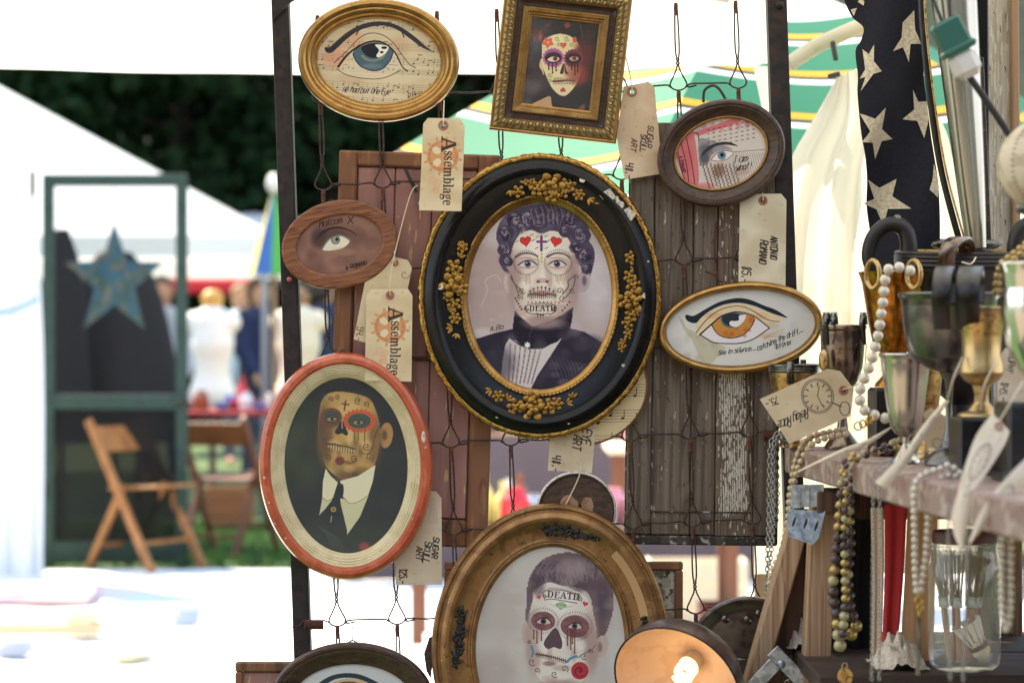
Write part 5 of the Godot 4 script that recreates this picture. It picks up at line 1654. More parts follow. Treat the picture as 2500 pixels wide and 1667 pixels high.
func orange_eye() -> void:
	picture(210, 330, 2030, 1240, 4.9, 1580, 640, 2.0, rgb(216, 213, 206))
	blotches(230, 350, 2010, 1215, 18, 80, 200, rgb(200, 198, 194), 0.5, 19)
	shape([370, 640, 430, 700, 470, 780, 600, 850, 760, 950, 940, 1020, 860, 1100, 780, 1200, 660, 1200, 600, 1080, 540, 940, 440, 800], rgb(196, 190, 166))
	blotches(440, 720, 860, 1180, 12, 40, 90, rgb(176, 168, 138), 0.5, 20)
	shape([600, 700, 760, 590, 900, 520, 1050, 495, 1200, 505, 1400, 580, 1600, 660, 1640, 700, 1500, 740, 1460, 780, 1250, 620, 1110, 590, 1000, 600, 880, 650, 640, 860, 585, 840], rgb(226, 204, 168))
	soft(800, 640, 160, 60, rgb(214, 156, 104), 0.5)
	soft(1350, 650, 140, 60, rgb(214, 160, 110), 0.5)
	soft(1500, 760, 120, 60, rgb(206, 176, 130), 0.5)
	soft(1400, 880, 160, 40, rgb(212, 166, 120), 0.5)
	for k in 3: stroke([1400, 900 + 10 * k, 1500, 850 + 20 * k, 1640, 800 + 40 * k], 6, rgb(198, 160, 112))
	shape([455, 640, 482, 630, 560, 640, 700, 560, 850, 482, 1000, 440, 1120, 430, 1250, 456, 1400, 520, 1540, 572, 1680, 665, 1560, 634, 1450, 594, 1300, 530, 1150, 492, 1020, 490, 880, 520, 740, 590, 640, 670, 590, 725, 530, 725, 470, 690], rgb(38, 44, 52))
	shape([640, 870, 760, 755, 880, 655, 1000, 610, 1110, 600, 1250, 635, 1360, 705, 1460, 790, 1360, 862, 1250, 930, 1100, 970, 920, 970, 800, 960, 720, 920], rgb(228, 220, 222))
	shape([772, 745, 820, 830, 900, 890, 1020, 905, 1150, 870, 1240, 780, 1290, 680, 1240, 638, 1110, 604, 990, 618, 870, 662], rgb(200, 138, 68))
	blotches(820, 800, 1230, 890, 14, 20, 46, rgb(190, 92, 44), 0.6, 21)
	soft(1250, 690, 50, 70, rgb(196, 90, 44), 0.7)
	shape([880, 670, 940, 630, 1060, 605, 1160, 625, 1170, 680, 1120, 750, 1060, 785, 960, 780, 900, 740], rgb(96, 112, 112))
	shape([895, 665, 950, 632, 1050, 612, 1110, 630, 1105, 690, 1040, 740, 980, 760, 920, 730], rgb(46, 54, 62))
	shape([1100, 640, 1180, 632, 1165, 690, 1120, 745, 1066, 776, 1010, 764, 982, 735, 1000, 704, 1050, 704, 1098, 690], rgb(232, 228, 226))
	stroke([772, 745, 820, 830, 900, 890, 1020, 906, 1150, 870, 1240, 780, 1290, 682], 10, rgb(50, 38, 34))
	stroke([630, 868, 760, 752, 880, 652, 1000, 607, 1110, 597, 1250, 632, 1360, 704, 1462, 786], 18, rgb(40, 30, 30), 12)
	stroke([640, 870, 720, 922, 800, 962, 920, 972, 1100, 970, 1250, 930, 1360, 862, 1460, 790], 11, rgb(44, 32, 32))
	stroke([585, 846, 680, 720, 800, 612, 920, 552, 1050, 526, 1160, 536, 1280, 590, 1400, 668, 1500, 704, 1580, 710], 9, rgb(76, 50, 38))
	write("See in silence...", 852, 1110, 52, -0.13, 8, rgb(46, 42, 40), 0.4, 0.72, 0.2, 12)
	write("catching the drift...", 1322, 1060, 56, -0.4, 8, rgb(46, 42, 40), 0.4, 0.68, 0.18, 13)
	write("-R P.Prior", 1530, 1050, 48, -0.36, 8, rgb(46, 42, 40), 0.2, 0.62, 0.15, 14)

func yellow_face() -> void:
	picture(225, 205, 975, 1275, 2.4115, 600, 830, 1.9, rgb(30, 28, 22))
	soft(330, 620, 160, 420, rgb(44, 50, 24), 0.8)
	soft(880, 700, 130, 500, rgb(28, 26, 26), 0.9)
	soft(300, 1000, 120, 240, rgb(30, 28, 28), 0.8)
	shape([440, 400, 450, 320, 500, 270, 600, 236, 700, 236, 790, 280, 850, 350, 866, 440, 850, 520, 800, 520, 760, 400, 640, 300, 500, 310], rgb(24, 20, 18))
	shape([448, 355, 490, 312, 560, 304, 640, 314, 728, 344, 760, 400, 782, 470, 792, 560, 776, 680, 742, 756, 680, 800, 590, 826, 530, 800, 470, 742, 442, 640, 426, 540, 432, 430], rgb(196, 154, 84))
	oval(826, 560, 40, 76, rgb(186, 138, 76), 0.1)
	soft(818, 560, 22, 46, rgb(110, 68, 40), 0.9)
	soft(470, 560, 70, 260, rgb(122, 92, 44), 0.8)
	soft(660, 780, 160, 50, rgb(130, 84, 40), 0.7)
	soft(640, 560, 100, 80, rgb(214, 176, 104), 0.7)
	soft(600, 350, 110, 50, rgb(206, 170, 100), 0.6)
	face_tones(612, 566, 176, 250, rgb(112, 76, 38), rgb(222, 186, 118))
	soft(458, 530, 44, 200, rgb(96, 70, 34), 0.6)
	blotches(230, 210, 970, 1270, 70, 20, 60, rgb(52, 52, 34), 0.25, 83)
	blur(3.5)
	oval(504, 455, 64, 56, rgb(122, 62, 36))
	oval(504, 455, 48, 40, rgb(60, 72, 56))
	oval(668, 475, 90, 62, rgb(206, 88, 40))
	for k in 22: oval(668 + cos(TAU * k / 22) * 90, 475 + sin(TAU * k / 22) * 62, 9, 9, rgb(206, 88, 40))
	oval(668, 476, 68, 44, rgb(56, 78, 66))
	for e in [[506, 466], [662, 486]]:
		shape([e[0] - 30, e[1], e[0], e[1] - 13, e[0] + 30, e[1] - 2, e[0], e[1] + 12], rgb(176, 140, 88))
		oval(e[0] + 2, e[1] - 1, 12, 12, rgb(92, 60, 36))
		oval(e[0] + 2, e[1] - 1, 5, 5, rgb(20, 16, 14))
		stroke([e[0] - 34, e[1] - 2, e[0], e[1] - 17, e[0] + 34, e[1] - 4], 5, rgb(40, 30, 22))
	shape([566, 470, 545, 505, 524, 540, 540, 556, 566, 548, 590, 562, 602, 548, 584, 510], rgb(26, 22, 22))
	stroke([566, 470, 568, 520], 5, rgb(200, 166, 106))
	shape([484, 622, 560, 628, 640, 646, 620, 658, 560, 656, 510, 642], rgb(206, 176, 116))
	stroke([478, 612, 520, 612, 556, 622, 600, 628, 648, 644], 9, rgb(72, 40, 28), 6)
	for k in 10: line([V(496 + 15 * k, 606 + 3 * k), V(494 + 15 * k, 640 + 3 * k)], 4, rgb(70, 44, 28))
	oval(553, 710, 29, 27, rgb(146, 66, 56))
	spiral(553, 710, 20, 2.0, 0, 5, rgb(96, 40, 36))
	for q in [[710, 626, 22, 1.0], [728, 690, 26, -1.0], [640, 694, 22, 1.0], [480, 690, 20, -1.0], [660, 356, 22, 1.0], [708, 378, 18, -1.0], [542, 334, 16, 1.0], [500, 346, 16, -1.0], [462, 586, 18, 1.0]]:
		spiral(q[0], q[1], q[2], 1.3, 1.0, 5, rgb(84, 62, 34), q[3])
	stroke([792, 490, 760, 570, 740, 650, 700, 670, 670, 650], 5, rgb(84, 62, 34))
	stroke([580, 716, 620, 724, 656, 700], 5, rgb(84, 62, 34))
	for q in [[640, 585], [664, 590], [700, 600], [478, 540], [500, 548]]:
		line([V(q[0], 525), V(q[0], q[1])], 6, rgb(110, 96, 60))
	line([V(588, 358), V(580, 412)], 9, rgb(112, 50, 36))
	line([V(566, 374), V(608, 380)], 8, rgb(112, 50, 36))
	shape([236, 980, 330, 900, 450, 840, 460, 900, 430, 1060, 520, 1270, 230, 1270], rgb(34, 30, 28), false)
	shape([560, 920, 760, 760, 860, 860, 970, 960, 970, 1270, 520, 1270], rgb(30, 28, 26), false)
	shape([450, 930, 510, 938, 470, 990, 428, 1056], rgb(212, 204, 160), false)
	shape([556, 930, 640, 950, 722, 915, 672, 1040, 596, 1146, 566, 1060], rgb(214, 206, 162), false)
	shape([470, 755, 500, 800, 542, 838, 512, 930, 480, 946, 450, 924, 454, 830], rgb(232, 224, 186), false)
	shape([556, 828, 660, 800, 764, 734, 748, 830, 720, 914, 660, 950, 610, 958, 572, 920, 560, 870], rgb(232, 224, 186), false)
	stroke([452, 926, 482, 946, 514, 930], 5, rgb(170, 146, 92))
	stroke([574, 924, 612, 960, 664, 950, 720, 914], 5, rgb(170, 146, 92))
	shape([538, 856, 572, 850, 574, 910, 556, 944, 582, 1060, 596, 1146, 560, 1250, 460, 1250, 426, 1060, 470, 990, 508, 940], rgb(30, 32, 34))
	for k in 5: stroke([430 + 22 * k, 1090 + 14 * k, 470 + 20 * k, 1140 + 10 * k, 520 + 14 * k, 1220], 4, rgb(62, 66, 62))
	oval(516, 996, 16, 15, rgb(196, 150, 60))
	oval(516, 996, 8, 8, rgb(110, 60, 40))
	line([V(506, 1036), V(500, 1070)], 5, rgb(190, 160, 90))
	soft(700, 1215, 50, 40, rgb(160, 56, 56), 0.9)

func flower_meshes() -> Array:
	var out := []
	for n in [5, 6]:
		var mb := MB.new()
		for k in n:
			var w = TAU * k / n
			mb.ball(Vector3(cos(w), sin(w), 0.25) * 0.62, Vector3(0.46, 0.34, 0.26), 8, 5, Basis(Vector3.BACK, w) * Basis(Vector3.UP, -0.5))
		for k in 3:
			var w := TAU * k / 3 + 0.4
			mb.ball(Vector3(cos(w) * 0.26, sin(w) * 0.26, 0.5), Vector3(0.3, 0.24, 0.22), 7, 5, Basis(Vector3.BACK, w))
		mb.ball(Vector3(0, 0, 0.62), Vector3(0.2, 0.2, 0.18), 7, 5)
		out.append(mb.done())
	var lf := MB.new()
	for k in 3:
		var w := -0.7 + 0.7 * k
		lf.ball(Vector3(cos(w) * 0.6, sin(w) * 0.6, 0.2), Vector3(0.6, 0.24, 0.16), 8, 5, Basis(Vector3.BACK, w) * Basis(Vector3.UP, -0.25))
	out.append(lf.done())
	return out

func black_oval() -> void:
	var lift := 0.007
	var s := K * (FD - lift)
	var t := oval_frame("oval_frame", "large black oval frame with gilt flower sprays and a curly-haired portrait", 1318, 723, -0.012, lift)
	part("moulding", oval_ring(crisp([V(8, 0), V(6, 12), V(10, 22), V(18, 30), V(30, 40), V(38, 43), V(46, 40), V(52, 34), V(60, 33), V(84, 25), V(100, 19), V(104, 18), V(106, 12)]), 296, 347, s, 140), M.lacquer, t)
	part("gilt_rim", oval_ring([V(10, 6), V(3, 7), V(-1, 13), V(0, 20), V(5, 25), V(11, 25), V(15, 21)], 296, 347, s, 260, 5.0), M.ornament, t)
	part("gilt_lip", oval_ring(crisp([V(101, 16), V(101, 22), V(104, 24), V(108, 22), V(109, 17), V(116, 12), V(120, 8), V(121, 4)]), 296, 347, s, 120), M.gilt, t)
	# a string of tiny beads round the sight edge, each one a bead
	var bd := MB.new()
	for k in 130:
		var w := TAU * k / 130
		bd.ball(Vector3(cos(w) * (296 - 105.5), sin(w) * (347 - 105.5), 24) * s, Vector3.ONE * 2.6 * s, 5, 4)
	structure(part("beaded_edge", bd.done(), M.ornament, t), "stuff")
	curly_portrait()
	art_part(t, oval_points(181 * s, 228 * s), 5 * s, 0.5)
	var fl := flower_meshes()
	var c := V(1318, 723)
	var sprays := {
		"top": [[1346, 450, 27, 0], [1344, 476, 18, 1], [1308, 462, 17, 1], [1284, 450, 14, 2], [1262, 470, 14, 0], [1244, 466, 12, 2], [1384, 452, 17, 1], [1372, 470, 14, 0], [1404, 448, 13, 2], [1410, 476, 13, 1], [1432, 484, 13, 2], [1446, 496, 11, 2], [1324, 438, 12, 0], [1290, 446, 12, 1]],
		"bottom": [[1302, 1000, 27, 0], [1304, 976, 20, 1], [1262, 992, 18, 0], [1342, 992, 18, 0], [1240, 978, 13, 2], [1220, 968, 13, 1], [1204, 954, 13, 2], [1284, 1014, 12, 2], [1366, 1012, 14, 2], [1386, 984, 12, 2], [1402, 972, 12, 2], [1362, 984, 14, 1], [1320, 1018, 12, 2], [1250, 1006, 12, 1]],
		"left": [[1102, 700, 27, 0], [1124, 706, 17, 1], [1108, 656, 18, 0], [1122, 634, 12, 2], [1128, 606, 12, 1], [1132, 594, 11, 2], [1094, 726, 12, 1], [1110, 746, 15, 0], [1096, 764, 14, 2], [1112, 780, 13, 1], [1108, 804, 14, 2], [1118, 816, 11, 2], [1114, 676, 13, 1]],
		"right": [[1552, 730, 27, 0], [1528, 732, 19, 0], [1546, 694, 17, 1], [1536, 672, 14, 0], [1540, 628, 15, 1], [1536, 646, 11, 2], [1556, 690, 11, 2], [1544, 764, 16, 1], [1532, 786, 13, 0], [1550, 790, 13, 2], [1536, 812, 12, 1], [1526, 838, 13, 2], [1520, 846, 10, 1], [1556, 762, 12, 0]],
	}
	for k in sprays:
		var sp := Node3D.new()
		sp.name = "flower_spray"
		t.add_child(sp, true)
		var i := 0
		for q in sprays[k]:
			var p := (V(q[0], q[1]) - c) * s
			var b := Basis(Vector3.BACK, i * 1.3 + p.angle()).scaled(Vector3(1.22, 1.22, 0.95) * q[2] * s)
			part(["gilt_rose", "gilt_flower", "gilt_leaf"][q[3]], fl[q[3]], M.ornament, sp, Transform3D(b, Vector3(p.x, -p.y, 28 * s)))
			i += 1
	# bare patches where the lacquer has chipped away to white ground
	var g := RandomNumberGenerator.new()
	g.seed = 31
	for q in [[1478, 476, 24], [1496, 486, 16], [1506, 500, 18], [1526, 520, 26], [1532, 532, 14], [1416, 442, 9], [1076, 704, 12], [1572, 720, 11], [1523, 889, 6], [1391, 1031, 6], [1218, 1018, 5], [1580, 636, 5]]:
		var o := PackedVector2Array()
		for k in 11:
			var w := TAU * k / 11
			o.append(V(cos(w), sin(w)).rotated(0.7) * V(1.0, 0.72) * q[2] * s * g.randf_range(0.55, 1.0))
		var pm := MB.new()
		pm.slab(o, 0.0, 0.0012)
		var p := (V(q[0], q[1]) - c) * s
		var e := V(p.x / (296 * s), p.y / (347 * s)).length()
		var zz := lerpf(27.0, 43.0, clampf((e - 0.68) / 0.2, 0.0, 1.0)) if e < 0.88 else lerpf(43.0, 30.0, (e - 0.88) / 0.08)
		var od := V(p.x, -p.y).normalized()
		part("bare_patch", pm.done(), M.gesso, t, Transform3D(Basis(Vector3(-od.y, od.x, 0), 0.32 if e < 0.88 else -0.3), Vector3(p.x, -p.y, (zz - 1.0) * s)))

func curly_portrait() -> void:
	picture(250, 270, 1090, 1280, 2.119, 1010, 360, 2.0, rgb(184, 168, 166))
	soft(380, 700, 200, 400, rgb(178, 156, 150), 0.8)
	soft(960, 700, 140, 300, rgb(204, 196, 200), 0.8)
	soft(420, 420, 160, 140, rgb(210, 198, 196), 0.7)
	stroke([350, 820, 380, 740, 370, 690, 420, 660, 450, 690], 8, rgb(192, 176, 170))
	soft(360, 960, 80, 40, rgb(206, 196, 192), 0.8)
	# jacket, then the white pleated front
	shape([250, 1010, 330, 988, 420, 960, 515, 938, 520, 1000, 600, 1040, 760, 990, 810, 936, 880, 952, 960, 1000, 1090, 1080, 1090, 1290, 250, 1290], rgb(48, 44, 58), false)
	blotches(640, 1030, 1000, 1240, 24, 24, 60, rgb(72, 66, 84), 0.5, 23)
	for k in 9: stroke([700 + 22 * k, 1060 + 8 * k, 730 + 20 * k, 1130, 770 + 16 * k, 1230], 4, rgb(78, 72, 88))
	shape([496, 986, 540, 1020, 600, 1044, 670, 1040, 768, 984, 700, 1090, 640, 1180, 600, 1262, 520, 1244, 452, 1196, 458, 1110, 474, 1020], rgb(206, 196, 194), false)
	for k in 7: stroke([500 + 26 * k, 1016 + 6 * k, 496 + 24 * k, 1110, 490 + 20 * k, 1220], 6, rgb(132, 116, 120))
	# hair behind the face
	shape([508, 650, 470, 640, 442, 590, 452, 530, 428, 470, 440, 400, 480, 346, 540, 314, 610, 296, 690, 292, 770, 298, 836, 326, 884, 370, 908, 424, 902, 474, 932, 524, 934, 590, 918, 650, 900, 690, 860, 690, 840, 600, 500, 600], rgb(82, 74, 96))
	blotches(450, 320, 900, 640, 26, 22, 50, rgb(56, 48, 66), 0.6, 24)
	oval(488, 705, 20, 50, rgb(206, 186, 180), -0.1)
	oval(880, 690, 32, 62, rgb(176, 158, 164), 0.15)
	soft(884, 690, 18, 40, rgb(96, 80, 92), 0.8)
	# neck and collar
	shape([530, 830, 560, 900, 620, 940, 700, 920, 820, 830, 800, 780, 560, 780], rgb(196, 176, 168))
	shape([524, 842, 560, 884, 616, 926, 690, 902, 760, 870, 826, 824, 818, 900, 806, 952, 740, 1006, 650, 1042, 580, 1036, 520, 992, 512, 930], rgb(40, 35, 48), false)
	stroke([616, 926, 600, 970, 598, 1030], 4, rgb(70, 62, 76))
	# face
	shape([514, 510, 552, 446, 610, 428, 660, 446, 720, 430, 790, 462, 822, 520, 838, 600, 842, 690, 834, 764, 792, 830, 720, 872, 664, 900, 622, 922, 572, 890, 530, 838, 510, 760, 500, 680, 504, 580], rgb(224, 208, 194))
	soft(660, 520, 150, 80, rgb(242, 232, 220), 0.6)
	soft(520, 700, 40, 150, rgb(200, 176, 166), 0.7)
	soft(820, 720, 50, 150, rgb(196, 170, 164), 0.7)
	soft(660, 880, 100, 36, rgb(196, 172, 160), 0.7)
	soft(590, 700, 50, 40, rgb(240, 228, 216), 0.7)
	soft(512, 640, 26, 160, rgb(176, 150, 144), 0.7)
	soft(836, 640, 30, 170, rgb(170, 142, 140), 0.8)
	soft(560, 850, 50, 40, rgb(186, 160, 150), 0.7)
	soft(760, 840, 60, 50, rgb(182, 156, 148), 0.7)
	face_tones(670, 670, 168, 240, rgb(160, 132, 128), rgb(238, 226, 214))
	blotches(260, 280, 1080, 1270, 60, 20, 60, rgb(176, 158, 156), 0.18, 81)
	blotches(260, 280, 1080, 1270, 60, 20, 60, rgb(226, 216, 214), 0.18, 82)
	soft(440, 1120, 130, 140, rgb(64, 58, 70), 0.6)
	soft(900, 1010, 120, 60, rgb(70, 64, 78), 0.6)
	blur(4.0)
	# curls over the brow: rolled locks, light on their crests, softened like the old print
	var gh := RandomNumberGenerator.new()
	gh.seed = 61
	for q in [[528, 372, 46, 0.0, 1.0], [716, 352, 54, 1.0, -1.0], [600, 366, 44, 2.0, 1.0], [656, 380, 46, 3.5, -1.0], [800, 376, 52, 0.5, 1.0], [866, 456, 50, 2.0, -1.0], [478, 440, 44, 1.0, -1.0], [884, 556, 46, 0.2, 1.0], [470, 530, 40, 4.0, 1.0], [786, 436, 36, 3.0, -1.0], [556, 416, 30, 0.5, -1.0], [842, 516, 36, 1.0, 1.0], [488, 590, 28, 2.0, -1.0], [896, 630, 30, 2.6, 1.0]]:
		oval(q[0], q[1], q[2] * gh.randf_range(0.9, 1.1), q[2] * 0.86, rgb(74, 64, 80))
		for k in 16:
			var r0: float = q[2] * gh.randf_range(0.25, 1.0)
			spiral(q[0] + gh.randf_range(-5, 5), q[1] + gh.randf_range(-5, 5), r0, gh.randf_range(0.25, 0.55), q[3] + gh.randf_range(-0.8, 2.6), gh.randf_range(3, 7), [rgb(50, 42, 58), rgb(112, 102, 116), rgb(92, 82, 98), rgb(150, 140, 152), rgb(62, 54, 70)][gh.randi() % 5], q[4])
		soft(q[0] - q[2] * 0.2, q[1] - q[2] * 0.5, q[2] * 0.5, q[2] * 0.3, rgb(172, 162, 172), 0.5)
	for k in 26: stroke([600 + 8 * k, 296 + absf(k - 13) * 2, 596 + 9 * k + gh.randf_range(-10, 10), 330, 616 + 8 * k, 380 + gh.randf_range(-14, 24)], gh.randf_range(3, 6), [rgb(64, 54, 70), rgb(124, 114, 126), rgb(92, 82, 96)][k % 3])
	blur(4.5)
	# brows, eyes, nose, mouth
	soft(588, 600, 70, 46, rgb(206, 176, 166), 0.7)
	soft(748, 602, 76, 50, rgb(206, 172, 162), 0.8)
	stroke([528, 568, 560, 550, 600, 548, 642, 562], 11, rgb(104, 84, 88), 7)
	stroke([692, 566, 730, 548, 776, 550, 808, 572], 11, rgb(104, 84, 88), 7)
	for e in [590, 742]:
		shape([e - 46, 608, e - 20, 592, e + 14, 588, e + 44, 606, e + 16, 618, e - 20, 620], rgb(214, 204, 202))
		oval(e, 603, 17, 17, rgb(92, 86, 104))
		oval(e, 603, 8, 8, rgb(30, 26, 34))
		oval(e - 5, 598, 3, 3, rgb(240, 240, 240))
		stroke([e - 50, 610, e - 20, 590, e + 14, 585, e + 48, 606], 6, rgb(66, 54, 60))
		stroke([e - 44, 574, e, 570, e + 46, 584], 4, rgb(170, 140, 136))
		stroke([e - 40, 616, e, 624, e + 40, 614], 3, rgb(150, 124, 122))
	soft(694, 640, 24, 70, rgb(206, 182, 170), 0.8)
	soft(666, 690, 50, 20, rgb(190, 156, 148), 0.8)
	oval(644, 694, 10, 6, rgb(104, 74, 74))
	oval(690, 694, 10, 6, rgb(104, 74, 74))
	soft(662, 756, 80, 26, rgb(176, 128, 126), 0.9)
	stroke([592, 762, 630, 758, 662, 764, 700, 758, 736, 766], 6, rgb(96, 62, 66))
	var ink := rgb(70, 58, 52)
	for k in 15: line([V(592 + 10 * k, 744 + 4 * absf(k - 7) * 0.4), V(591 + 10 * k, 782 - 2 * absf(k - 7) * 0.4)], 3, ink)
	for k in 7:
		var x := 602 + 20 * k
		var y := 726 + 3.0 * pow(k - 3, 2) * 0.8
		line([V(x, y - 9), V(x, y + 9)], 4, ink)
		line([V(x - 6, y - 3), V(x + 6, y - 3)], 4, ink)
	for k in 9: oval(592 + 20 * k, 802 - 3 * sin(k * 0.4), 4, 4, rgb(140, 60, 56))
	for k in 5: oval(526 + 8 * k, 780 + 14 * k, 5, 5, ink)
	for k in 4: oval(806 - 12 * k, 800 + 14 * k, 5, 5, rgb(96, 56, 72))
	printed("DEATH", 597, 848, 44, -0.01, rgb(36, 30, 30), 0.88, "Droid Serif", true)
	stroke([588, 846, 576, 826, 600, 812, 660, 806, 716, 810, 734, 826, 722, 846], 4, ink)
	stroke([582, 850, 620, 862, 640, 858, 662, 868, 690, 858, 710, 862, 732, 848], 4, ink)
	spiral(582, 832, 14, 1.2, 0, 3, ink)
	spiral(730, 832, 14, 1.2, PI, 3, ink, -1.0)
	for k in 3:
		line([V(642 + 14 * k, 858), V(642 + 14 * k, 878)], 4, ink)
		line([V(637 + 14 * k, 864), V(647 + 14 * k, 864)], 4, ink)
	heart(579, 484, 28, rgb(214, 56, 54), rgb(110, 30, 34), -0.15)
	heart(737, 486, 28, rgb(214, 56, 54), rgb(110, 30, 34), 0.2)
	line([V(661, 460), V(661, 532)], 13, rgb(112, 66, 116))
	line([V(640, 488), V(687, 488)], 12, rgb(112, 66, 116))
	for q in [[612, 452], [686, 458], [640, 462], [636, 520], [688, 520], [770, 470], [534, 486], [700, 482], [620, 480]]:
		line([V(q[0] - 7, q[1] + 4), V(q[0] + 7, q[1] - 4)], 5, rgb(150, 150, 90))
	for k in 3: oval(662, 552 + 18 * k, 6, 7, rgb(206, 176, 90))
	rays(582, 596, 60, 58, 40, 8, 2.6, ink)
	rays(748, 596, 66, 62, 42, 8, 2.6, ink)
	for q in [[505, 660, 520, 700, 548, 730, 566, 760], [500, 670, 512, 690, 530, 720, 545, 770], [838, 660, 800, 690, 800, 720, 770, 760], [836, 680, 826, 720, 800, 760, 770, 790]]:
		stroke(q, 5, rgb(92, 92, 70))
	for q in [[560, 740, 18, 1.0], [548, 776, 16, -1.0], [756, 742, 18, -1.0], [770, 780, 20, 1.0], [820, 740, 16, 1.0], [836, 670, 14, -1.0]]:
		spiral(q[0], q[1], q[2], 1.2, 0.6, 4, rgb(92, 92, 70), q[3])
	for k in 6: line([V(572 + 6 * k, 660), V(572 + 6 * k, 690 + 9 * (k % 3))], 3, rgb(190, 160, 130))
	for k in 6: line([V(736 + 8 * k, 660), V(736 + 8 * k, 690 + 9 * (k % 3))], 3, rgb(190, 160, 130))
	oval(588, 1022, 12, 12, rgb(232, 230, 228))
	rays(588, 1022, 8, 8, 8, 8, 4, rgb(220, 218, 216))
	write("A.Ro", 396, 952, 24, -0.2, 4, rgb(90, 76, 76), 0.4, 0.9, 0.3, 15)

func lower_oval() -> void:
	var lift := 0.006
	var s := K * (FD - lift)
	var t := oval_frame("oval_frame", "worn brown gilt oval frame with a short-haired skull-painted portrait", 1343, 1577, -0.06, lift)
	part("moulding", oval_ring(crisp([V(6, 0), V(1, 10), V(0, 22), V(5, 30), V(11, 31), V(15, 26), V(19, 26), V(26, 33), V(34, 36), V(42, 33), V(48, 25), V(62, 18), V(86, 14), V(90, 17), V(93, 17), V(95, 13)]), 289, 350, s, 140), M.bronze_gilt, t)
	part("sight_edge", oval_ring(crisp([V(94, 12), V(95, 16), V(98, 17), V(102, 13), V(106, 9), V(108, 4)]), 289, 350, s, 120, 0.8), M.bronze_gilt, t)
	short_haired()
	art_part(t, oval_points(182 * s, 243 * s), 5 * s, 0.5)
	# blackened remains of the moulded ornaments
	var g := RandomNumberGenerator.new()
	g.seed = 41
	var coal := tri_mat(layered(rgb(26, 23, 22), [[rgb(54, 46, 40, 0.8), 0.08, 0.6, 0.72]], 45, 64), Vector3(30, 30, 30), 0.45)
	for q in [[1397, 1292, 1, 80], [1119, 1552, 0, 78], [1577, 1530, 0, 40]]:
		var sp := Node3D.new()
		sp.name = "burnt_ornament"
		t.add_child(sp, true)
		var along := PackedVector2Array()
		var place := func(f: float, w: float) -> Vector2:
			var q2 := V(q[0] + f * q[3], q[1] + w * 19 + absf(f) * 8 + 10 * f) if q[2] else V(q[0] + w * 17 - 8 * f, q[1] + f * q[3])
			return V(q2.x - 1343, -(q2.y - 1577)).rotated(0.06) * s
		for k in 40:
			var w := TAU * k / 40
			along.append(place.call(cos(w) * g.randf_range(0.86, 1.0), sin(w) * g.randf_range(0.65, 1.05)))
		var bed := MB.new()
		bed.slab(along, 14 * s, 21 * s)
		part("charred_bed", bed.done(), coal, sp)
		for k in 44:
			var f := g.randf_range(-0.95, 0.95)
			var p: Vector2 = place.call(f, g.randf_range(-0.9, 0.9) * sqrt(1.0 - f * f))
			var lump := MB.new()
			lump.ball(Vector3.ZERO, Vector3(g.randf_range(5, 13), g.randf_range(2.5, 5), g.randf_range(3, 7)) * s, 7, 5, Basis(Vector3.BACK, g.randf() * PI) * Basis(Vector3.UP, g.randf_range(-0.5, 0.5)))
			part("lump", lump.done(), coal, sp).position = Vector3(p.x, p.y, 21 * s)
	# raw wood where a strip of the gilding has broken off on the right
	var strip := MB.new()
	strip.smooth()
	var rows := []
	for i in 13:
		var w := lerpf(0.93, 0.30, i / 12.0)
		var row := PackedVector3Array()
		for e in [44.0, 48.0, 58.0, 64.0]:
			row.append(Vector3(cos(w) * (289 - e), sin(w) * (350 - e), 30.0 - (e - 44.0) * 0.55) * s)
		rows.append(row)
	strip.grid(rows)
	part("bare_wood_strip", strip.done(), mat(rgb(192, 148, 104), 0.8), t)
	for q in [[-262, 96], [-272, 110], [-240, 88], [-278, -50], [-150, -268], [20, -320], [170, -250]]:
		var ch := MB.new()
		ch.ball(Vector3.ZERO, Vector3(4.5, 7, 2) * s, 7, 5)
		var w := atan2(q[1] / 350.0, q[0] / 289.0)
		part("chip", ch.done(), M.gesso, t, Transform3D(Basis(Vector3.BACK, w), Vector3(cos(w) * 262 * s, sin(w) * 323 * s, 30 * s)))
	var lug := MB.new()
	lug.slab(PackedVector2Array([V(0, 40 * s), V(10 * s, 44 * s), V(14 * s, 0), V(10 * s, -60 * s), V(-2 * s, -40 * s), V(-10 * s, 0)]), 0.004, 0.008)
	part("metal_lug", lug.done(), M.wire, t).position = Vector3(-296 * s, -36 * s, 0)

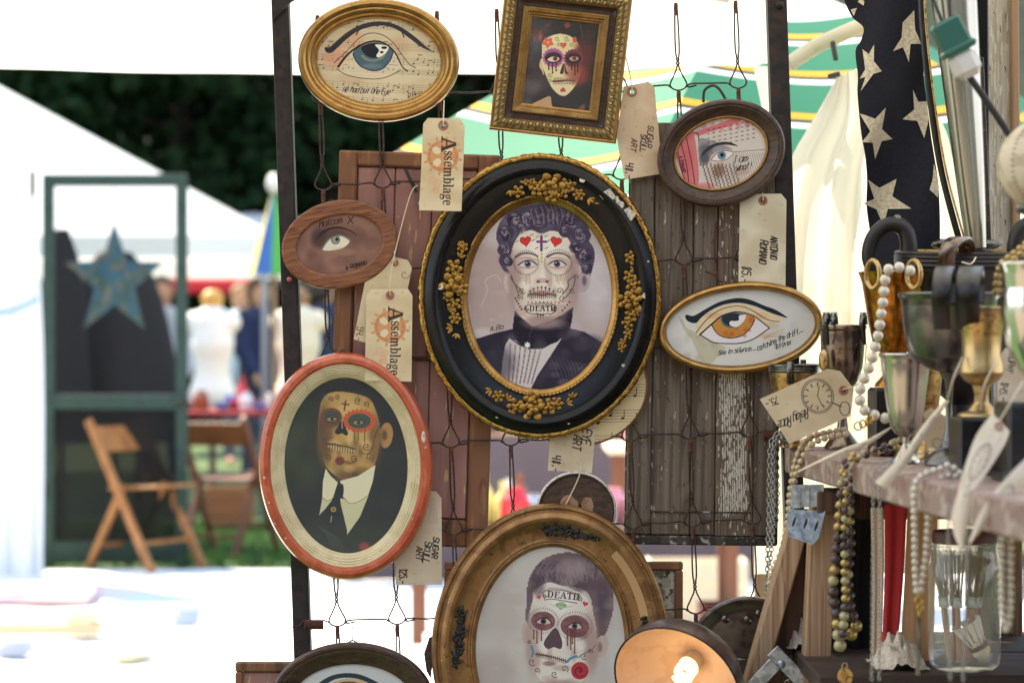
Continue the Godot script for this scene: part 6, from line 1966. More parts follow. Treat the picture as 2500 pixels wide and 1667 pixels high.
func short_haired() -> void:
	picture(390, 710, 1340, 1900, 2.541, 1000, 1050, 1.7, rgb(204, 194, 186))
	soft(560, 1100, 200, 300, rgb(184, 172, 164), 0.6)
	soft(520, 1500, 200, 200, rgb(176, 158, 152), 0.6)
	soft(1290, 1400, 90, 260, rgb(216, 210, 204), 0.7)
	shape([722, 1180, 726, 1050, 732, 960, 760, 880, 830, 800, 930, 762, 1030, 762, 1120, 796, 1204, 880, 1252, 960, 1266, 1060, 1252, 1160, 1206, 1276, 1150, 1276, 1100, 1000, 800, 980, 760, 1080, 750, 1180], rgb(118, 98, 102))
	blotches(760, 800, 1230, 1000, 22, 30, 80, rgb(84, 68, 82), 0.5, 26)
	soft(1050, 880, 110, 80, rgb(156, 138, 142), 0.7)
	for k in 40: stroke([756 + 11 * k, 1000 - 2 * k, 776 + 11 * k, 900 - 3 * k, 830 + 10 * k, 800 + 2 * k], 4, [rgb(96, 80, 92), rgb(120, 104, 112), rgb(132, 114, 120)][(k * 5) % 3])
	for k in 5: soft(850 + 70 * k, 900 - 10 * k, 26, 80, rgb(150, 132, 138), 0.5)
	soft(1200, 1050, 50, 180, rgb(92, 80, 90), 0.7)
	blur(5.0)
	oval(1190, 1340, 42, 72, rgb(200, 180, 170), 0.25)
	soft(1180, 1345, 24, 46, rgb(140, 108, 100), 0.8)
	oval(712, 1258, 18, 60, rgb(196, 178, 170))
	shape([500, 1900, 620, 1660, 800, 1600, 1080, 1600, 1240, 1660, 1340, 1900], rgb(84, 76, 84), false)
	shape([800, 1500, 1080, 1500, 1080, 1640, 960, 1720, 820, 1640], rgb(206, 188, 176), false)
	shape([752, 1095, 780, 1010, 820, 960, 880, 944, 980, 978, 1080, 1020, 1126, 1090, 1150, 1180, 1162, 1280, 1152, 1370, 1112, 1450, 1070, 1560, 980, 1610, 870, 1590, 790, 1520, 746, 1400, 734, 1280, 736, 1180], rgb(230, 218, 206))
	soft(1130, 1340, 60, 200, rgb(184, 154, 144), 0.8)
	soft(744, 1300, 34, 200, rgb(190, 164, 154), 0.7)
	soft(940, 1040, 160, 60, rgb(240, 230, 220), 0.6)
	soft(920, 1590, 160, 50, rgb(176, 148, 138), 0.8)
	soft(870, 1540, 70, 30, rgb(206, 180, 168), 0.6)
	soft(780, 1420, 50, 120, rgb(204, 180, 168), 0.6)
	face_tones(945, 1275, 205, 320, rgb(180, 150, 140), rgb(244, 236, 228))
	soft(1010, 850, 130, 90, rgb(166, 146, 146), 0.7)
	soft(800, 960, 60, 110, rgb(88, 70, 78), 0.6)
	blotches(400, 720, 1330, 1880, 70, 20, 70, rgb(184, 170, 162), 0.2, 84)
	blotches(400, 720, 1330, 1880, 60, 20, 70, rgb(222, 214, 206), 0.2, 85)
	blur(4.0)
	oval(828, 1182, 76, 60, rgb(146, 104, 106), 0.1)
	oval(1026, 1216, 90, 70, rgb(142, 98, 102), 0.1)
	blotches(770, 1140, 890, 1220, 8, 20, 40, rgb(110, 72, 80), 0.6, 27)
	blotches(960, 1160, 1100, 1270, 10, 20, 44, rgb(110, 72, 80), 0.6, 28)
	for e in [[830, 1184], [1024, 1214]]:
		shape([e[0] - 42, e[1] + 4, e[0] - 10, e[1] - 16, e[0] + 26, e[1] - 12, e[0] + 46, e[1] + 8, e[0] + 6, e[1] + 18], rgb(210, 192, 184))
		oval(e[0], e[1], 18, 18, rgb(92, 74, 70))
		oval(e[0], e[1], 8, 8, rgb(36, 28, 30))
		stroke([e[0] - 48, e[1] + 4, e[0] - 10, e[1] - 20, e[0] + 28, e[1] - 15, e[0] + 50, e[1] + 8], 6, rgb(76, 54, 56))
		stroke([e[0] - 56, e[1] - 36, e[0], e[1] - 46, e[0] + 60, e[1] - 28], 12, rgb(120, 88, 88), 8)
	blur(2.4)
	var ink := rgb(84, 70, 66)
	rays(828, 1180, 84, 70, 40, 13, 2.8, rgb(116, 100, 94))
	rays(1026, 1212, 98, 80, 44, 13, 2.8, rgb(116, 100, 94))
	for q in [[770, 1290], [790, 1316], [818, 1300], [980, 1330], [1000, 1356], [1024, 1380], [1010, 1320]]:
		line([V(q[0], 1240), V(q[0], q[1])], 6, rgb(120, 66, 60))
		oval(q[0], q[1], 5, 6, rgb(120, 66, 60))
	shape([906, 1224, 934, 1270, 948, 1320, 936, 1356, 896, 1344, 858, 1356, 832, 1322, 864, 1264], rgb(100, 78, 88))
	stroke([784, 1388, 840, 1396, 900, 1410, 974, 1432], 11, rgb(128, 82, 78), 7)
	soft(870, 1446, 60, 24, rgb(150, 108, 106), 0.8)
	for k in 15: line([V(792 + 12.5 * k, 1374 + 3 * k), V(790 + 12.5 * k, 1404 + 3 * k)], 3, ink)
	stroke([756, 1340, 766, 1370, 760, 1400], 15, rgb(96, 146, 170))
	stroke([976, 1436, 1000, 1414, 1034, 1400], 15, rgb(96, 146, 170))
	for q in [[760, 1436, 24, 1.0], [790, 1490, 18, -1.0], [900, 1512, 22, 1.0], [962, 1480, 24, -1.0], [1080, 1400, 22, 1.0], [1120, 1370, 16, -1.0], [744, 1310, 12, 1.0]]:
		spiral(q[0], q[1], q[2], 1.2, 0.8, 4, ink, q[3])
	stroke([1040, 1410, 1080, 1386, 1130, 1360, 1154, 1330], 5, rgb(90, 120, 130))
	oval(1056, 1490, 54, 54, rgb(184, 66, 74))
	for k in 4: spiral(1056, 1490, 48 - 9 * k, 0.9, k * 1.4, 5, rgb(140, 40, 52))
	printed("DEATH", 850, 1034, 58, 0.1, rgb(70, 62, 62), 0.98, "Droid Serif", true)
	stroke([838, 1050, 828, 1010, 860, 990, 940, 992, 1010, 1008, 1066, 1036, 1064, 1064], 4, ink)
	stroke([838, 1052, 880, 1046, 950, 1056, 1040, 1072], 4, ink)
	spiral(840, 1026, 12, 1.2, 0, 4, ink)
	spiral(1050, 1048, 14, 1.2, PI, 4, ink)
	for k in 20: oval(862 + 10.6 * k, 978 + 0.12 * pow(k, 2) - 2 * sin(k * 0.16), 3, 3, ink)
	heart(802, 1034, 14, rgb(206, 84, 76), Color(0, 0, 0, 0), -0.2)
	heart(1090, 1076, 18, rgb(206, 84, 76), Color(0, 0, 0, 0), 0.3)
	shape([906, 1078, 930, 1062, 960, 1066, 974, 1086, 936, 1112], rgb(176, 196, 160), false)
	line([V(906, 1078), V(974, 1086), V(936, 1112), V(906, 1078)], 3, rgb(120, 140, 100))
	stroke([870, 1076, 900, 1090, 936, 1100], 3, rgb(196, 190, 110))
	stroke([1010, 1090, 976, 1096, 940, 1104], 3, rgb(196, 190, 110))

# ---------------------------------------------------------------- paper tags
# outline and hole in drawing units of the current picture; d is the distance of the sheet
func paper_tag(label: String, outline: Array, hole: Vector2, hr: float, d: float, string_to: Array = []) -> Node3D:
	var s := K * d
	var to_px := func(p: Vector2) -> Vector2: return p / z_sc + z_off
	var h: Vector2 = to_px.call(hole)
	var t := thing("price_tag", label, "tag", P(h.x, h.y, d), 0.0, "paper price tags")
	var o := PackedVector2Array()
	for p in L(outline):
		var q: Vector2 = to_px.call(p)
		o.append(V(q.x - h.x, h.y - q.y) * s)
	# a slit joins the outline to the round hole, so that the sheet is really pierced
	var best := 0
	for i in o.size():
		if o[i].length() < o[best].length(): best = i
	var ring := []
	var a0 := o[best].angle()
	var ccw := not Geometry2D.is_polygon_clockwise(o)
	for k in 13:
		ring.append(V(cos(a0 + (-1.0 if ccw else 1.0) * TAU * k / 12), sin(a0 + (-1.0 if ccw else 1.0) * TAU * k / 12)) * hr / z_sc * s)
	var full := PackedVector2Array()
	for i in o.size() + 1:
		full.append(o[(best + i) % o.size()])
	for q in ring: full.append(q)
	var r := picture_rect()
	var uv := func(p: Vector2) -> Vector2: return (h + V(p.x, -p.y) / s - r.position) / r.size
	var mb := MB.new()
	var idx := Geometry2D.triangulate_polygon(full)
	mb.slab(full if idx.size() else o, 0.0, -0.0005, uv)
	var m := mat(Color.WHITE, 0.85, 0.0, texture())
	m.texture_repeat = false
	part("paper", mb.done(), m, t)
	var ey := MB.new()
	ey.smooth()
	var rows := []
	for k in 10:
		var w := TAU * k / 10 + 0.3
		rows.append(PackedVector3Array([Vector3(cos(w) * hr, sin(w) * hr, 0.0003 / s * z_sc) * s / z_sc, Vector3(cos(w) * hr * 2.3, sin(w) * hr * 2.3, 0.0003 / s * z_sc) * s / z_sc]))
	ey.grid(rows, true, false)
	part("reinforcement", ey.done(), M.eyelet, t)
	if string_to.size():
		var st := MB.new()
		var pts := [Vector3(0, -hr * 0.6 / z_sc * s, -0.002), Vector3(0, hr * 0.6 / z_sc * s, 0.003)]
		for q in string_to: pts.append(P(q[0], q[1], q[2]) - t.position)
		st.tube(smooth_path(pts, 5), 0.0009, 5)
		part("string", st.done(), M.string, t)
	return t

const INK := Color(0.2, 0.15, 0.14)
func tag_paper(x0: float, y0: float, x1: float, y1: float, zs: float, ox: float, oy: float, seed_: int, c := Color(0.87, 0.79, 0.65)) -> void:
	picture(x0, y0, x1, y1, zs, ox, oy, 1.7, c)
	blotches(x0, y0, x1, y1, 22, 20 * zs, 60 * zs, Color(c.r * 0.9, c.g * 0.87, c.b * 0.82), 0.5, seed_)
	blotches(x0, y0, x1, y1, 30, 2 * zs, 9 * zs, Color(c.r * 0.8, c.g * 0.74, c.b * 0.66), 0.35, seed_ + 50)

func gear_print(x: float, y: float, r: float) -> void:
	var c := rgb(206, 150, 104)
	for k in 12:
		var w := TAU * k / 12 + 0.2
		oval(x + cos(w) * r * 1.12, y + sin(w) * r * 1.12, r * 0.13, r * 0.09, c, w)
	oval(x, y, r, r, c)
	for k in 4:
		var w := TAU * k / 4 + 0.75
		oval(x + cos(w) * r * 0.55, y + sin(w) * r * 0.55, r * 0.3, r * 0.22, rgb(222, 204, 168), w)
	for k in 30:
		var w := TAU * k / 30 * 1.7
		soft(x + cos(w) * r * 0.85, y + sin(w) * r * 0.85, r * 0.14, r * 0.14, rgb(184, 116, 72), 0.5)
	for k in 2:
		spiral(x - r * 0.6 + 26 * k, y + r * 1.5 + 60 * k, r * 0.28, 1.4, 1.0, 9, rgb(212, 168, 132))
		spiral(x - r * 0.3 - 16 * k, y + r * 1.6 + 56 * k, r * 0.24, 1.4, 3.0, 9, rgb(212, 168, 132), -1.0)

func assemblage(x: float, y: float, gx: float, gy: float) -> void:
	gear_print(gx, gy, 118)
	printed("A", x, y, 156, PI / 2, rgb(58, 46, 42), 1.0, "Droid Serif", true)
	printed("ssemblage", x - 2, y + 108, 104, PI / 2 + 0.03, rgb(66, 52, 46), 0.74, "Droid Serif", true)

func tags() -> void:
	var w := PI / 2
	tag_paper(1090, 850, 1480, 1570, 3.016, 650, 0, 60)
	assemblage(1288, 1000, 1300, 1150)
	paper_tag("beige tag with a brown gear print hanging below the blue eye oval", [1190, 868, 1425, 872, 1462, 925, 1437, 1555, 1125, 1548, 1155, 910], V(1303, 924), 17, 3.468, [[1083, 275, 3.475], [1084, 245, 3.5]])
	tag_paper(590, 560, 1070, 1320, 3.016, 660, 430, 61, Color(0.84, 0.77, 0.63))
	write("54.-", 640, 1110, 44, w + 0.15, 5, INK, 0.0, 0.7, 0.3, 22)
	spiral(990, 720, 40, 0.9, 0.0, 6, rgb(120, 118, 112))
	paper_tag("beige tag marked 54 behind the lower gear-printed tag", [905, 592, 1012, 618, 1042, 676, 918, 1290, 612, 1200, 722, 640], V(918, 640), 12, 3.516, [[960, 585, 3.518]])
	tag_paper(680, 800, 1070, 1530, 3.016, 660, 430, 62)
	assemblage(866, 955, 880, 1110)
	paper_tag("beige tag with a brown gear print tucked behind the red oval", [742, 832, 1012, 828, 1046, 880, 1038, 1512, 695, 1505, 705, 880], V(880, 878), 15, 3.506, [[952, 690, 3.5], [962, 625, 3.51], [1000, 480, 3.515], [1020, 452, 3.52]])
	tag_paper(1220, 670, 1660, 1550, 3.484, 1150, 0, 63, Color(0.83, 0.74, 0.63))
	for k in 5: spiral(1400 + 20 * k, 900 + 26 * k, 60, 0.6, k, 3, rgb(176, 150, 126))
	write("SUGAR", 1512, 1068, 48, w + 0.12, 8, INK, 0.2, 0.85, 0.35, 23)
	write("SKULL", 1448, 1142, 46, w + 0.05, 8, INK, 0.2, 0.7, 0.3, 24)
	write("ART", 1368, 1178, 48, w + 0.1, 8, INK, 0.2, 0.85, 0.35, 25)
	write("48.-", 1322, 1385, 66, w + 0.1, 9, INK, 0.1, 0.6, 0.25, 26)
	paper_tag("stained tag marked sugar skull art 48 hanging beside the rectangular frame", [1300, 735, 1510, 693, 1562, 745, 1632, 1475, 1310, 1528, 1268, 1330, 1240, 1160], V(1370, 782), 20, 3.5245, [[1540, 190, 3.52], [1531, 150, 3.522], [1524, 128, 3.524]])
	tag_paper(860, 830, 1250, 1540, 2.904, 1500, 180, 64, Color(0.86, 0.82, 0.72))
	write("ANTONIO", 1112, 1152, 46, w + 0.03, 8, INK, 0.2, 0.55, 0.25, 27)
	write("ROMANO", 1036, 1178, 48, w + 0.03, 8, INK, 0.2, 0.62, 0.28, 28)
	write("85.-", 908, 1362, 64, w + 0.08, 8, INK, 0.1, 0.55, 0.25, 29)
	paper_tag("cream tag with a handwritten name and 85 hanging over the right post", [930, 852, 1185, 850, 1222, 895, 1215, 1530, 880, 1520, 892, 890], V(1055, 900), 15, 3.518, [[1862, 470, 3.519]])
	tag_paper(860, 870, 1180, 1460, 2.4115, 600, 830, 65, Color(0.82, 0.75, 0.66))
	for k in 6: stroke([1060 + 10 * k, 930, 1080 + 8 * k, 1000, 1070 + 12 * k, 1080], 3, rgb(178, 160, 140))
	write("SUGAR", 1106, 1160, 36, w + 0.1, 6, INK, 0.15, 0.78, 0.3, 30)
	write("SKULL", 1056, 1186, 36, w + 0.1, 6, INK, 0.15, 0.8, 0.3, 31)
	write("ART", 1008, 1216, 36, w + 0.1, 6, INK, 0.15, 0.85, 0.3, 32)
	write("125.-", 906, 1346, 44, w + 0.05, 6, INK, 0.0, 0.5, 0.22, 33)
	paper_tag("beige tag marked sugar skull art 125 below the red oval", [925, 892, 1118, 890, 1152, 930, 1155, 1440, 882, 1442, 885, 930], V(1020, 925), 12, 3.5245, [[1010, 1180, 3.525]])
	tag_paper(460, -80, 860, 360, 3.015, 1180, 1040, 66, Color(0.84, 0.78, 0.68))
	write("EYE", 738, 20, 60, w + 0.12, 8, INK, 0.15, 0.7, 0.3, 34)
	write("ART", 668, 62, 60, w + 0.1, 8, INK, 0.15, 0.7, 0.3, 35)
	write("48.-", 512, 214, 66, w + 0.1, 8, INK, 0.1, 0.55, 0.25, 36)
	paper_tag("beige tag marked eye art 48 hanging under the big black oval", [498, -40, 560, -75, 780, -70, 832, -30, 800, 345, 475, 328], V(660, -30), 14, 3.52, [[1398, 990, 3.523]])
	# a disc covered with sheet music, half hidden behind the black oval
	var s := K * 3.524
	var t := thing("music_disc", "round plaque covered with sheet music behind the big black oval", "plaque", P(1410, 940, 3.524))
	picture(0, 0, 360, 320, 1, 1230, 780, 2, rgb(214, 192, 150))
	for g in 5:
		for k in 5: line([V(0, 40 + 62 * g + 7 * k), V(360, 34 + 62 * g + 7 * k)], 1.2, rgb(140, 120, 92))
		for k in 12:
			oval(20 + 30 * k, 44 + 62 * g + (k * 7) % 26, 4, 3, rgb(60, 50, 44), -0.3)
			line([V(24 + 30 * k, 44 + 62 * g + (k * 7) % 26), V(24 + 30 * k, 24 + 62 * g + (k * 7) % 26)], 1.6, rgb(60, 50, 44))
	part("rim", oval_ring([V(2, -2), V(0, 1), V(1, 4), V(5, 5)], 172, 150, s, 64), M.board_edge, t)
	art_part(t, oval_points(168 * s, 146 * s), 3.5 * s, 0.7)
	# a chipped round tin lid below it
	t = thing("painted_tin", "round brown tin with chipped paint above the lower gilt oval", "tin", P(1407, 1246, 3.522))
	part("disc", oval_ring(crisp([V(2, -6), V(0, 0), V(1, 6), V(5, 8), V(8, 5), V(60, 5), V(95, 5)]), 95, 93, s, 64), M.walnut, t)
	part("pale_rim", oval_ring([V(-1.5, -4), V(-3, 2), V(-1, 7), V(2, 9)], 95, 93, s, 64), M.gesso, t)
	for q in [[-18, 18, 24, 30], [28, 22, 17, 30]]:
		var o := PackedVector2Array()
		for k in 14:
			var a := TAU * k / 14
			o.append(V(q[0] + cos(a) * q[2] * rng.randf_range(0.75, 1.0), -q[1] + 30 + sin(a) * q[3] * rng.randf_range(0.75, 1.0)) * s)
		var pm := MB.new()
		pm.slab(o, 5.5 * s, 6.2 * s)
		part("bare_patch", pm.done(), tri_mat(layered(rgb(158, 124, 98), [[rgb(120, 88, 66, 0.7), 0.05, 0.5, 0.7]], 46, 64), Vector3(20, 20, 20), 0.85), t)
	var cd := MB.new()
	cd.tube(smooth_path([Vector3(-0.02, 0.0, 0.006), Vector3(0.004, 0.05, 0.006), Vector3(0.006, 0.075, 0.005)], 5), 0.0011, 5)
	part("string", cd.done(), M.string, t)

# ---------------------------------------------------------------- strings of beads and chains
func at_px(q: Array, zs: float, ox: float, oy: float, d: float) -> Vector3:
	return P(q[0] / zs + ox, q[1] / zs + oy, q[2] if q.size() > 2 else d)

func px_path(a: Array, zs: float, ox: float, oy: float, d: float) -> Array:
	var o := []
	for i in range(0, a.size(), 2): o.append(P(a[i] / zs + ox, a[i + 1] / zs + oy, d))
	return smooth_path(o, 8)

func along_path(path: Array, step: float) -> Array:
	var out := [path[0]]
	var left := step
	for i in path.size() - 1:
		var a: Vector3 = path[i]
		var b: Vector3 = path[i + 1]
		var l := (b - a).length()
		var done := 0.0
		while l - done >= left:
			done += left
			out.append(a.lerp(b, done / l))
			left = step
		left -= l - done
	return out

func beads(t: Node3D, called: String, path: Array, r: float, mats: Array, grow := 0.0, seed_ := 1) -> void:
	if not M.has("bead"):
		var mb := MB.new()
		mb.ball(Vector3.ZERO, Vector3.ONE, 14, 10)
		M.bead = mb.done()
	var g := RandomNumberGenerator.new()
	g.seed = seed_
	var pts := along_path(path, r * 2.02 * (1.0 + grow * 0.4))
	for i in pts.size():
		var k: float = r * (1.0 + grow * maxf(0.0, i / float(pts.size()) - 0.3))
		part(called, M.bead, mats[0 if mats.size() == 1 else g.randi() % mats.size()], t, Transform3D(Basis.IDENTITY.scaled(Vector3.ONE * k), pts[i] - t.position))
	var th := MB.new()
	var tp := []
	for p in path: tp.append(p - t.position)
	th.tube(tp, 0.0005, 4)
	part("thread", th.done(), M.string, t)

func chain(t: Node3D, path: Array, r: float, m: Material) -> void:
	if not M.has("link"):
		var mb := MB.new()
		var pts := []
		for k in 14: pts.append(Vector3(cos(TAU * k / 14) * 0.62, sin(TAU * k / 14), 0))
		mb.tube(pts, 0.2, 5, true)
		M.link = mb.done()
	var pts := along_path(path, r * 1.5)
	for i in pts.size() - 1:
		var y: Vector3 = (pts[i + 1] - pts[i]).normalized()
		var x := y.cross(Vector3.BACK).normalized()
		var b := Basis(x, y, x.cross(y)) * Basis(Vector3.UP, 0.4 + (PI / 2 if i % 2 else 0.0))
		part("link", M.link, m, t, Transform3D(b.scaled_local(Vector3.ONE * r), pts[i] - t.position))

func ring_part(t: Node3D, called: String, c: Vector3, r: float, w: float, m: Material, turn := 0.0) -> void:
	var mb := MB.new()
	var pts := []
	for k in 18: pts.append(Basis(Vector3.UP, turn) * Vector3(cos(TAU * k / 18) * r, sin(TAU * k / 18) * r, 0))
	mb.tube(pts, w, 6, true)
	part(called, mb.done(), m, t).position = c - t.position

# ---------------------------------------------------------------- trophies: turned profiles of [half width, height] in pixels at their distance
func turned(prof: Array, cx: float, d: float, base: Vector3, n := 36) -> ArrayMesh:
	var o := []
	for i in range(0, prof.size(), 2): o.append(V(prof[i] * K * d, P(cx, prof[i + 1], d).y - base.y))
	var mb := MB.new()
	mb.lathe(crisp(o, 0.08), n)
	return mb.done()

func strap(pts: Array, w: float, th: float, face: Vector3) -> ArrayMesh:
	var mb := MB.new()
	mb.smooth()
	var p := smooth_path(pts, 8)
	var rows := []
	for i in p.size():
		var t: Vector3 = (p[mini(i + 1, p.size() - 1)] - p[maxi(i - 1, 0)]).normalized()
		var sd := face.normalized()
		var nn := t.cross(sd).normalized() * th
		sd = sd * w
		rows.append(PackedVector3Array([p[i] - sd - nn, p[i] + sd - nn, p[i] + sd + nn, p[i] - sd + nn]))
	mb.grid(rows, false, true)
	return mb.done()

const SHELF_Y := 1.069
func trophy(label: String, cx: float, d: float, prof: Array, m: Material) -> Node3D:
	var base := P(cx, 833, d)
	base.y = SHELF_Y
	var t := thing("trophy_cup", label, "trophy", base, 0.0, "trophy cups on the shelf")
	part("cup", turned(prof, cx, d, base), m, t)
	return t

func engraved(m: StandardMaterial3D, base: Color, words: Array, c: Color) -> StandardMaterial3D:
	picture(0, 0, 512, 256, 1, 0, 0, 1, base)
	blotches(0, 0, 512, 256, 40, 10, 50, base.darkened(0.3), 0.5, 70)
	blotches(0, 0, 512, 256, 30, 6, 20, base.lightened(0.2), 0.4, 71)
	for q in words: printed(q[0], q[1], q[2], q[3], 0.0, c)
	var o: StandardMaterial3D = mat(Color.WHITE, m.roughness, m.metallic, texture())
	return o

func right_side() -> void:
	# the shelf: a thick plank running towards the viewer
	var e0 := Vector3(0.389, SHELF_Y, -3.5)
	var e1 := Vector3(0.50, SHELF_Y, -1.95)
	var t := thing("display_shelf", "thick weathered plank shelf with chipped pink and white paint", "shelf", Vector3(0.75, 0, -2.8))
	var ed := (e1 - e0)
	for k in 3:
		var off := Vector3(0.006 + 0.235 * k, 0, 0)
		var mb := MB.new()
		var y := ed.normalized()
		var x := Vector3(1, 0, 0)
		mb.box((e0 + e1) / 2.0 + off + x * 0.115 - Vector3(0, 0.02, 0), Vector3(0.23, ed.length(), 0.038), Basis(y.cross(Vector3.UP).normalized(), y, Vector3.UP), 0.003)
		part("plank", mb.done(), M.shelf, t).position = -t.position
	for z in [-3.3, -2.2]:
		part("bearer", box_mesh(Vector3(0.72, 0.05, 0.05), 0.004, Vector3(0.83, SHELF_Y - 0.066, z)), M.pine_dark, t).position = -t.position
	for z in [-3.34, -2.16]:
		part("leg", box_mesh(Vector3(0.05, SHELF_Y - 0.092, 0.05), 0.004, Vector3(1.2, (SHELF_Y - 0.092) / 2, z)), M.pine_dark, t).position = -t.position
	# folding trestle under its far end, with galvanised hinges
	t = thing("trestle", "folding wooden trestle with galvanised steel hinge plates under the shelf", "trestle", P(1950, 833, 3.3) * Vector3(1, 0, 1))
	var tp := t.position
	var leg := func(a: Vector3, b: Vector3, w: float, th: float, m: Material) -> void:
		var f := a + (b - a) * (a.y / (a.y - b.y))
		part("leg", bar_mesh(a, f, w, th, 0.002), m, t).position = -tp
	leg.call(P(1958, 1250, 3.31), P(1852, 1620, 3.31), 0.026, 0.04, M.pine)
	leg.call(P(1996, 1250, 3.345), P(1890, 1620, 3.345), 0.034, 0.03, M.pine_dark)
	leg.call(P(2012, 1215, 3.27), P(1990, 1660, 3.27), 0.036, 0.036, M.pine)
	part("head_block", box_mesh(Vector3(0.05, 0.03, 0.09), 0.002, P(2030, 1222, 3.27)), M.pine_dark, t).position = -tp
	var s := K * 3.24
	var pl := MB.new()
	pl.slab(PackedVector2Array([V(-42 * s, 28 * s), V(36 * s, 30 * s), V(38 * s, -22 * s), V(-46 * s, -30 * s)]), 0.0, 0.003)
	var up := part("hinge_plate", pl.done(), M.steel, t, Transform3D(Basis(Vector3.UP, -0.25), P(1976, 1212, 3.235) - tp))
	for k in 3: part("fold", bar_mesh(Vector3((-22 + 22 * k) * s, 26 * s, 0.004), Vector3((-24 + 22 * k) * s, -24 * s, 0.004), 0.004, 0.003), M.steel, up)
	var lo := MB.new()
	lo.slab(PackedVector2Array([V(-50 * s, 34 * s), V(40 * s, 30 * s), V(24 * s, -36 * s), V(8 * s, -52 * s), V(-50 * s, -32 * s)]), 0.0, 0.003)
	var lop := part("hinge_plate", lo.done(), M.steel, t, Transform3D(Basis(Vector3.UP, -0.2) * Basis(Vector3.RIGHT, -0.12), P(1976, 1278, 3.23) - tp))
	for q in [[-36, 4], [-8, 0], [18, -6]]:
		var rv := MB.new()
		rv.ball(Vector3.ZERO, Vector3(0.0016, 0.0075, 0.001), 8, 5, Basis(Vector3.BACK, -0.3))
		part("slot_rivet", rv.done(), M.iron, lop).position = Vector3(q[0] * s, q[1] * s, 0.0035)
	for q in [[1838, 1678, 1906, 1606, 3.262], [1886, 1588, 1972, 1676, 3.256]]:
		part("strut", bar_mesh(P(q[0], q[1], q[4]), P(q[2], q[3], q[4]), 0.02, 0.003, 0.001), M.steel, t).position = -tp
	var rb := MB.new()
	rb.ball(Vector3.ZERO, Vector3(0.006, 0.006, 0.003), 10, 6)
	part("rivet", rb.done(), M.steel, t).position = P(1908, 1622, 3.253) - tp
	# lower shelf
	t = thing("lower_shelf", "dark wooden lower shelf under the trophy plank", "shelf", Vector3(0.8, 0, -3.3))
	for k in 2:
		part("plank", box_mesh(Vector3(0.86, 0.024, 0.23), 0.003, Vector3(0.02, 0.783, 0.12 - 0.235 * k)), M.shelf_dark, t)
	for x in [-0.36, 0.4]:
		for z in [-0.16, 0.16]:
			part("leg", box_mesh(Vector3(0.04, 0.77, 0.04), 0.003, Vector3(x + 0.02, 0.385, z)), M.shelf_dark, t)
	trophies()
	necklaces()
	shelf_tags()
	cloths()
	jar()

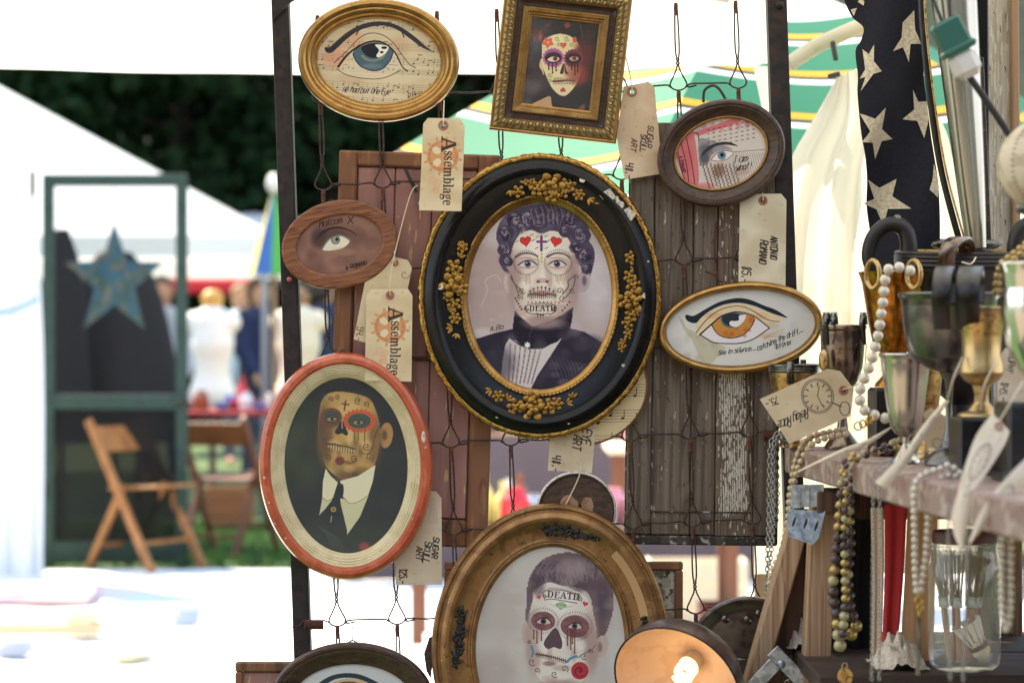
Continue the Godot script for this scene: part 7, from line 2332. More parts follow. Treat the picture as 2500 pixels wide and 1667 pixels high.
func trophies() -> void:
	var t := trophy("large black and silver loving cup with a ribbed rim and gilt inside", 2345, 3.32, [160, 612, 164, 616, 163, 622, 165, 626, 163, 631, 165, 636, 163, 641, 164, 646, 158, 652, 152, 700, 138, 800, 104, 900, 56, 960, 26, 985, 22, 1020, 40, 1050, 90, 1082, 94, 1100], M.oxide)
	t.rotation.x = 0.06
	var base := t.position
	part("gilt_lining", turned([160, 612, 157, 616, 150, 660, 136, 780, 90, 890, 1, 930], 2345, 3.32, base), M.brass, t)
	for sg in [-1, 1]:
		var hd := MB.new()
		var pts := []
		for q in [[150, 700], [190, 690], [226, 640], [222, 590], [196, 556], [166, 548], [140, 562], [130, 600], [134, 640]]:
			pts.append(P(2345 + sg * q[0], q[1], 3.32) - base)
		pts = smooth_path(pts, 5)
		var rr := []
		for i in pts.size(): rr.append(lerpf(0.008, 0.013, i / float(pts.size())))
		hd.tube(pts, rr, 10)
		part("handle", hd.done(), M.oxide, t)
		var kn := MB.new()
		kn.ball(P(2345 + sg * 158, 536, 3.32) - base, Vector3(0.006, 0.007, 0.006))
		part("thumb_knob", kn.done(), M.silver_dark, t)
	part("front_handle", strap([P(2308, 700, 3.2) - base, P(2306, 640, 3.19) - base, P(2312, 592, 3.18) - base, P(2336, 572, 3.2) - base, P(2356, 590, 3.24) - base, P(2356, 640, 3.26) - base], 0.011, 0.004, Vector3(1, 0, 0.3)), M.silver_brown, t)
	t = trophy("amber gold bell-shaped trophy with small ring handles on a black plinth", 2182, 3.2, [86, 664, 84, 668, 76, 690, 68, 740, 60, 790, 50, 836, 30, 864, 14, 876, 12, 892, 16, 904, 32, 924, 44, 936, 46, 944, 1, 944], M.amber)
	part("lining", turned([86, 664, 80, 672, 66, 740, 56, 800, 1, 850], 2182, 3.2, t.position), M.amber, t)
	for sg in [-1, 1]:
		var hd := MB.new()
		var pts := []
		for k in 17:
			var w := TAU * k / 17
			pts.append(P(2182 + sg * 50 + cos(w) * 14, 670 + sin(w) * 34, 3.14) - t.position + Vector3(0, 0, 0.01 * cos(w)))
		hd.tube(pts, 0.0035, 7, true)
		part("ring_handle", hd.done(), M.brass, t)
	var pw := 56 * K * 3.2
	part("plinth", box_mesh(Vector3(pw * 2, P(0, 946, 3.2).y - SHELF_Y, pw * 2), 0.004, Vector3(0, (P(0, 946, 3.2).y - SHELF_Y) / 2, 0)), M.black_base, t)
	t = trophy("wide dark silver goblet on a slim stem with a broad strap handle", 2318, 2.95, [122, 714, 124, 718, 122, 724, 116, 732, 113, 780, 106, 830, 88, 872, 54, 898, 24, 908, 12, 930, 8, 980, 9, 1050, 22, 1090, 56, 1116, 62, 1128, 62, 1133], M.silver_dark)
	part("lining", turned([122, 714, 118, 722, 110, 790, 84, 868, 1, 896], 2318, 2.95, t.position), M.silver_dark, t)
	for q in [[2302, 0.010], [2366, 0.013]]:
		part("strap_handle", strap([P(q[0], 800, 2.75) - t.position, P(q[0] - 4, 730, 2.68) - t.position, P(q[0], 676, 2.7) - t.position, P(q[0] + 8, 655, 2.77) - t.position, P(q[0] + 12, 680, 2.84) - t.position, P(q[0] + 12, 740, 2.84) - t.position], q[1], 0.0025, Vector3(1, 0, 0.15)), M.oxide, t)
	var em := engraved(M.brass, rgb(188, 158, 108), [["U.S.A.", 96, 96, 24], ["CHAMPIONSHIP", 60, 130, 26], ["FIRST ENTRY", 84, 156, 22], ["WATSON", 96, 188, 24], ["CHAMPIONSHIP", 316, 130, 26]], rgb(84, 62, 40))
	t = trophy("small brass championship goblet on a black plinth", 2398, 2.75, [57, 748, 59, 752, 56, 757, 51, 775, 48, 830, 46, 868, 53, 888, 55, 910, 42, 928, 22, 940, 17, 960, 18, 982, 34, 1002, 58, 1010, 60, 1016, 1, 1016], em)
	part("lining", turned([57, 748, 54, 756, 46, 850, 1, 900], 2398, 2.75, t.position), M.brass, t)
	var ph := P(0, 1018, 2.75).y - SHELF_Y
	part("plinth", box_mesh(Vector3(0.07, ph, 0.07), 0.003, Vector3(0.003, ph / 2, 0)), M.black_base, t)
	t = thing("black_plinth", "glossy black plinth standing on the near end of the shelf", "plinth", Vector3(P(2500, 0, 2.62).x + 0.02, SHELF_Y, -2.62))
	part("block", box_mesh(Vector3(0.09, 0.085, 0.08), 0.004, Vector3(0, 0.0425, 0)), M.black_base, t)
	part("foot_moulding", box_mesh(Vector3(0.1, 0.012, 0.09), 0.003, Vector3(0, 0.006, 0.0)), M.black_base, t)
	em = engraved(M.silver, rgb(190, 184, 172), [["MAY DAY", 70, 110, 22], ["1ST BARN", 70, 140, 20], ["MAY DAY", 326, 110, 22]], rgb(70, 62, 54))
	t = trophy("tapering silver beaker with engraved lettering", 2212, 3.0, [64, 862, 66, 866, 64, 870, 60, 876, 54, 930, 46, 995, 38, 1040, 26, 1058, 9, 1066, 8, 1084, 20, 1104, 36, 1122, 37, 1128], em)
	part("lining", turned([64, 862, 61, 870, 44, 1000, 1, 1050], 2212, 3.0, t.position), M.silver, t)
	t = trophy("brassy beaker standing half hidden behind the silver beaker", 2262, 3.12, [46, 838, 48, 842, 46, 847, 42, 880, 36, 950, 30, 1000, 20, 1020, 8, 1030, 8, 1070, 30, 1110, 31, 1117], M.brass)
	part("lining", turned([46, 838, 43, 846, 34, 960, 1, 1010], 2262, 3.12, t.position), M.brass, t)
	t = trophy("tarnished silver cup with a crest and short strap handles", 2058, 3.4, [57, 793, 59, 797, 58, 803, 54, 808, 53, 850, 49, 895, 40, 930, 24, 952, 12, 968, 9, 1010, 14, 1050, 38, 1080, 44, 1090, 44, 1095], M.silver_brown)
	part("lining", turned([57, 793, 54, 802, 46, 890, 1, 940], 2058, 3.4, t.position), M.silver_brown, t)
	for q in [[2018, 3.4], [2036, 3.44], [2108, 3.42]]:
		part("strap_handle", strap([P(q[0], 840, q[1] - 0.03) - t.position, P(q[0] - 2, 790, q[1] - 0.05) - t.position, P(q[0] + 1, 764, q[1] - 0.03) - t.position, P(q[0] + 4, 790, q[1]) - t.position], 0.0045, 0.0015, Vector3(1, 0, 0)), M.silver_dark, t)
	var cr := MB.new()
	cr.ball(Vector3.ZERO, Vector3(0.008, 0.016, 0.003), 10, 8)
	part("crest", cr.done(), M.brass, t, Transform3D(Basis(Vector3.UP, -0.6), P(2012, 880, 3.368) - t.position))
	t = trophy("small yellow metal cup with a dark ribbed rim beside the grey board", 1940, 3.43, [62, 910, 59, 930, 54, 970, 44, 1015, 20, 1048, 10, 1058, 10, 1066, 38, 1084, 40, 1091], M.brass)
	part("ribbed_rim", turned([60, 888, 64, 890, 64, 894, 62, 896, 64, 899, 62, 902, 64, 905, 62, 910, 60, 912, 56, 900, 1, 990], 1940, 3.43, t.position), M.silver_dark, t)
	var kb := MB.new()
	kb.box(P(1962, 884, 3.43) - t.position, Vector3(0.008, 0.008, 0.006), Basis.IDENTITY, 0.001)
	part("lug", kb.done(), M.silver_dark, t)
	part("buckle", strap([P(1930, 884, 3.385) - t.position, P(1930, 905, 3.38) - t.position, P(1930, 936, 3.388) - t.position], 0.005, 0.0015, Vector3(1, 0, 0)), M.silver_dark, t)
	t = trophy("bright silver cup at the near end of the shelf", 2536, 2.6, [92, 640, 96, 644, 94, 652, 84, 680, 88, 720, 90, 760, 78, 840, 48, 900, 20, 930, 12, 960, 12, 1030, 24, 1090, 56, 1140, 66, 1160, 67, 1174], M.chrome)
	part("lining", turned([92, 640, 90, 650, 82, 760, 60, 860, 1, 900], 2536, 2.6, t.position), M.chrome, t)

func necklaces() -> void:
	var zs := 2.6136
	var p: Array = px_path([1000, 420, 935, 400, 868, 408, 842, 472, 834, 548, 826, 628, 815, 708, 804, 788, 790, 865, 770, 938, 749, 1010, 721, 1080, 692, 1150, 677, 1220, 697, 1294, 748, 1336, 820, 1350, 870, 1380], zs, 1840, 500, 3.06)
	var t := thing("pearl_necklace", "single strand of large white pearls draped from the amber gold trophy", "necklace", p[0], 0.0, "bead necklaces on the shelf")
	beads(t, "pearl", p, 13.6 * K * 3.06, [M.pearl_white])
	for q in [[1800, 0]]:
		for k in 4: ring_part(t, "clasp_ring", P(2096 + 11 * k, 1040 - 5 * k, 3.05), 0.005, 0.0011, M.gold_metal, 0.6 * k)
	zs = 2.541
	p = px_path([560, 0, 480, 12, 400, 30, 330, 62, 290, 120, 262, 190, 247, 260, 236, 330, 226, 400, 220, 470, 215, 540, 205, 620, 190, 700, 165, 780, 130, 850, 106, 930, 112, 990, 130, 1015], zs, 1840, 1050, 3.36)
	t = thing("pearl_necklace", "double strand of small cream pearls with a key pendant hanging beside the trestle", "necklace", p[0], 0.0, "bead necklaces on the shelf")
	beads(t, "pearl", p, 8.4 * K * 3.36, [M.pearl])
	beads(t, "pearl", px_path([570, 26, 450, 48, 375, 80, 330, 130, 300, 180, 270, 250, 252, 320, 240, 390, 234, 460, 230, 540, 220, 620, 206, 720, 196, 800, 187, 880, 180, 950, 160, 1005, 138, 1018], zs, 1840, 1050, 3.345), 8.4 * K * 3.345, [M.pearl])
	beads(t, "pearl", px_path([440, 20, 360, 40, 310, 90, 276, 160, 256, 230], zs, 1840, 1050, 3.37), 8.2 * K * 3.37, [M.pearl])
	ring_part(t, "ring", P(1888, 1462, 3.35), 0.0042, 0.0008, M.gold_metal, 0.5)
	ring_part(t, "ring", P(1887, 1481, 3.35), 0.0064, 0.0009, M.gold_metal, 0.3)
	ring_part(t, "key_bow", P(1886, 1496, 3.345), 0.0055, 0.0014, M.silver_dark)
	part("key_stem", bar_mesh(P(1886, 1506, 3.345), P(1884, 1556, 3.345), 0.0034, 0.003, 0.0006), M.silver_dark, t).position = -t.position
	part("key_bit", box_mesh(Vector3(0.006, 0.007, 0.002), 0.0004, P(1889, 1546, 3.345)), M.silver_dark, t).position = -t.position
	# silver chains over the far corner
	t = thing("chain_necklace", "bundle of silver chains hanging over the far corner of the shelf", "necklace", P(1880, 1075, 3.4), 0.0, "chains on the shelf")
	chain(t, px_path([190, 60, 150, 22, 112, 70, 102, 140, 98, 300, 96, 500, 90, 700, 86, 900, 78, 1060], zs, 1840, 1050, 3.41), 8.0 * K * 3.4, M.chain)
	chain(t, px_path([196, 80, 160, 40, 128, 90, 122, 200, 124, 400, 122, 560, 116, 700, 106, 800, 96, 900], zs, 1840, 1050, 3.405), 7.2 * K * 3.4, M.chain)
	chain(t, px_path([200, 90, 168, 60, 150, 110, 148, 250, 150, 400, 146, 520, 136, 620], zs, 1840, 1050, 3.4), 7.2 * K * 3.4, M.silver_dark)
	# gold and brown beads
	var mix := [M.bead_dark, M.bead_dark, M.bead_dark, M.bead_gold, M.bead_gold, M.bead_gold, M.bead_fleck]
	p = px_path([1000, 20, 900, 66, 800, 104, 700, 140, 610, 160, 566, 200, 548, 290, 540, 400, 532, 510, 524, 620, 514, 730, 504, 850, 494, 950, 494, 1040, 514, 1120, 522, 1210, 530, 1290, 545, 1375], zs, 1840, 1050, 3.02)
	t = thing("bead_necklace", "triple strand of brown and gold beads with a round pendant", "necklace", p[0], 0.0, "bead necklaces on the shelf")
	beads(t, "bead", p, 9.4 * K * 3.02, mix, 1.0, 5)
	beads(t, "bead", px_path([1010, 50, 920, 96, 820, 136, 720, 150, 640, 180, 612, 240, 608, 340, 602, 440, 600, 540, 606, 650, 604, 740, 590, 850, 586, 940, 596, 1040, 600, 1120, 640, 1230, 560, 1300], zs, 1840, 1050, 3.03), 9.2 * K * 3.02, mix, 1.0, 6)
	beads(t, "bead", px_path([960, 36, 860, 80, 760, 120, 670, 160, 590, 190, 570, 270, 574, 360, 570, 470, 566, 570, 560, 680, 566, 760, 566, 860, 570, 940, 572, 1030, 566, 1120, 560, 1200, 552, 1300], zs, 1840, 1050, 3.01), 7.6 * K * 3.02, mix, 1.0, 7)
	ring_part(t, "ring", P(2063, 1626, 3.0), 0.004, 0.0008, M.bead_gold, 0.5)
	var dm := MB.new()
	dm.lathe(crisp([V(0.0, -0.001), V(0.0095, -0.001), V(0.0095, 0.001), V(0.0, 0.001)]), 20, Vector3.ZERO, Basis(Vector3.RIGHT, PI / 2))
	part("pendant", dm.done(), M.brass, t, Transform3D(Basis.IDENTITY.scaled(Vector3(1, 1.25, 1)), P(2064, 1652, 3.0) - t.position))
	# fine chains
	t = thing("chain_necklace", "fine silver chain hanging in front of the red striped cloth", "necklace", P(2150, 1125, 2.86), 0.0, "chains on the shelf")
	chain(t, px_path([860, 190, 790, 214, 752, 260, 742, 380, 746, 560, 742, 760, 740, 960, 738, 1200, 734, 1580], zs, 1840, 1050, 2.86), 6.0 * K * 2.86, M.chain)
	chain(t, px_path([870, 200, 810, 240, 786, 300, 784, 420, 788, 600, 786, 800, 780, 1000, 784, 1240, 780, 1580], zs, 1840, 1050, 2.85), 6.0 * K * 2.86, M.chain)
	p = px_path([1280, 264, 1215, 218, 1160, 240, 1108, 256, 1056, 276, 1014, 316, 1000, 376, 998, 440, 1000, 560, 1002, 680, 1004, 800, 1008, 900, 1014, 985, 1026, 1034], zs, 1840, 1050, 2.66)
	t = thing("pearl_necklace", "white pearl necklace with a gold clasp hanging in front of the shelf edge", "necklace", p[0], 0.0, "bead necklaces on the shelf")
	beads(t, "pearl", p, 8.8 * K * 2.66, [M.pearl_white])
	beads(t, "pearl", px_path([1300, 296, 1210, 280, 1155, 306, 1115, 356, 1094, 412, 1088, 500, 1082, 600, 1076, 700, 1070, 790, 1056, 880, 1044, 950, 1032, 1030], zs, 1840, 1050, 2.66), 8.8 * K * 2.66, [M.pearl_white])
	for k in 3: ring_part(t, "clasp_ring", P(2244 + 3 * (k % 2), 1466 + 16 * k, 2.655), 0.0042, 0.001, M.gold_metal, 0.7 * k)
	part("pendant_spike", bar_mesh(P(2244, 1508, 2.65), P(2242, 1650, 2.65), 0.0046, 0.004, 0.001), M.silver_dark, t).position = -t.position
	t = thing("chain_necklace", "pair of rope-twist silver chains hanging in front of the glass jar", "necklace", P(2330, 1190, 2.5), 0.0, "chains on the shelf")
	for q in [[1216, 350, 1210, 600, 1214, 900, 1216, 1200, 1222, 1590], [1352, 360, 1338, 600, 1326, 900, 1316, 1200, 1300, 1590]]:
		chain(t, px_path(q, zs, 1840, 1050, 2.5), 6.4 * K * 2.5, M.chain)
	p = px_path([1690, 430, 1640, 470, 1612, 520, 1606, 640, 1602, 780, 1600, 900, 1602, 1020, 1596, 1130, 1582, 1220, 1574, 1240], zs, 1840, 1050, 2.42)
	t = thing("pearl_necklace", "grey white pearl necklace hanging at the near end of the shelf", "necklace", p[0], 0.0, "bead necklaces on the shelf")
	beads(t, "pearl", p, 9.2 * K * 2.42, [M.pearl_white])
	beads(t, "pearl", px_path([1680, 400, 1600, 450, 1556, 510, 1546, 620, 1544, 760, 1542, 900, 1544, 1020, 1550, 1130, 1562, 1210, 1572, 1240], zs, 1840, 1050, 2.42), 9.2 * K * 2.42, [M.pearl_white])
	p = px_path([1740, 250, 1690, 290, 1640, 330, 1590, 370, 1560, 440, 1550, 500, 1548, 560], 2.6136, 1840, 500, 2.76)
	t = thing("bead_necklace", "gold bead strands draped over the rim of the loving cup", "necklace", p[0], 0.0, "bead necklaces on the shelf")
	beads(t, "bead", p, 9.0 * K * 2.76, [M.bead_gold])
	beads(t, "bead", px_path([1740, 280, 1700, 320, 1650, 360, 1615, 400, 1592, 460, 1580, 530, 1576, 590], 2.6136, 1840, 500, 2.75), 9.0 * K * 2.76, [M.bead_gold])
	# loose strands lying on the plank
	t = thing("chain_necklace", "silver chain lying in a heap among the trophies", "necklace", P(2250, 1090, 2.98), 0.0, "chains on the shelf")
	chain(t, px_path([180, 560, 240, 545, 300, 530, 370, 520, 430, 500, 490, 480, 500, 440, 460, 430, 400, 470], 3.4844, 2180, 950, 2.9), 4.0 * K * 2.9, M.chain)

# a curling paper tag given by its two long edges in drawing units
func curled_tag(label: String, left: Array, right: Array, zs: float, ox: float, oy: float, d0: float, d1: float, draw: Callable, hole := true) -> void:
	var lp := []
	var rp := []
	var n := left.size() / 2
	for i in n:
		var d := lerpf(d0, d1, i / float(n - 1))
		lp.append(P(left[2 * i] / zs + ox, left[2 * i + 1] / zs + oy, d))
		rp.append(P(right[2 * i] / zs + ox, right[2 * i + 1] / zs + oy, d))
	var t := thing("price_tag", label, "tag", (lp[0] + rp[0]) / 2.0, 0.0, "paper price tags")
	lp = smooth_path(lp, 6)
	rp = smooth_path(rp, 6)
	var mb := MB.new()
	mb.smooth()
	var rows := []
	for i in lp.size():
		var row := PackedVector3Array()
		for j in 7: row.append(lp[i].lerp(rp[i], j / 6.0) - t.position + Vector3(0, 0, 0.003 * sin(j / 6.0 * PI)))
		rows.append(row)
	mb.grid(rows)
	picture(0, 0, 240, 120, 1, 0, 0, 2, rgb(224, 206, 176))
	blotches(0, 0, 240, 120, 16, 14, 40, rgb(206, 182, 146), 0.5, int(d0 * 1000))
	draw.call()
	var m := mat(Color.WHITE, 0.85, 0.0, texture())
	m.texture_repeat = false
	part("paper", mb.done(), m, t)
	if hole:
		var c: Vector3 = lp[2].lerp(rp[2], 0.5) - t.position + Vector3(0, 0, 0.004)
		var ey := MB.new()
		ey.smooth()
		var dr: Vector3 = (rp[2] - lp[2]) * 0.5
		var dn: Vector3 = ((lp[6] + rp[6]) - (lp[0] + rp[0])).normalized() * dr.length()
		var rr := []
		for k in 12:
			var w := TAU * k / 12
			var v := dr * cos(w) + dn * sin(w)
			rr.append(PackedVector3Array([c + v * 0.14, c + v * 0.36]))
		ey.grid(rr, true, false)
		part("reinforcement", ey.done(), M.eyelet, t)

func watch_print(x: float, y: float, r: float) -> void:
	var c := rgb(104, 92, 80)
	for q in [1.0, 0.88]:
		var o := []
		for k in 33: o.append(V(x + cos(TAU * k / 32) * r * q, y + sin(TAU * k / 32) * r * q))
		line(o, r * 0.05, c)
	for k in 12: line([V(x, y) + V(r * 0.62, 0).rotated(TAU * k / 12), V(x, y) + V(r * 0.76, 0).rotated(TAU * k / 12)], r * 0.07, c)
	line([V(x, y), V(x, y) + V(r * 0.5, 0).rotated(0.5)], r * 0.06, c)
	line([V(x, y), V(x, y) + V(r * 0.4, 0).rotated(3.3)], r * 0.06, c)
	var b := []
	for k in 21: b.append(V(x + r * 1.62 + cos(TAU * k / 20) * r * 0.3, y + sin(TAU * k / 20) * r * 0.34))
	line(b, r * 0.07, c)
	line([V(x + r, y), V(x + r * 1.34, y)], r * 0.12, c)

func shelf_tags() -> void:
	# the flat tag with the pocket-watch print
	tag_paper(20, 1030, 660, 1540, 2.6136, 1840, 500, 67, Color(0.85, 0.77, 0.63))
	var c := V(410, 1220)
	var ink := rgb(92, 84, 76)
	for q in [1.0, 0.9]:
		var o := []
		for k in 41: o.append(c + V(cos(TAU * k / 40) * 100 * q, sin(TAU * k / 40) * 112 * q).rotated(-0.4))
		line(o, 5, ink)
	for k in 12: line([c + V(68, 0).rotated(TAU * k / 12), c + V(84, 0).rotated(TAU * k / 12)], 8, ink)
	line([c, c + V(10, -64)], 5, ink)
	line([c, c + V(30, 62)], 5, ink)
	line([V(505, 1262), V(560, 1288)], 9, ink)
	var o := []
	for k in 21: o.append(V(584, 1300) + V(cos(TAU * k / 20) * 32, sin(TAU * k / 20) * 44))
	line(o, 6, ink)
	write("75.-", 150, 1222, 42, 2.76, 6, rgb(50, 44, 44), 0.1, 0.6, 0.25, 40)
	write("Relay Race", 346, 1300, 56, 2.72, 6, rgb(40, 36, 38), 0.4, 0.5, 0.1, 41)
	var t := paper_tag("beige tag with a pocket watch print tied to the tarnished silver cup", [40, 1240, 470, 1046, 555, 1060, 642, 1175, 622, 1345, 230, 1526], V(575, 1185), 14, 3.33, [[2090, 940, 3.325], [2110, 915, 3.34], [2116, 840, 3.37]])
	t.set_meta("category", "tag")
	var note := func() -> void:
		for k in 4: line([V(40, 30 + 16 * k), V(180, 30 + 16 * k)], 1.5, rgb(170, 150, 130))
		watch_print(90, 60, 30)
	curled_tag("beige tag lying almost edge-on across the brown and gold beads", [870, -30, 700, 60, 560, 112, 400, 190, 270, 256], [820, 20, 700, 100, 570, 150, 420, 200, 280, 262], 2.541, 1840, 1050, 3.0, 2.92, note, false)
	curled_tag("narrow tan tag twisting down beside the tall goblet stem", [445, 90, 330, 220, 200, 390, 80, 560, -150, 790], [490, 96, 380, 250, 270, 420, 120, 640, -60, 850], 3.4844, 2180, 950, 2.78, 2.72, note, false)
	curled_tag("cream tag with a watch print hanging in front of the black plinth", [850, 205, 720, 380, 630, 610, 560, 860, 500, 1120, 560, 1330], [996, 356, 950, 480, 800, 720, 700, 860, 650, 1040, 612, 1350], 3.4844, 2180, 950, 2.5, 2.45, func() -> void: watch_print(90, 60, 34))
	curled_tag("cream tag hanging at the near end beside the pearl strand", [1160, 560, 1000, 720, 860, 880, 740, 1060, 650, 1310], [1180, 860, 1060, 940, 930, 1050, 800, 1160, 668, 1306], 3.4844, 2180, 950, 2.42, 2.38, note, false)
	tag_paper(860, -420, 1240, 260, 3.4844, 2180, 950, 68, Color(0.86, 0.8, 0.7))
	write("$45.-", 925, -60, 60, PI / 2 + 0.1, 8, INK, 0.1, 0.6, 0.25, 42)
	write("TROPHY", 1000, -330, 56, PI / 2 + 0.15, 8, INK, 0.1, 0.6, 0.25, 43)
	paper_tag("cream tag marked 45 standing behind the brass goblet", [890, -250, 960, -350, 1220, -350, 1220, 160, 900, 130], V(1080, -310), 16, 2.9)
	tag_paper(160, 130, 500, 560, 3.4844, 2180, 950, 69, Color(0.84, 0.76, 0.63))
	watch_print(380, 460, 46)
	paper_tag("small beige tag lying behind the goblet stem", [182, 250, 330, 158, 470, 240, 482, 400, 470, 520, 300, 500, 220, 340], V(250, 260), 13, 3.06)
	# strings
	for q in [["pale string looped from the dark goblet to a hanging tag", [[2352, 870, 2.74], [2330, 920, 2.72], [2316, 972, 2.76]]], ["thin string tied round the front handle of the loving cup", [[2350, 640, 3.15], [2372, 644, 3.14], [2384, 628, 3.15]]], ["thin string looped over the brass goblet stem", [[2430, 890, 2.66], [2405, 940, 2.64], [2396, 1000, 2.66]]], ["thin string running to the cream tag on the black plinth", [[2500, 930, 2.5], [2470, 980, 2.49], [2440, 1030, 2.5]]]]:
		var a := P(q[1][0][0], q[1][0][1], q[1][0][2])
		var st := thing("tag_string", q[0], "string", a, 0.0, "tag strings among the trophies")
		var mb := MB.new()
		var pts := []
		for w in q[1]: pts.append(P(w[0], w[1], w[2]) - a)
		mb.tube(smooth_path(pts, 6), 0.0011, 5)
		part("twine", mb.done(), M.string, st)

# ---------------------------------------------------------------- the hanging flag, cloths under the shelf
func fold_z(px: float, py: float) -> float:
	return 0.016 * sin((px + 0.28 * py) / 34.0) + 0.010 * sin((px - 0.5 * py) / 52.0 + 1.0) + 0.012 * exp(-pow((px - 2175.0 - 0.5 * (240.0 - py)) / 30.0, 2)) * clampf((520.0 - py) / 300.0, 0.0, 1.0)

func cloths() -> void:
	var d := 3.47
	var t := thing("star_cloth", "navy bunting cloth with sewn cream stars hanging in folds", "cloth", P(2180, 300, d))
	var lx := L([2050, -40, 2066, 0, 2086, 40, 2110, 66, 2102, 100, 2089, 125, 2092, 190, 2090, 235, 2098, 330, 2110, 390, 2118, 440, 2120, 500, 2132, 570, 2142, 660])
	var rx := L([2250, -40, 2252, 0, 2253, 40, 2254, 66, 2258, 100, 2260, 125, 2264, 190, 2268, 235, 2274, 330, 2280, 390, 2286, 440, 2290, 500, 2293, 570, 2294, 660])
	lx = smooth_path(lx, 4)
	rx = smooth_path(rx, 4)
	var mb := MB.new()
	mb.smooth()
	var rows := []
	for i in lx.size():
		var row := PackedVector3Array()
		for j in 33:
			var q: Vector2 = lx[i].lerp(rx[i], j / 32.0)
			var p := P(q.x, q.y, d)
			p.z += fold_z(q.x, q.y)
			row.append(p - t.position)
		rows.append(row)
	mb.grid(rows)
	part("navy_ground", mb.done(), M.navy, t)
	var zs := 2.613
	for st in [[870, 65, 880, 190, 920, 275, 850, 278, 840, 395, 800, 300, 730, 330, 790, 240, 795, 145], [535, 318, 570, 352, 606, 292, 600, 400, 650, 465, 595, 482, 515, 590, 545, 500, 510, 512, 545, 450], [505, 732, 600, 770, 672, 697, 650, 830, 735, 885, 655, 905, 615, 1018, 590, 920, 520, 915, 570, 850], [880, 560, 912, 640, 962, 640, 968, 760, 935, 880, 900, 765, 805, 755, 885, 690], [575, 1145, 655, 1195, 760, 1140, 735, 1250, 840, 1335, 710, 1330, 685, 1430, 640, 1330, 552, 1295, 625, 1265], [985, 1045, 1014, 1195, 1005, 1265, 950, 1215, 972, 1150], [474, 52, 515, 40, 492, 94], [520, 0, 556, 26, 562, 0, 540, -24]]:
		var sm := MB.new()
		sm.smooth()
		var o := PackedVector2Array()
		for p in L(st): o.append(p / zs + V(1900, 0))
		var c := V(0, 0)
		for p in o: c += p / o.size()
		var lift := func(p: Vector2) -> Vector3:
			var w := P(p.x, p.y, d)
			w.z += fold_z(p.x, p.y) + 0.0016
			return w - t.position
		var idx := Geometry2D.triangulate_polygon(o)
		for k in range(0, idx.size(), 3):
			var a := o[idx[k]]
			var b := o[idx[k + 1]]
			var e := o[idx[k + 2]]
			for i in 6:
				for j in 6 - i:
					var f := func(u: int, v: int) -> Vector3: return lift.call(a + (b - a) * u / 6.0 + (e - a) * v / 6.0)
					sm.tri(f.call(i, j), f.call(i + 1, j), f.call(i, j + 1))
					if i + j < 5: sm.tri(f.call(i + 1, j), f.call(i + 1, j + 1), f.call(i, j + 1))
		part("star", sm.done(), M.star_cloth, t)
	# polished horn behind the trophies
	var a := P(2326, -60, 3.36)
	var b := P(2386, 606, 3.36)
	t = thing("metal_horn", "tall tapering polished metal horn leaning behind the trophies", "horn", b)
	var hm := MB.new()
	var ax := (a - b)
	var bs := Basis(ax.normalized().cross(Vector3.BACK).normalized(), ax.normalized(), Vector3.BACK)
	var prof := []
	for k in 9:
		var f := k / 8.0
		prof.append(V(lerpf(24.0, 58.0, pow(f, 0.8)) * K * 3.36, ax.length() * f))
	hm.lathe(prof, 40, Vector3.ZERO, bs)
	part("flared_tube", hm.done(), M.horn, t)
	part("black_edge", strap([P(2250, -60, 3.33) - b, P(2254, 60, 3.33) - b, P(2272, 240, 3.33) - b, P(2300, 420, 3.335) - b, P(2346, 596, 3.34) - b], 0.0045, 0.003, Vector3(1, 0, 0.2)), M.black_base, t)
	part("inner_edge", strap([P(2257, -60, 3.325) - b, P(2262, 60, 3.325) - b, P(2282, 240, 3.325) - b, P(2312, 420, 3.33) - b, P(2360, 596, 3.335) - b], 0.0015, 0.002, Vector3(1, 0, 0.2)), M.brass, t)
	var ft := MB.new()
	ft.ball(P(2306, 596, 3.4) - b, Vector3(0.02, 0.008, 0.014))
	ft.ball(P(2406, 597, 3.4) - b, Vector3(0.024, 0.008, 0.014))
	part("foot", ft.done(), M.silver_dark, t)
	var hs := P(2380, 600, 3.4)
	part("stand", box_mesh(Vector3(0.05, hs.y - SHELF_Y, 0.05), 0.004, Vector3(0, -(hs.y - SHELF_Y) / 2, -0.03)), M.black_base, t)
	# old posts and trim on the right
	var pw := thing("painted_post", "old wooden post with crackled cream paint at the end of the stall", "post", P(2432, 833, 3.52) * Vector3(1, 0, 1))
	part("post", bar_mesh(P(2426, -120, 3.52), P(2436, 833, 3.52) * Vector3(1, 0, 1), 0.05, 0.04, 0.003), tri_mat(layered(rgb(206, 198, 178), [[rgb(176, 164, 140, 0.8), 0.04, 0.45, 0.7, 1, 8], [rgb(100, 82, 66, 0.9), 0.09, 0.82, 0.85, 1, 3], [rgb(232, 228, 214, 0.8), 0.07, 0.62, 0.7, 1, 4]], 47), Vector3(9, 4.5, 9), 0.7, 0.0, 0.08), pw).position = -pw.position
	part("trim_strip", bar_mesh(P(2474, -120, 3.5), P(2492, 833, 3.5) * Vector3(1, 0, 1), 0.012, 0.03, 0.002), M.pine, pw).position = -pw.position
	var bp := thing("black_post", "thin black post with worn brown paint beside the crackled cream post", "post", P(2400, 833, 3.46) * Vector3(1, 0, 1))
	part("post", bar_mesh(P(2392, -120, 3.46), P(2412, 833, 3.46) * Vector3(1, 0, 1), 0.02, 0.03, 0.002), M.lacquer, bp).position = -bp.position
	part("worn_strip", bar_mesh(P(2388, 140, 3.44), P(2408, 620, 3.44), 0.017, 0.006, 0.001), tri_mat(layered(rgb(50, 38, 32), [[rgb(110, 70, 44, 0.8), 0.05, 0.58, 0.7, 4, 1]], 48, 128), Vector3(12, 12, 12), 0.35), bp).position = -bp.position
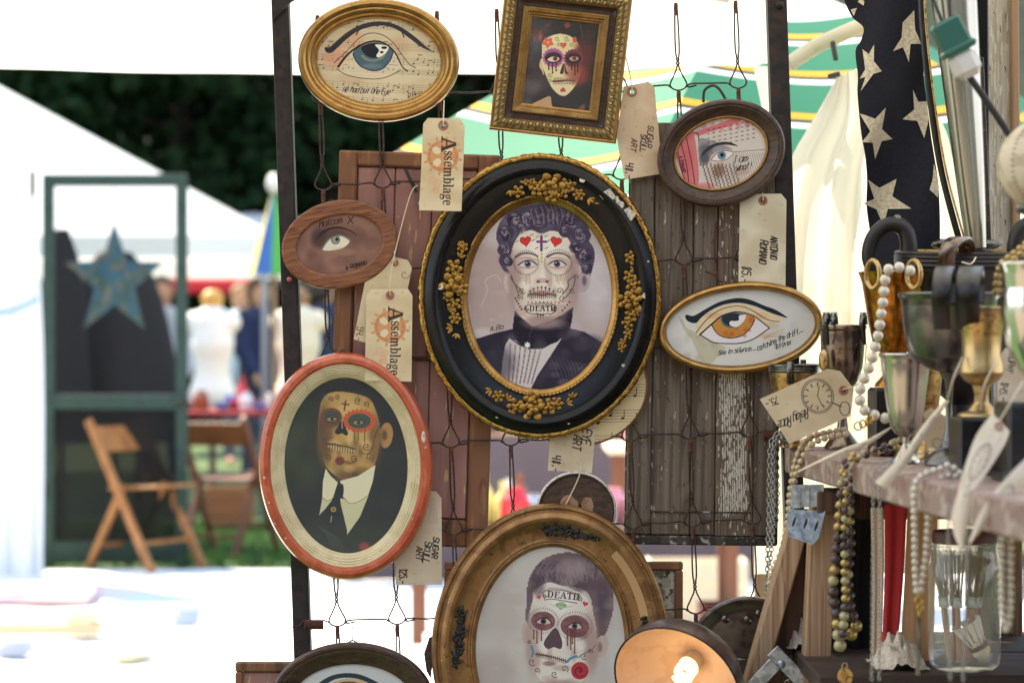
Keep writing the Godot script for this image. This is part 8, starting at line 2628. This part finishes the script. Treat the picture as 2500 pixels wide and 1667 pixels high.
	# a leather ball on a small metal stand
	var bl := thing("leather_ball", "stitched off-white leather ball resting on a metal stand", "ball", P(2552, 403, 2.65))
	var bm := MB.new()
	bm.ball(Vector3.ZERO, Vector3.ONE * 0.051, 32, 20)
	part("ball", bm.done(), tri_mat(layered(rgb(206, 190, 162), [[rgb(176, 156, 126, 0.8), 0.02, 0.45, 0.7], [rgb(150, 126, 100, 0.4), 0.06, 0.8, 0.9]], 49, 128), Vector3(10, 10, 10), 0.65), bl)
	for k in 18:
		var f := -0.95 + 1.9 * k / 17.0
		var dir := Vector3(-sin(1.15 - 0.35 * cos(f)) * cos(f), sin(f), 0.42 + 0.1 * cos(f)).normalized()
		var sm := MB.new()
		sm.tube([dir * 0.0512 + Vector3(-0.002, 0.001, 0), dir * 0.0522, dir * 0.0512 + Vector3(0.002, 0.001, 0)], 0.0006, 4)
		part("stitch", sm.done(), mat(rgb(130, 84, 60), 0.8), bl)
	var bsn := MB.new()
	var sh: float = bl.position.y - SHELF_Y
	bsn.lathe(crisp([V(0.0, -0.05), V(0.03, -0.044), V(0.032, -0.048), V(0.03, -0.052), V(0.008, -0.06), V(0.006, -0.1), V(0.008, -sh + 0.05), V(0.03, -sh + 0.012), V(0.04, -sh + 0.006), V(0.04, -sh)]), 24)
	part("stand", bsn.done(), M.silver_dark, bl)
	# joined plugs on a hanging cord
	d = 2.8
	var pg := thing("cord_plugs", "green plug joined to a white socket on a hanging black cord", "plug", P(2325, 110, d))
	var pp := pg.position
	part("green_plug", bar_mesh(P(2304, 50, d), P(2342, 122, d), 0.036, 0.026, 0.004), mat(rgb(38, 92, 78), 0.35), pg).position = -pp
	part("flange", bar_mesh(P(2336, 112, d), P(2344, 128, d), 0.042, 0.032, 0.003), mat(rgb(38, 92, 78), 0.35), pg).position = -pp
	part("white_socket", bar_mesh(P(2342, 126, d), P(2372, 188, d), 0.033, 0.028, 0.008), mat(rgb(206, 200, 192), 0.4), pg).position = -pp
	for q in [[2272, -30, 2284, 10, 2302, 52], [2318, -30, 2319, 10, 2322, 50]]:
		var cd := MB.new()
		cd.tube(smooth_path([P(q[0], q[1], d), P(q[2], q[3], d), P(q[4], q[5], d)], 5), 0.0022, 6)
		part("upper_cord", cd.done(), mat(rgb(36, 44, 52), 0.5), pg).position = -pp
	var cd2 := MB.new()
	cd2.tube(smooth_path([P(2366, 184, d), P(2400, 232, d), P(2450, 305, d), P(2520, 410, d)], 6), 0.0042, 8)
	part("black_cord", cd2.done(), mat(rgb(34, 26, 28), 0.45), pg).position = -pp
	# cloths under the shelf
	var h := hung("flag_cloth", mat(rgb(176, 44, 42), 0.9), [[2160, 1232, 3.2], [2160, 1400, 3.2], [2154, 1570, 3.18]], [[2216, 1232, 3.2], [2208, 1400, 3.2], [2194, 1570, 3.18]], 10, 0.004, 1.5)
	tag(h, "bright red stripe of a folded flag hanging under the shelf", "cloth")
	h = hung("flag_cloth", mat(rgb(212, 170, 126), 0.9), [[2217, 1230, 3.21], [2209, 1400, 3.21], [2196, 1640, 3.19]], [[2292, 1230, 3.22], [2286, 1400, 3.22], [2280, 1640, 3.22]], 14, 0.006, 1.5)
	tag(h, "tan stripe of a folded flag hanging beside the red stripe", "cloth")
	h = hung("flag_cloth", mat(rgb(206, 180, 148), 0.9), [[2126, 1240, 3.22], [2130, 1400, 3.22], [2128, 1600, 3.2]], [[2159, 1240, 3.21], [2159, 1400, 3.21], [2153, 1600, 3.19]], 8, 0.003, 1.5)
	tag(h, "pale stripe of a folded flag on the other side of the red stripe", "cloth")
	h = hung("black_cloth", mat(rgb(26, 24, 24), 0.9), [[2030, 1190, 3.36], [2030, 1400, 3.36], [2026, 1660, 3.34]], [[2160, 1240, 3.34], [2150, 1400, 3.34], [2150, 1660, 3.32]], 16, 0.006, 2.5)
	tag(h, "black cloth hanging under the shelf behind the brown and gold beads", "cloth")
	var gn := FastNoiseLite.new()
	gn.frequency = 0.05
	for q in [[2192, 1614, 3.15, 66, "crumpled white lace on the lower shelf below the flag stripes"], [1948, 1606, 3.36, 34, "crumpled white lace behind the trestle legs"]]:
		var o := P(q[0], q[1], q[2])
		o.y = 0.797
		var lt := thing("lace_cloth", q[4], "cloth", o)
		var lm := MB.new()
		lm.smooth()
		rows = []
		for i in 41:
			var row := PackedVector3Array()
			for j in 25:
				var u := (i - 20) / 20.0
				var v := (j - 12) / 12.0
				var hgt := maxf(0.0, 1.0 - u * u * 0.9 - v * v * 0.8) * 0.045 * (0.8 + 0.5 * gn.get_noise_2d(i * 2.6, j * 2.6 + q[0])) + 0.0016 * sin(i * 0.9 + j * 0.8)
				row.append(Vector3(u * q[3] * K * q[2], maxf(0.0006, hgt), v * 0.05))
			rows.append(row)
		lm.grid(rows)
		part("lace", lm.done(), tri_mat(layered(rgb(218, 206, 188), [[rgb(170, 150, 128, 0.8), 0.1, 0.55, 0.66]], 50, 128), Vector3(24, 24, 24), 0.9, 0.0, 0.1), lt)

func jar() -> void:
	var d := 3.1
	var base := P(2356, 833, d)
	base.y = 0.796
	var t := thing("glass_jar", "clear glass jar with a worn dark red lid", "jar", base)
	var s := K * d
	var gm := mat(Color(0.86, 0.9, 0.88, 0.1), 0.04)
	gm.transparency = BaseMaterial3D.TRANSPARENCY_ALPHA
	var top := P(0, 1322, d).y - base.y
	var mb := MB.new()
	mb.lathe([V(0.0, 0.004), V(70 * s, 0.003), V(84 * s, 0.01), V(88 * s, 0.024), V(88 * s, top - 0.035), V(84 * s, top - 0.022), V(80 * s, top - 0.014), V(81 * s, top)], 40)
	part("glass", mb.done(), gm, t)
	for k in 3:
		var rg := MB.new()
		var pts := []
		for i in 32: pts.append(Vector3(cos(TAU * i / 32) * 82 * s, top - 0.004 - 0.006 * k, sin(TAU * i / 32) * 82 * s))
		rg.tube(pts, 0.0011, 5, true)
		part("rim_thread", rg.done(), gm, t)
	var lid := MB.new()
	lid.lathe(crisp([V(0.0, top + 0.014), V(74 * s, top + 0.014), V(78 * s, top + 0.01), V(78 * s, top - 0.002)]), 36)
	part("lid", lid.done(), mat(rgb(86, 40, 36), 0.5), t)
	# brushes and a shuttlecock kept inside the jar
	var g := RandomNumberGenerator.new()
	g.seed = 77
	for n in 7:
		var w := TAU * n / 7
		var b := base + Vector3(cos(w) * 0.014 - 0.006, 0.012, sin(w) * 0.014)
		var br := thing("paint_brush", "old bristle brush standing bristles-up in the glass jar", "brush", b, -cos(w) * 0.12, "brushes in the jar")
		part("handle", bar_mesh(Vector3.ZERO, Vector3(0, 0.07, 0), 0.006, 0.005, 0.001), M.pine, br)
		part("ferrule", bar_mesh(Vector3(0, 0.07, 0), Vector3(0, 0.085, 0), 0.011, 0.006, 0.001), M.steel, br)
		var bm := MB.new()
		for k in 40:
			var o := Vector3(g.randf_range(-0.006, 0.006), 0.084, g.randf_range(-0.003, 0.003))
			bm.tube([o, o + Vector3(o.x * 0.9 + g.randf_range(-0.002, 0.002), 0.05 + g.randf_range(0, 0.012), o.z + g.randf_range(-0.002, 0.002))], 0.0004, 3, false, false)
		part("bristles", bm.done(), mat(rgb(176, 158, 124), 0.85), br)
	var sc := thing("shuttlecock", "white feather shuttlecock with a dark band lying in the glass jar", "shuttlecock", base + Vector3(0.016, 0.03, 0.024), 0.5)
	var ck := MB.new()
	ck.ball(Vector3.ZERO, Vector3.ONE * 0.012, 14, 10)
	part("cork", ck.done(), mat(rgb(210, 196, 170), 0.7), sc)
	var bd := MB.new()
	bd.lathe([V(0.0125, 0.002), V(0.013, 0.008)], 16)
	part("band", bd.done(), mat(rgb(40, 44, 56), 0.6), sc)
	for k in 12:
		var w := TAU * k / 12
		var fm := MB.new()
		fm.flat()
		var dir := Vector3(cos(w), 0, sin(w))
		var sd := Vector3(-sin(w), 0, cos(w))
		var p0 := dir * 0.011 + Vector3(0, 0.008, 0)
		var p1 := dir * 0.02 + Vector3(0, 0.04, 0)
		fm.quad(p0 - sd * 0.0006, p0 + sd * 0.0006, p1 + sd * 0.005, p1 - sd * 0.005)
		part("feather", fm.done(), mat(rgb(226, 222, 212), 0.8), sc)

func foreground_small() -> void:
	# the lit clamp lamp at the foot of the rack
	var d := 3.24
	var c := P(1652, 1672, d)
	var ax := Vector3(-0.42, -0.44, 0.8).normalized()
	var b := Basis(ax.cross(Vector3.UP).normalized(), -ax, Vector3.ZERO)
	b.z = b.x.cross(b.y)
	var s := K * d
	var t := thing("desk_lamp", "lit lamp with a round brown metal shade at the foot of the rack", "lamp", c)
	var outer := []
	var inner := []
	for k in 12:
		var f := k / 11.0
		outer.append(V(164 * s * sqrt(maxf(0.0, 1.0 - pow(f, 2.2))) + 10 * s * f, 130 * s * f))
		inner.append(V(161 * s * sqrt(maxf(0.0, 1.0 - pow(f, 2.2))) + 6 * s * f, 126 * s * f))
	var om := MB.new()
	om.lathe(outer, 48, Vector3.ZERO, b)
	part("shade", om.done(), tri_mat(layered(rgb(112, 92, 84), [[rgb(84, 66, 60, 0.8), 0.02, 0.45, 0.7], [rgb(146, 128, 118, 0.6), 0.03, 0.6, 0.8]], 51, 128), Vector3(7, 7, 7), 0.38, 0.6), t)
	var imx := MB.new()
	imx.lathe(inner, 48, Vector3.ZERO, b)
	part("shade_lining", imx.done(), tri_mat(layered(rgb(222, 190, 160), [[rgb(200, 164, 132, 0.6), 0.03, 0.5, 0.75]], 52, 64), Vector3(10, 10, 10), 0.5), t)
	var rim := MB.new()
	var rp := []
	for k in 48: rp.append(b * Vector3(cos(TAU * k / 48) * 163 * s, 0, sin(TAU * k / 48) * 163 * s))
	rim.tube(rp, 2.6 * s, 6, true)
	part("rim", rim.done(), mat(rgb(48, 44, 52), 0.4, 0.5), t)
	var bm := MB.new()
	var sp := []
	for k in 61:
		var f := k / 60.0
		sp.append(b * Vector3(cos(f * 3.0 * TAU) * 22 * s, (34 + 54 * f) * s, sin(f * 3.0 * TAU) * 22 * s))
	bm.tube(sp, 5.0 * s, 8)
	var em := mat(rgb(255, 236, 200), 0.4)
	em.emission_enabled = true
	em.emission = rgb(255, 214, 150)
	em.emission_energy_multiplier = 0.8
	part("bulb", bm.done(), em, t)
	var sk := MB.new()
	sk.lathe([V(22 * s, 88 * s), V(22 * s, 128 * s), V(16 * s, 160 * s), V(0, 162 * s)], 20, Vector3.ZERO, b)
	part("bulb_holder", sk.done(), mat(rgb(214, 200, 182), 0.4), t)
	var l := OmniLight3D.new()
	l.name = "lamp_glow"
	l.position = b * Vector3(0, 52 * s, 0)
	l.light_color = rgb(255, 214, 172)
	l.light_energy = 0.0005
	l.light_size = 0.012
	l.omni_range = 6.0
	l.omni_attenuation = 2.0
	l.shadow_enabled = true
	t.add_child(l)
	var back: Vector3 = b * Vector3(0, 150 * s, 0)
	var arm := MB.new()
	arm.tube(smooth_path([back, back + Vector3(0.03, -0.05, -0.03), Vector3(0.05, -0.25, -0.06), Vector3(0.05, -c.y + 0.02, -0.06)], 6), 0.007, 8)
	part("arm", arm.done(), M.black_base, t)
	var ft := MB.new()
	ft.lathe(crisp([V(0.0, 0.024), V(0.05, 0.02), V(0.09, 0.008), V(0.09, 0.0)]), 28, Vector3(0.05, -c.y, -0.06))
	part("base", ft.done(), M.black_base, t)
	# an embossed round tray leaning behind the lamp
	var tr := thing("metal_tray", "dark embossed round metal tray leaning behind the lamp", "tray", P(1830, 1610, 3.47), 0.0)
	var s2 := K * 3.47
	part("dish", oval_ring(crisp([V(4, -4), V(0, 0), V(2, 8), V(8, 9), V(22, 3), V(30, -2), V(154, -4)]), 156, 154, s2, 72), M.silver_brown, tr)
	var g := RandomNumberGenerator.new()
	g.seed = 91
	for k in 14:
		var w := TAU * k / 14 + g.randf_range(-0.2, 0.2)
		var em2 := MB.new()
		em2.ball(Vector3.ZERO, Vector3(g.randf_range(8, 20), g.randf_range(5, 9), 4) * s2, 8, 5, Basis(Vector3.BACK, w + g.randf()))
		part("embossed_knob", em2.done(), M.silver_brown, tr).position = Vector3(cos(w) * (96 + 18 * (k % 2)) * s2, sin(w) * (96 + 18 * (k % 2)) * s2, -1 * s2)
	tr.rotation.x = -0.08
	# a red bead of plastic on the left post
	var pin := thing("red_pin", "small red glass-headed pin on the left iron post", "pin", P(706, 682, 3.526))
	var pm := MB.new()
	pm.ball(Vector3(0, 0, 0.003), Vector3.ONE * 6.0 * K * 3.52, 12, 8)
	part("head", pm.done(), mat(rgb(204, 70, 84), 0.15), pin)
	part("shank", bar_mesh(Vector3.ZERO, Vector3(0, -0.001, -0.006), 0.001, 0.001), M.steel, pin)
	# bent hooks at the bottom row and a paper scrap at the top of the rack
	var hk := thing("wire_hook", "thin bent wire hook hanging from the lowest cross wire", "hook", P(858, 1525, 3.52))
	var hm := MB.new()
	hm.tube(smooth_path([P(858, 1522, 3.522) - hk.position, P(862, 1545, 3.52) - hk.position, P(858, 1566, 3.52) - hk.position], 5), 0.0008, 5)
	part("wire", hm.done(), M.wire, hk)
	var sc := thing("paper_scrap", "scrap of printed paper caught at the top of the rack", "paper", P(1740, -8, 3.522))
	var sm := MB.new()
	sm.slab(PackedVector2Array([V(-0.03, 0.02), V(0.026, 0.02), V(0.024, -0.009), V(-0.028, 0.0)]), 0.0, 0.0004)
	part("sheet", sm.done(), mat(rgb(222, 216, 206), 0.85), sc)
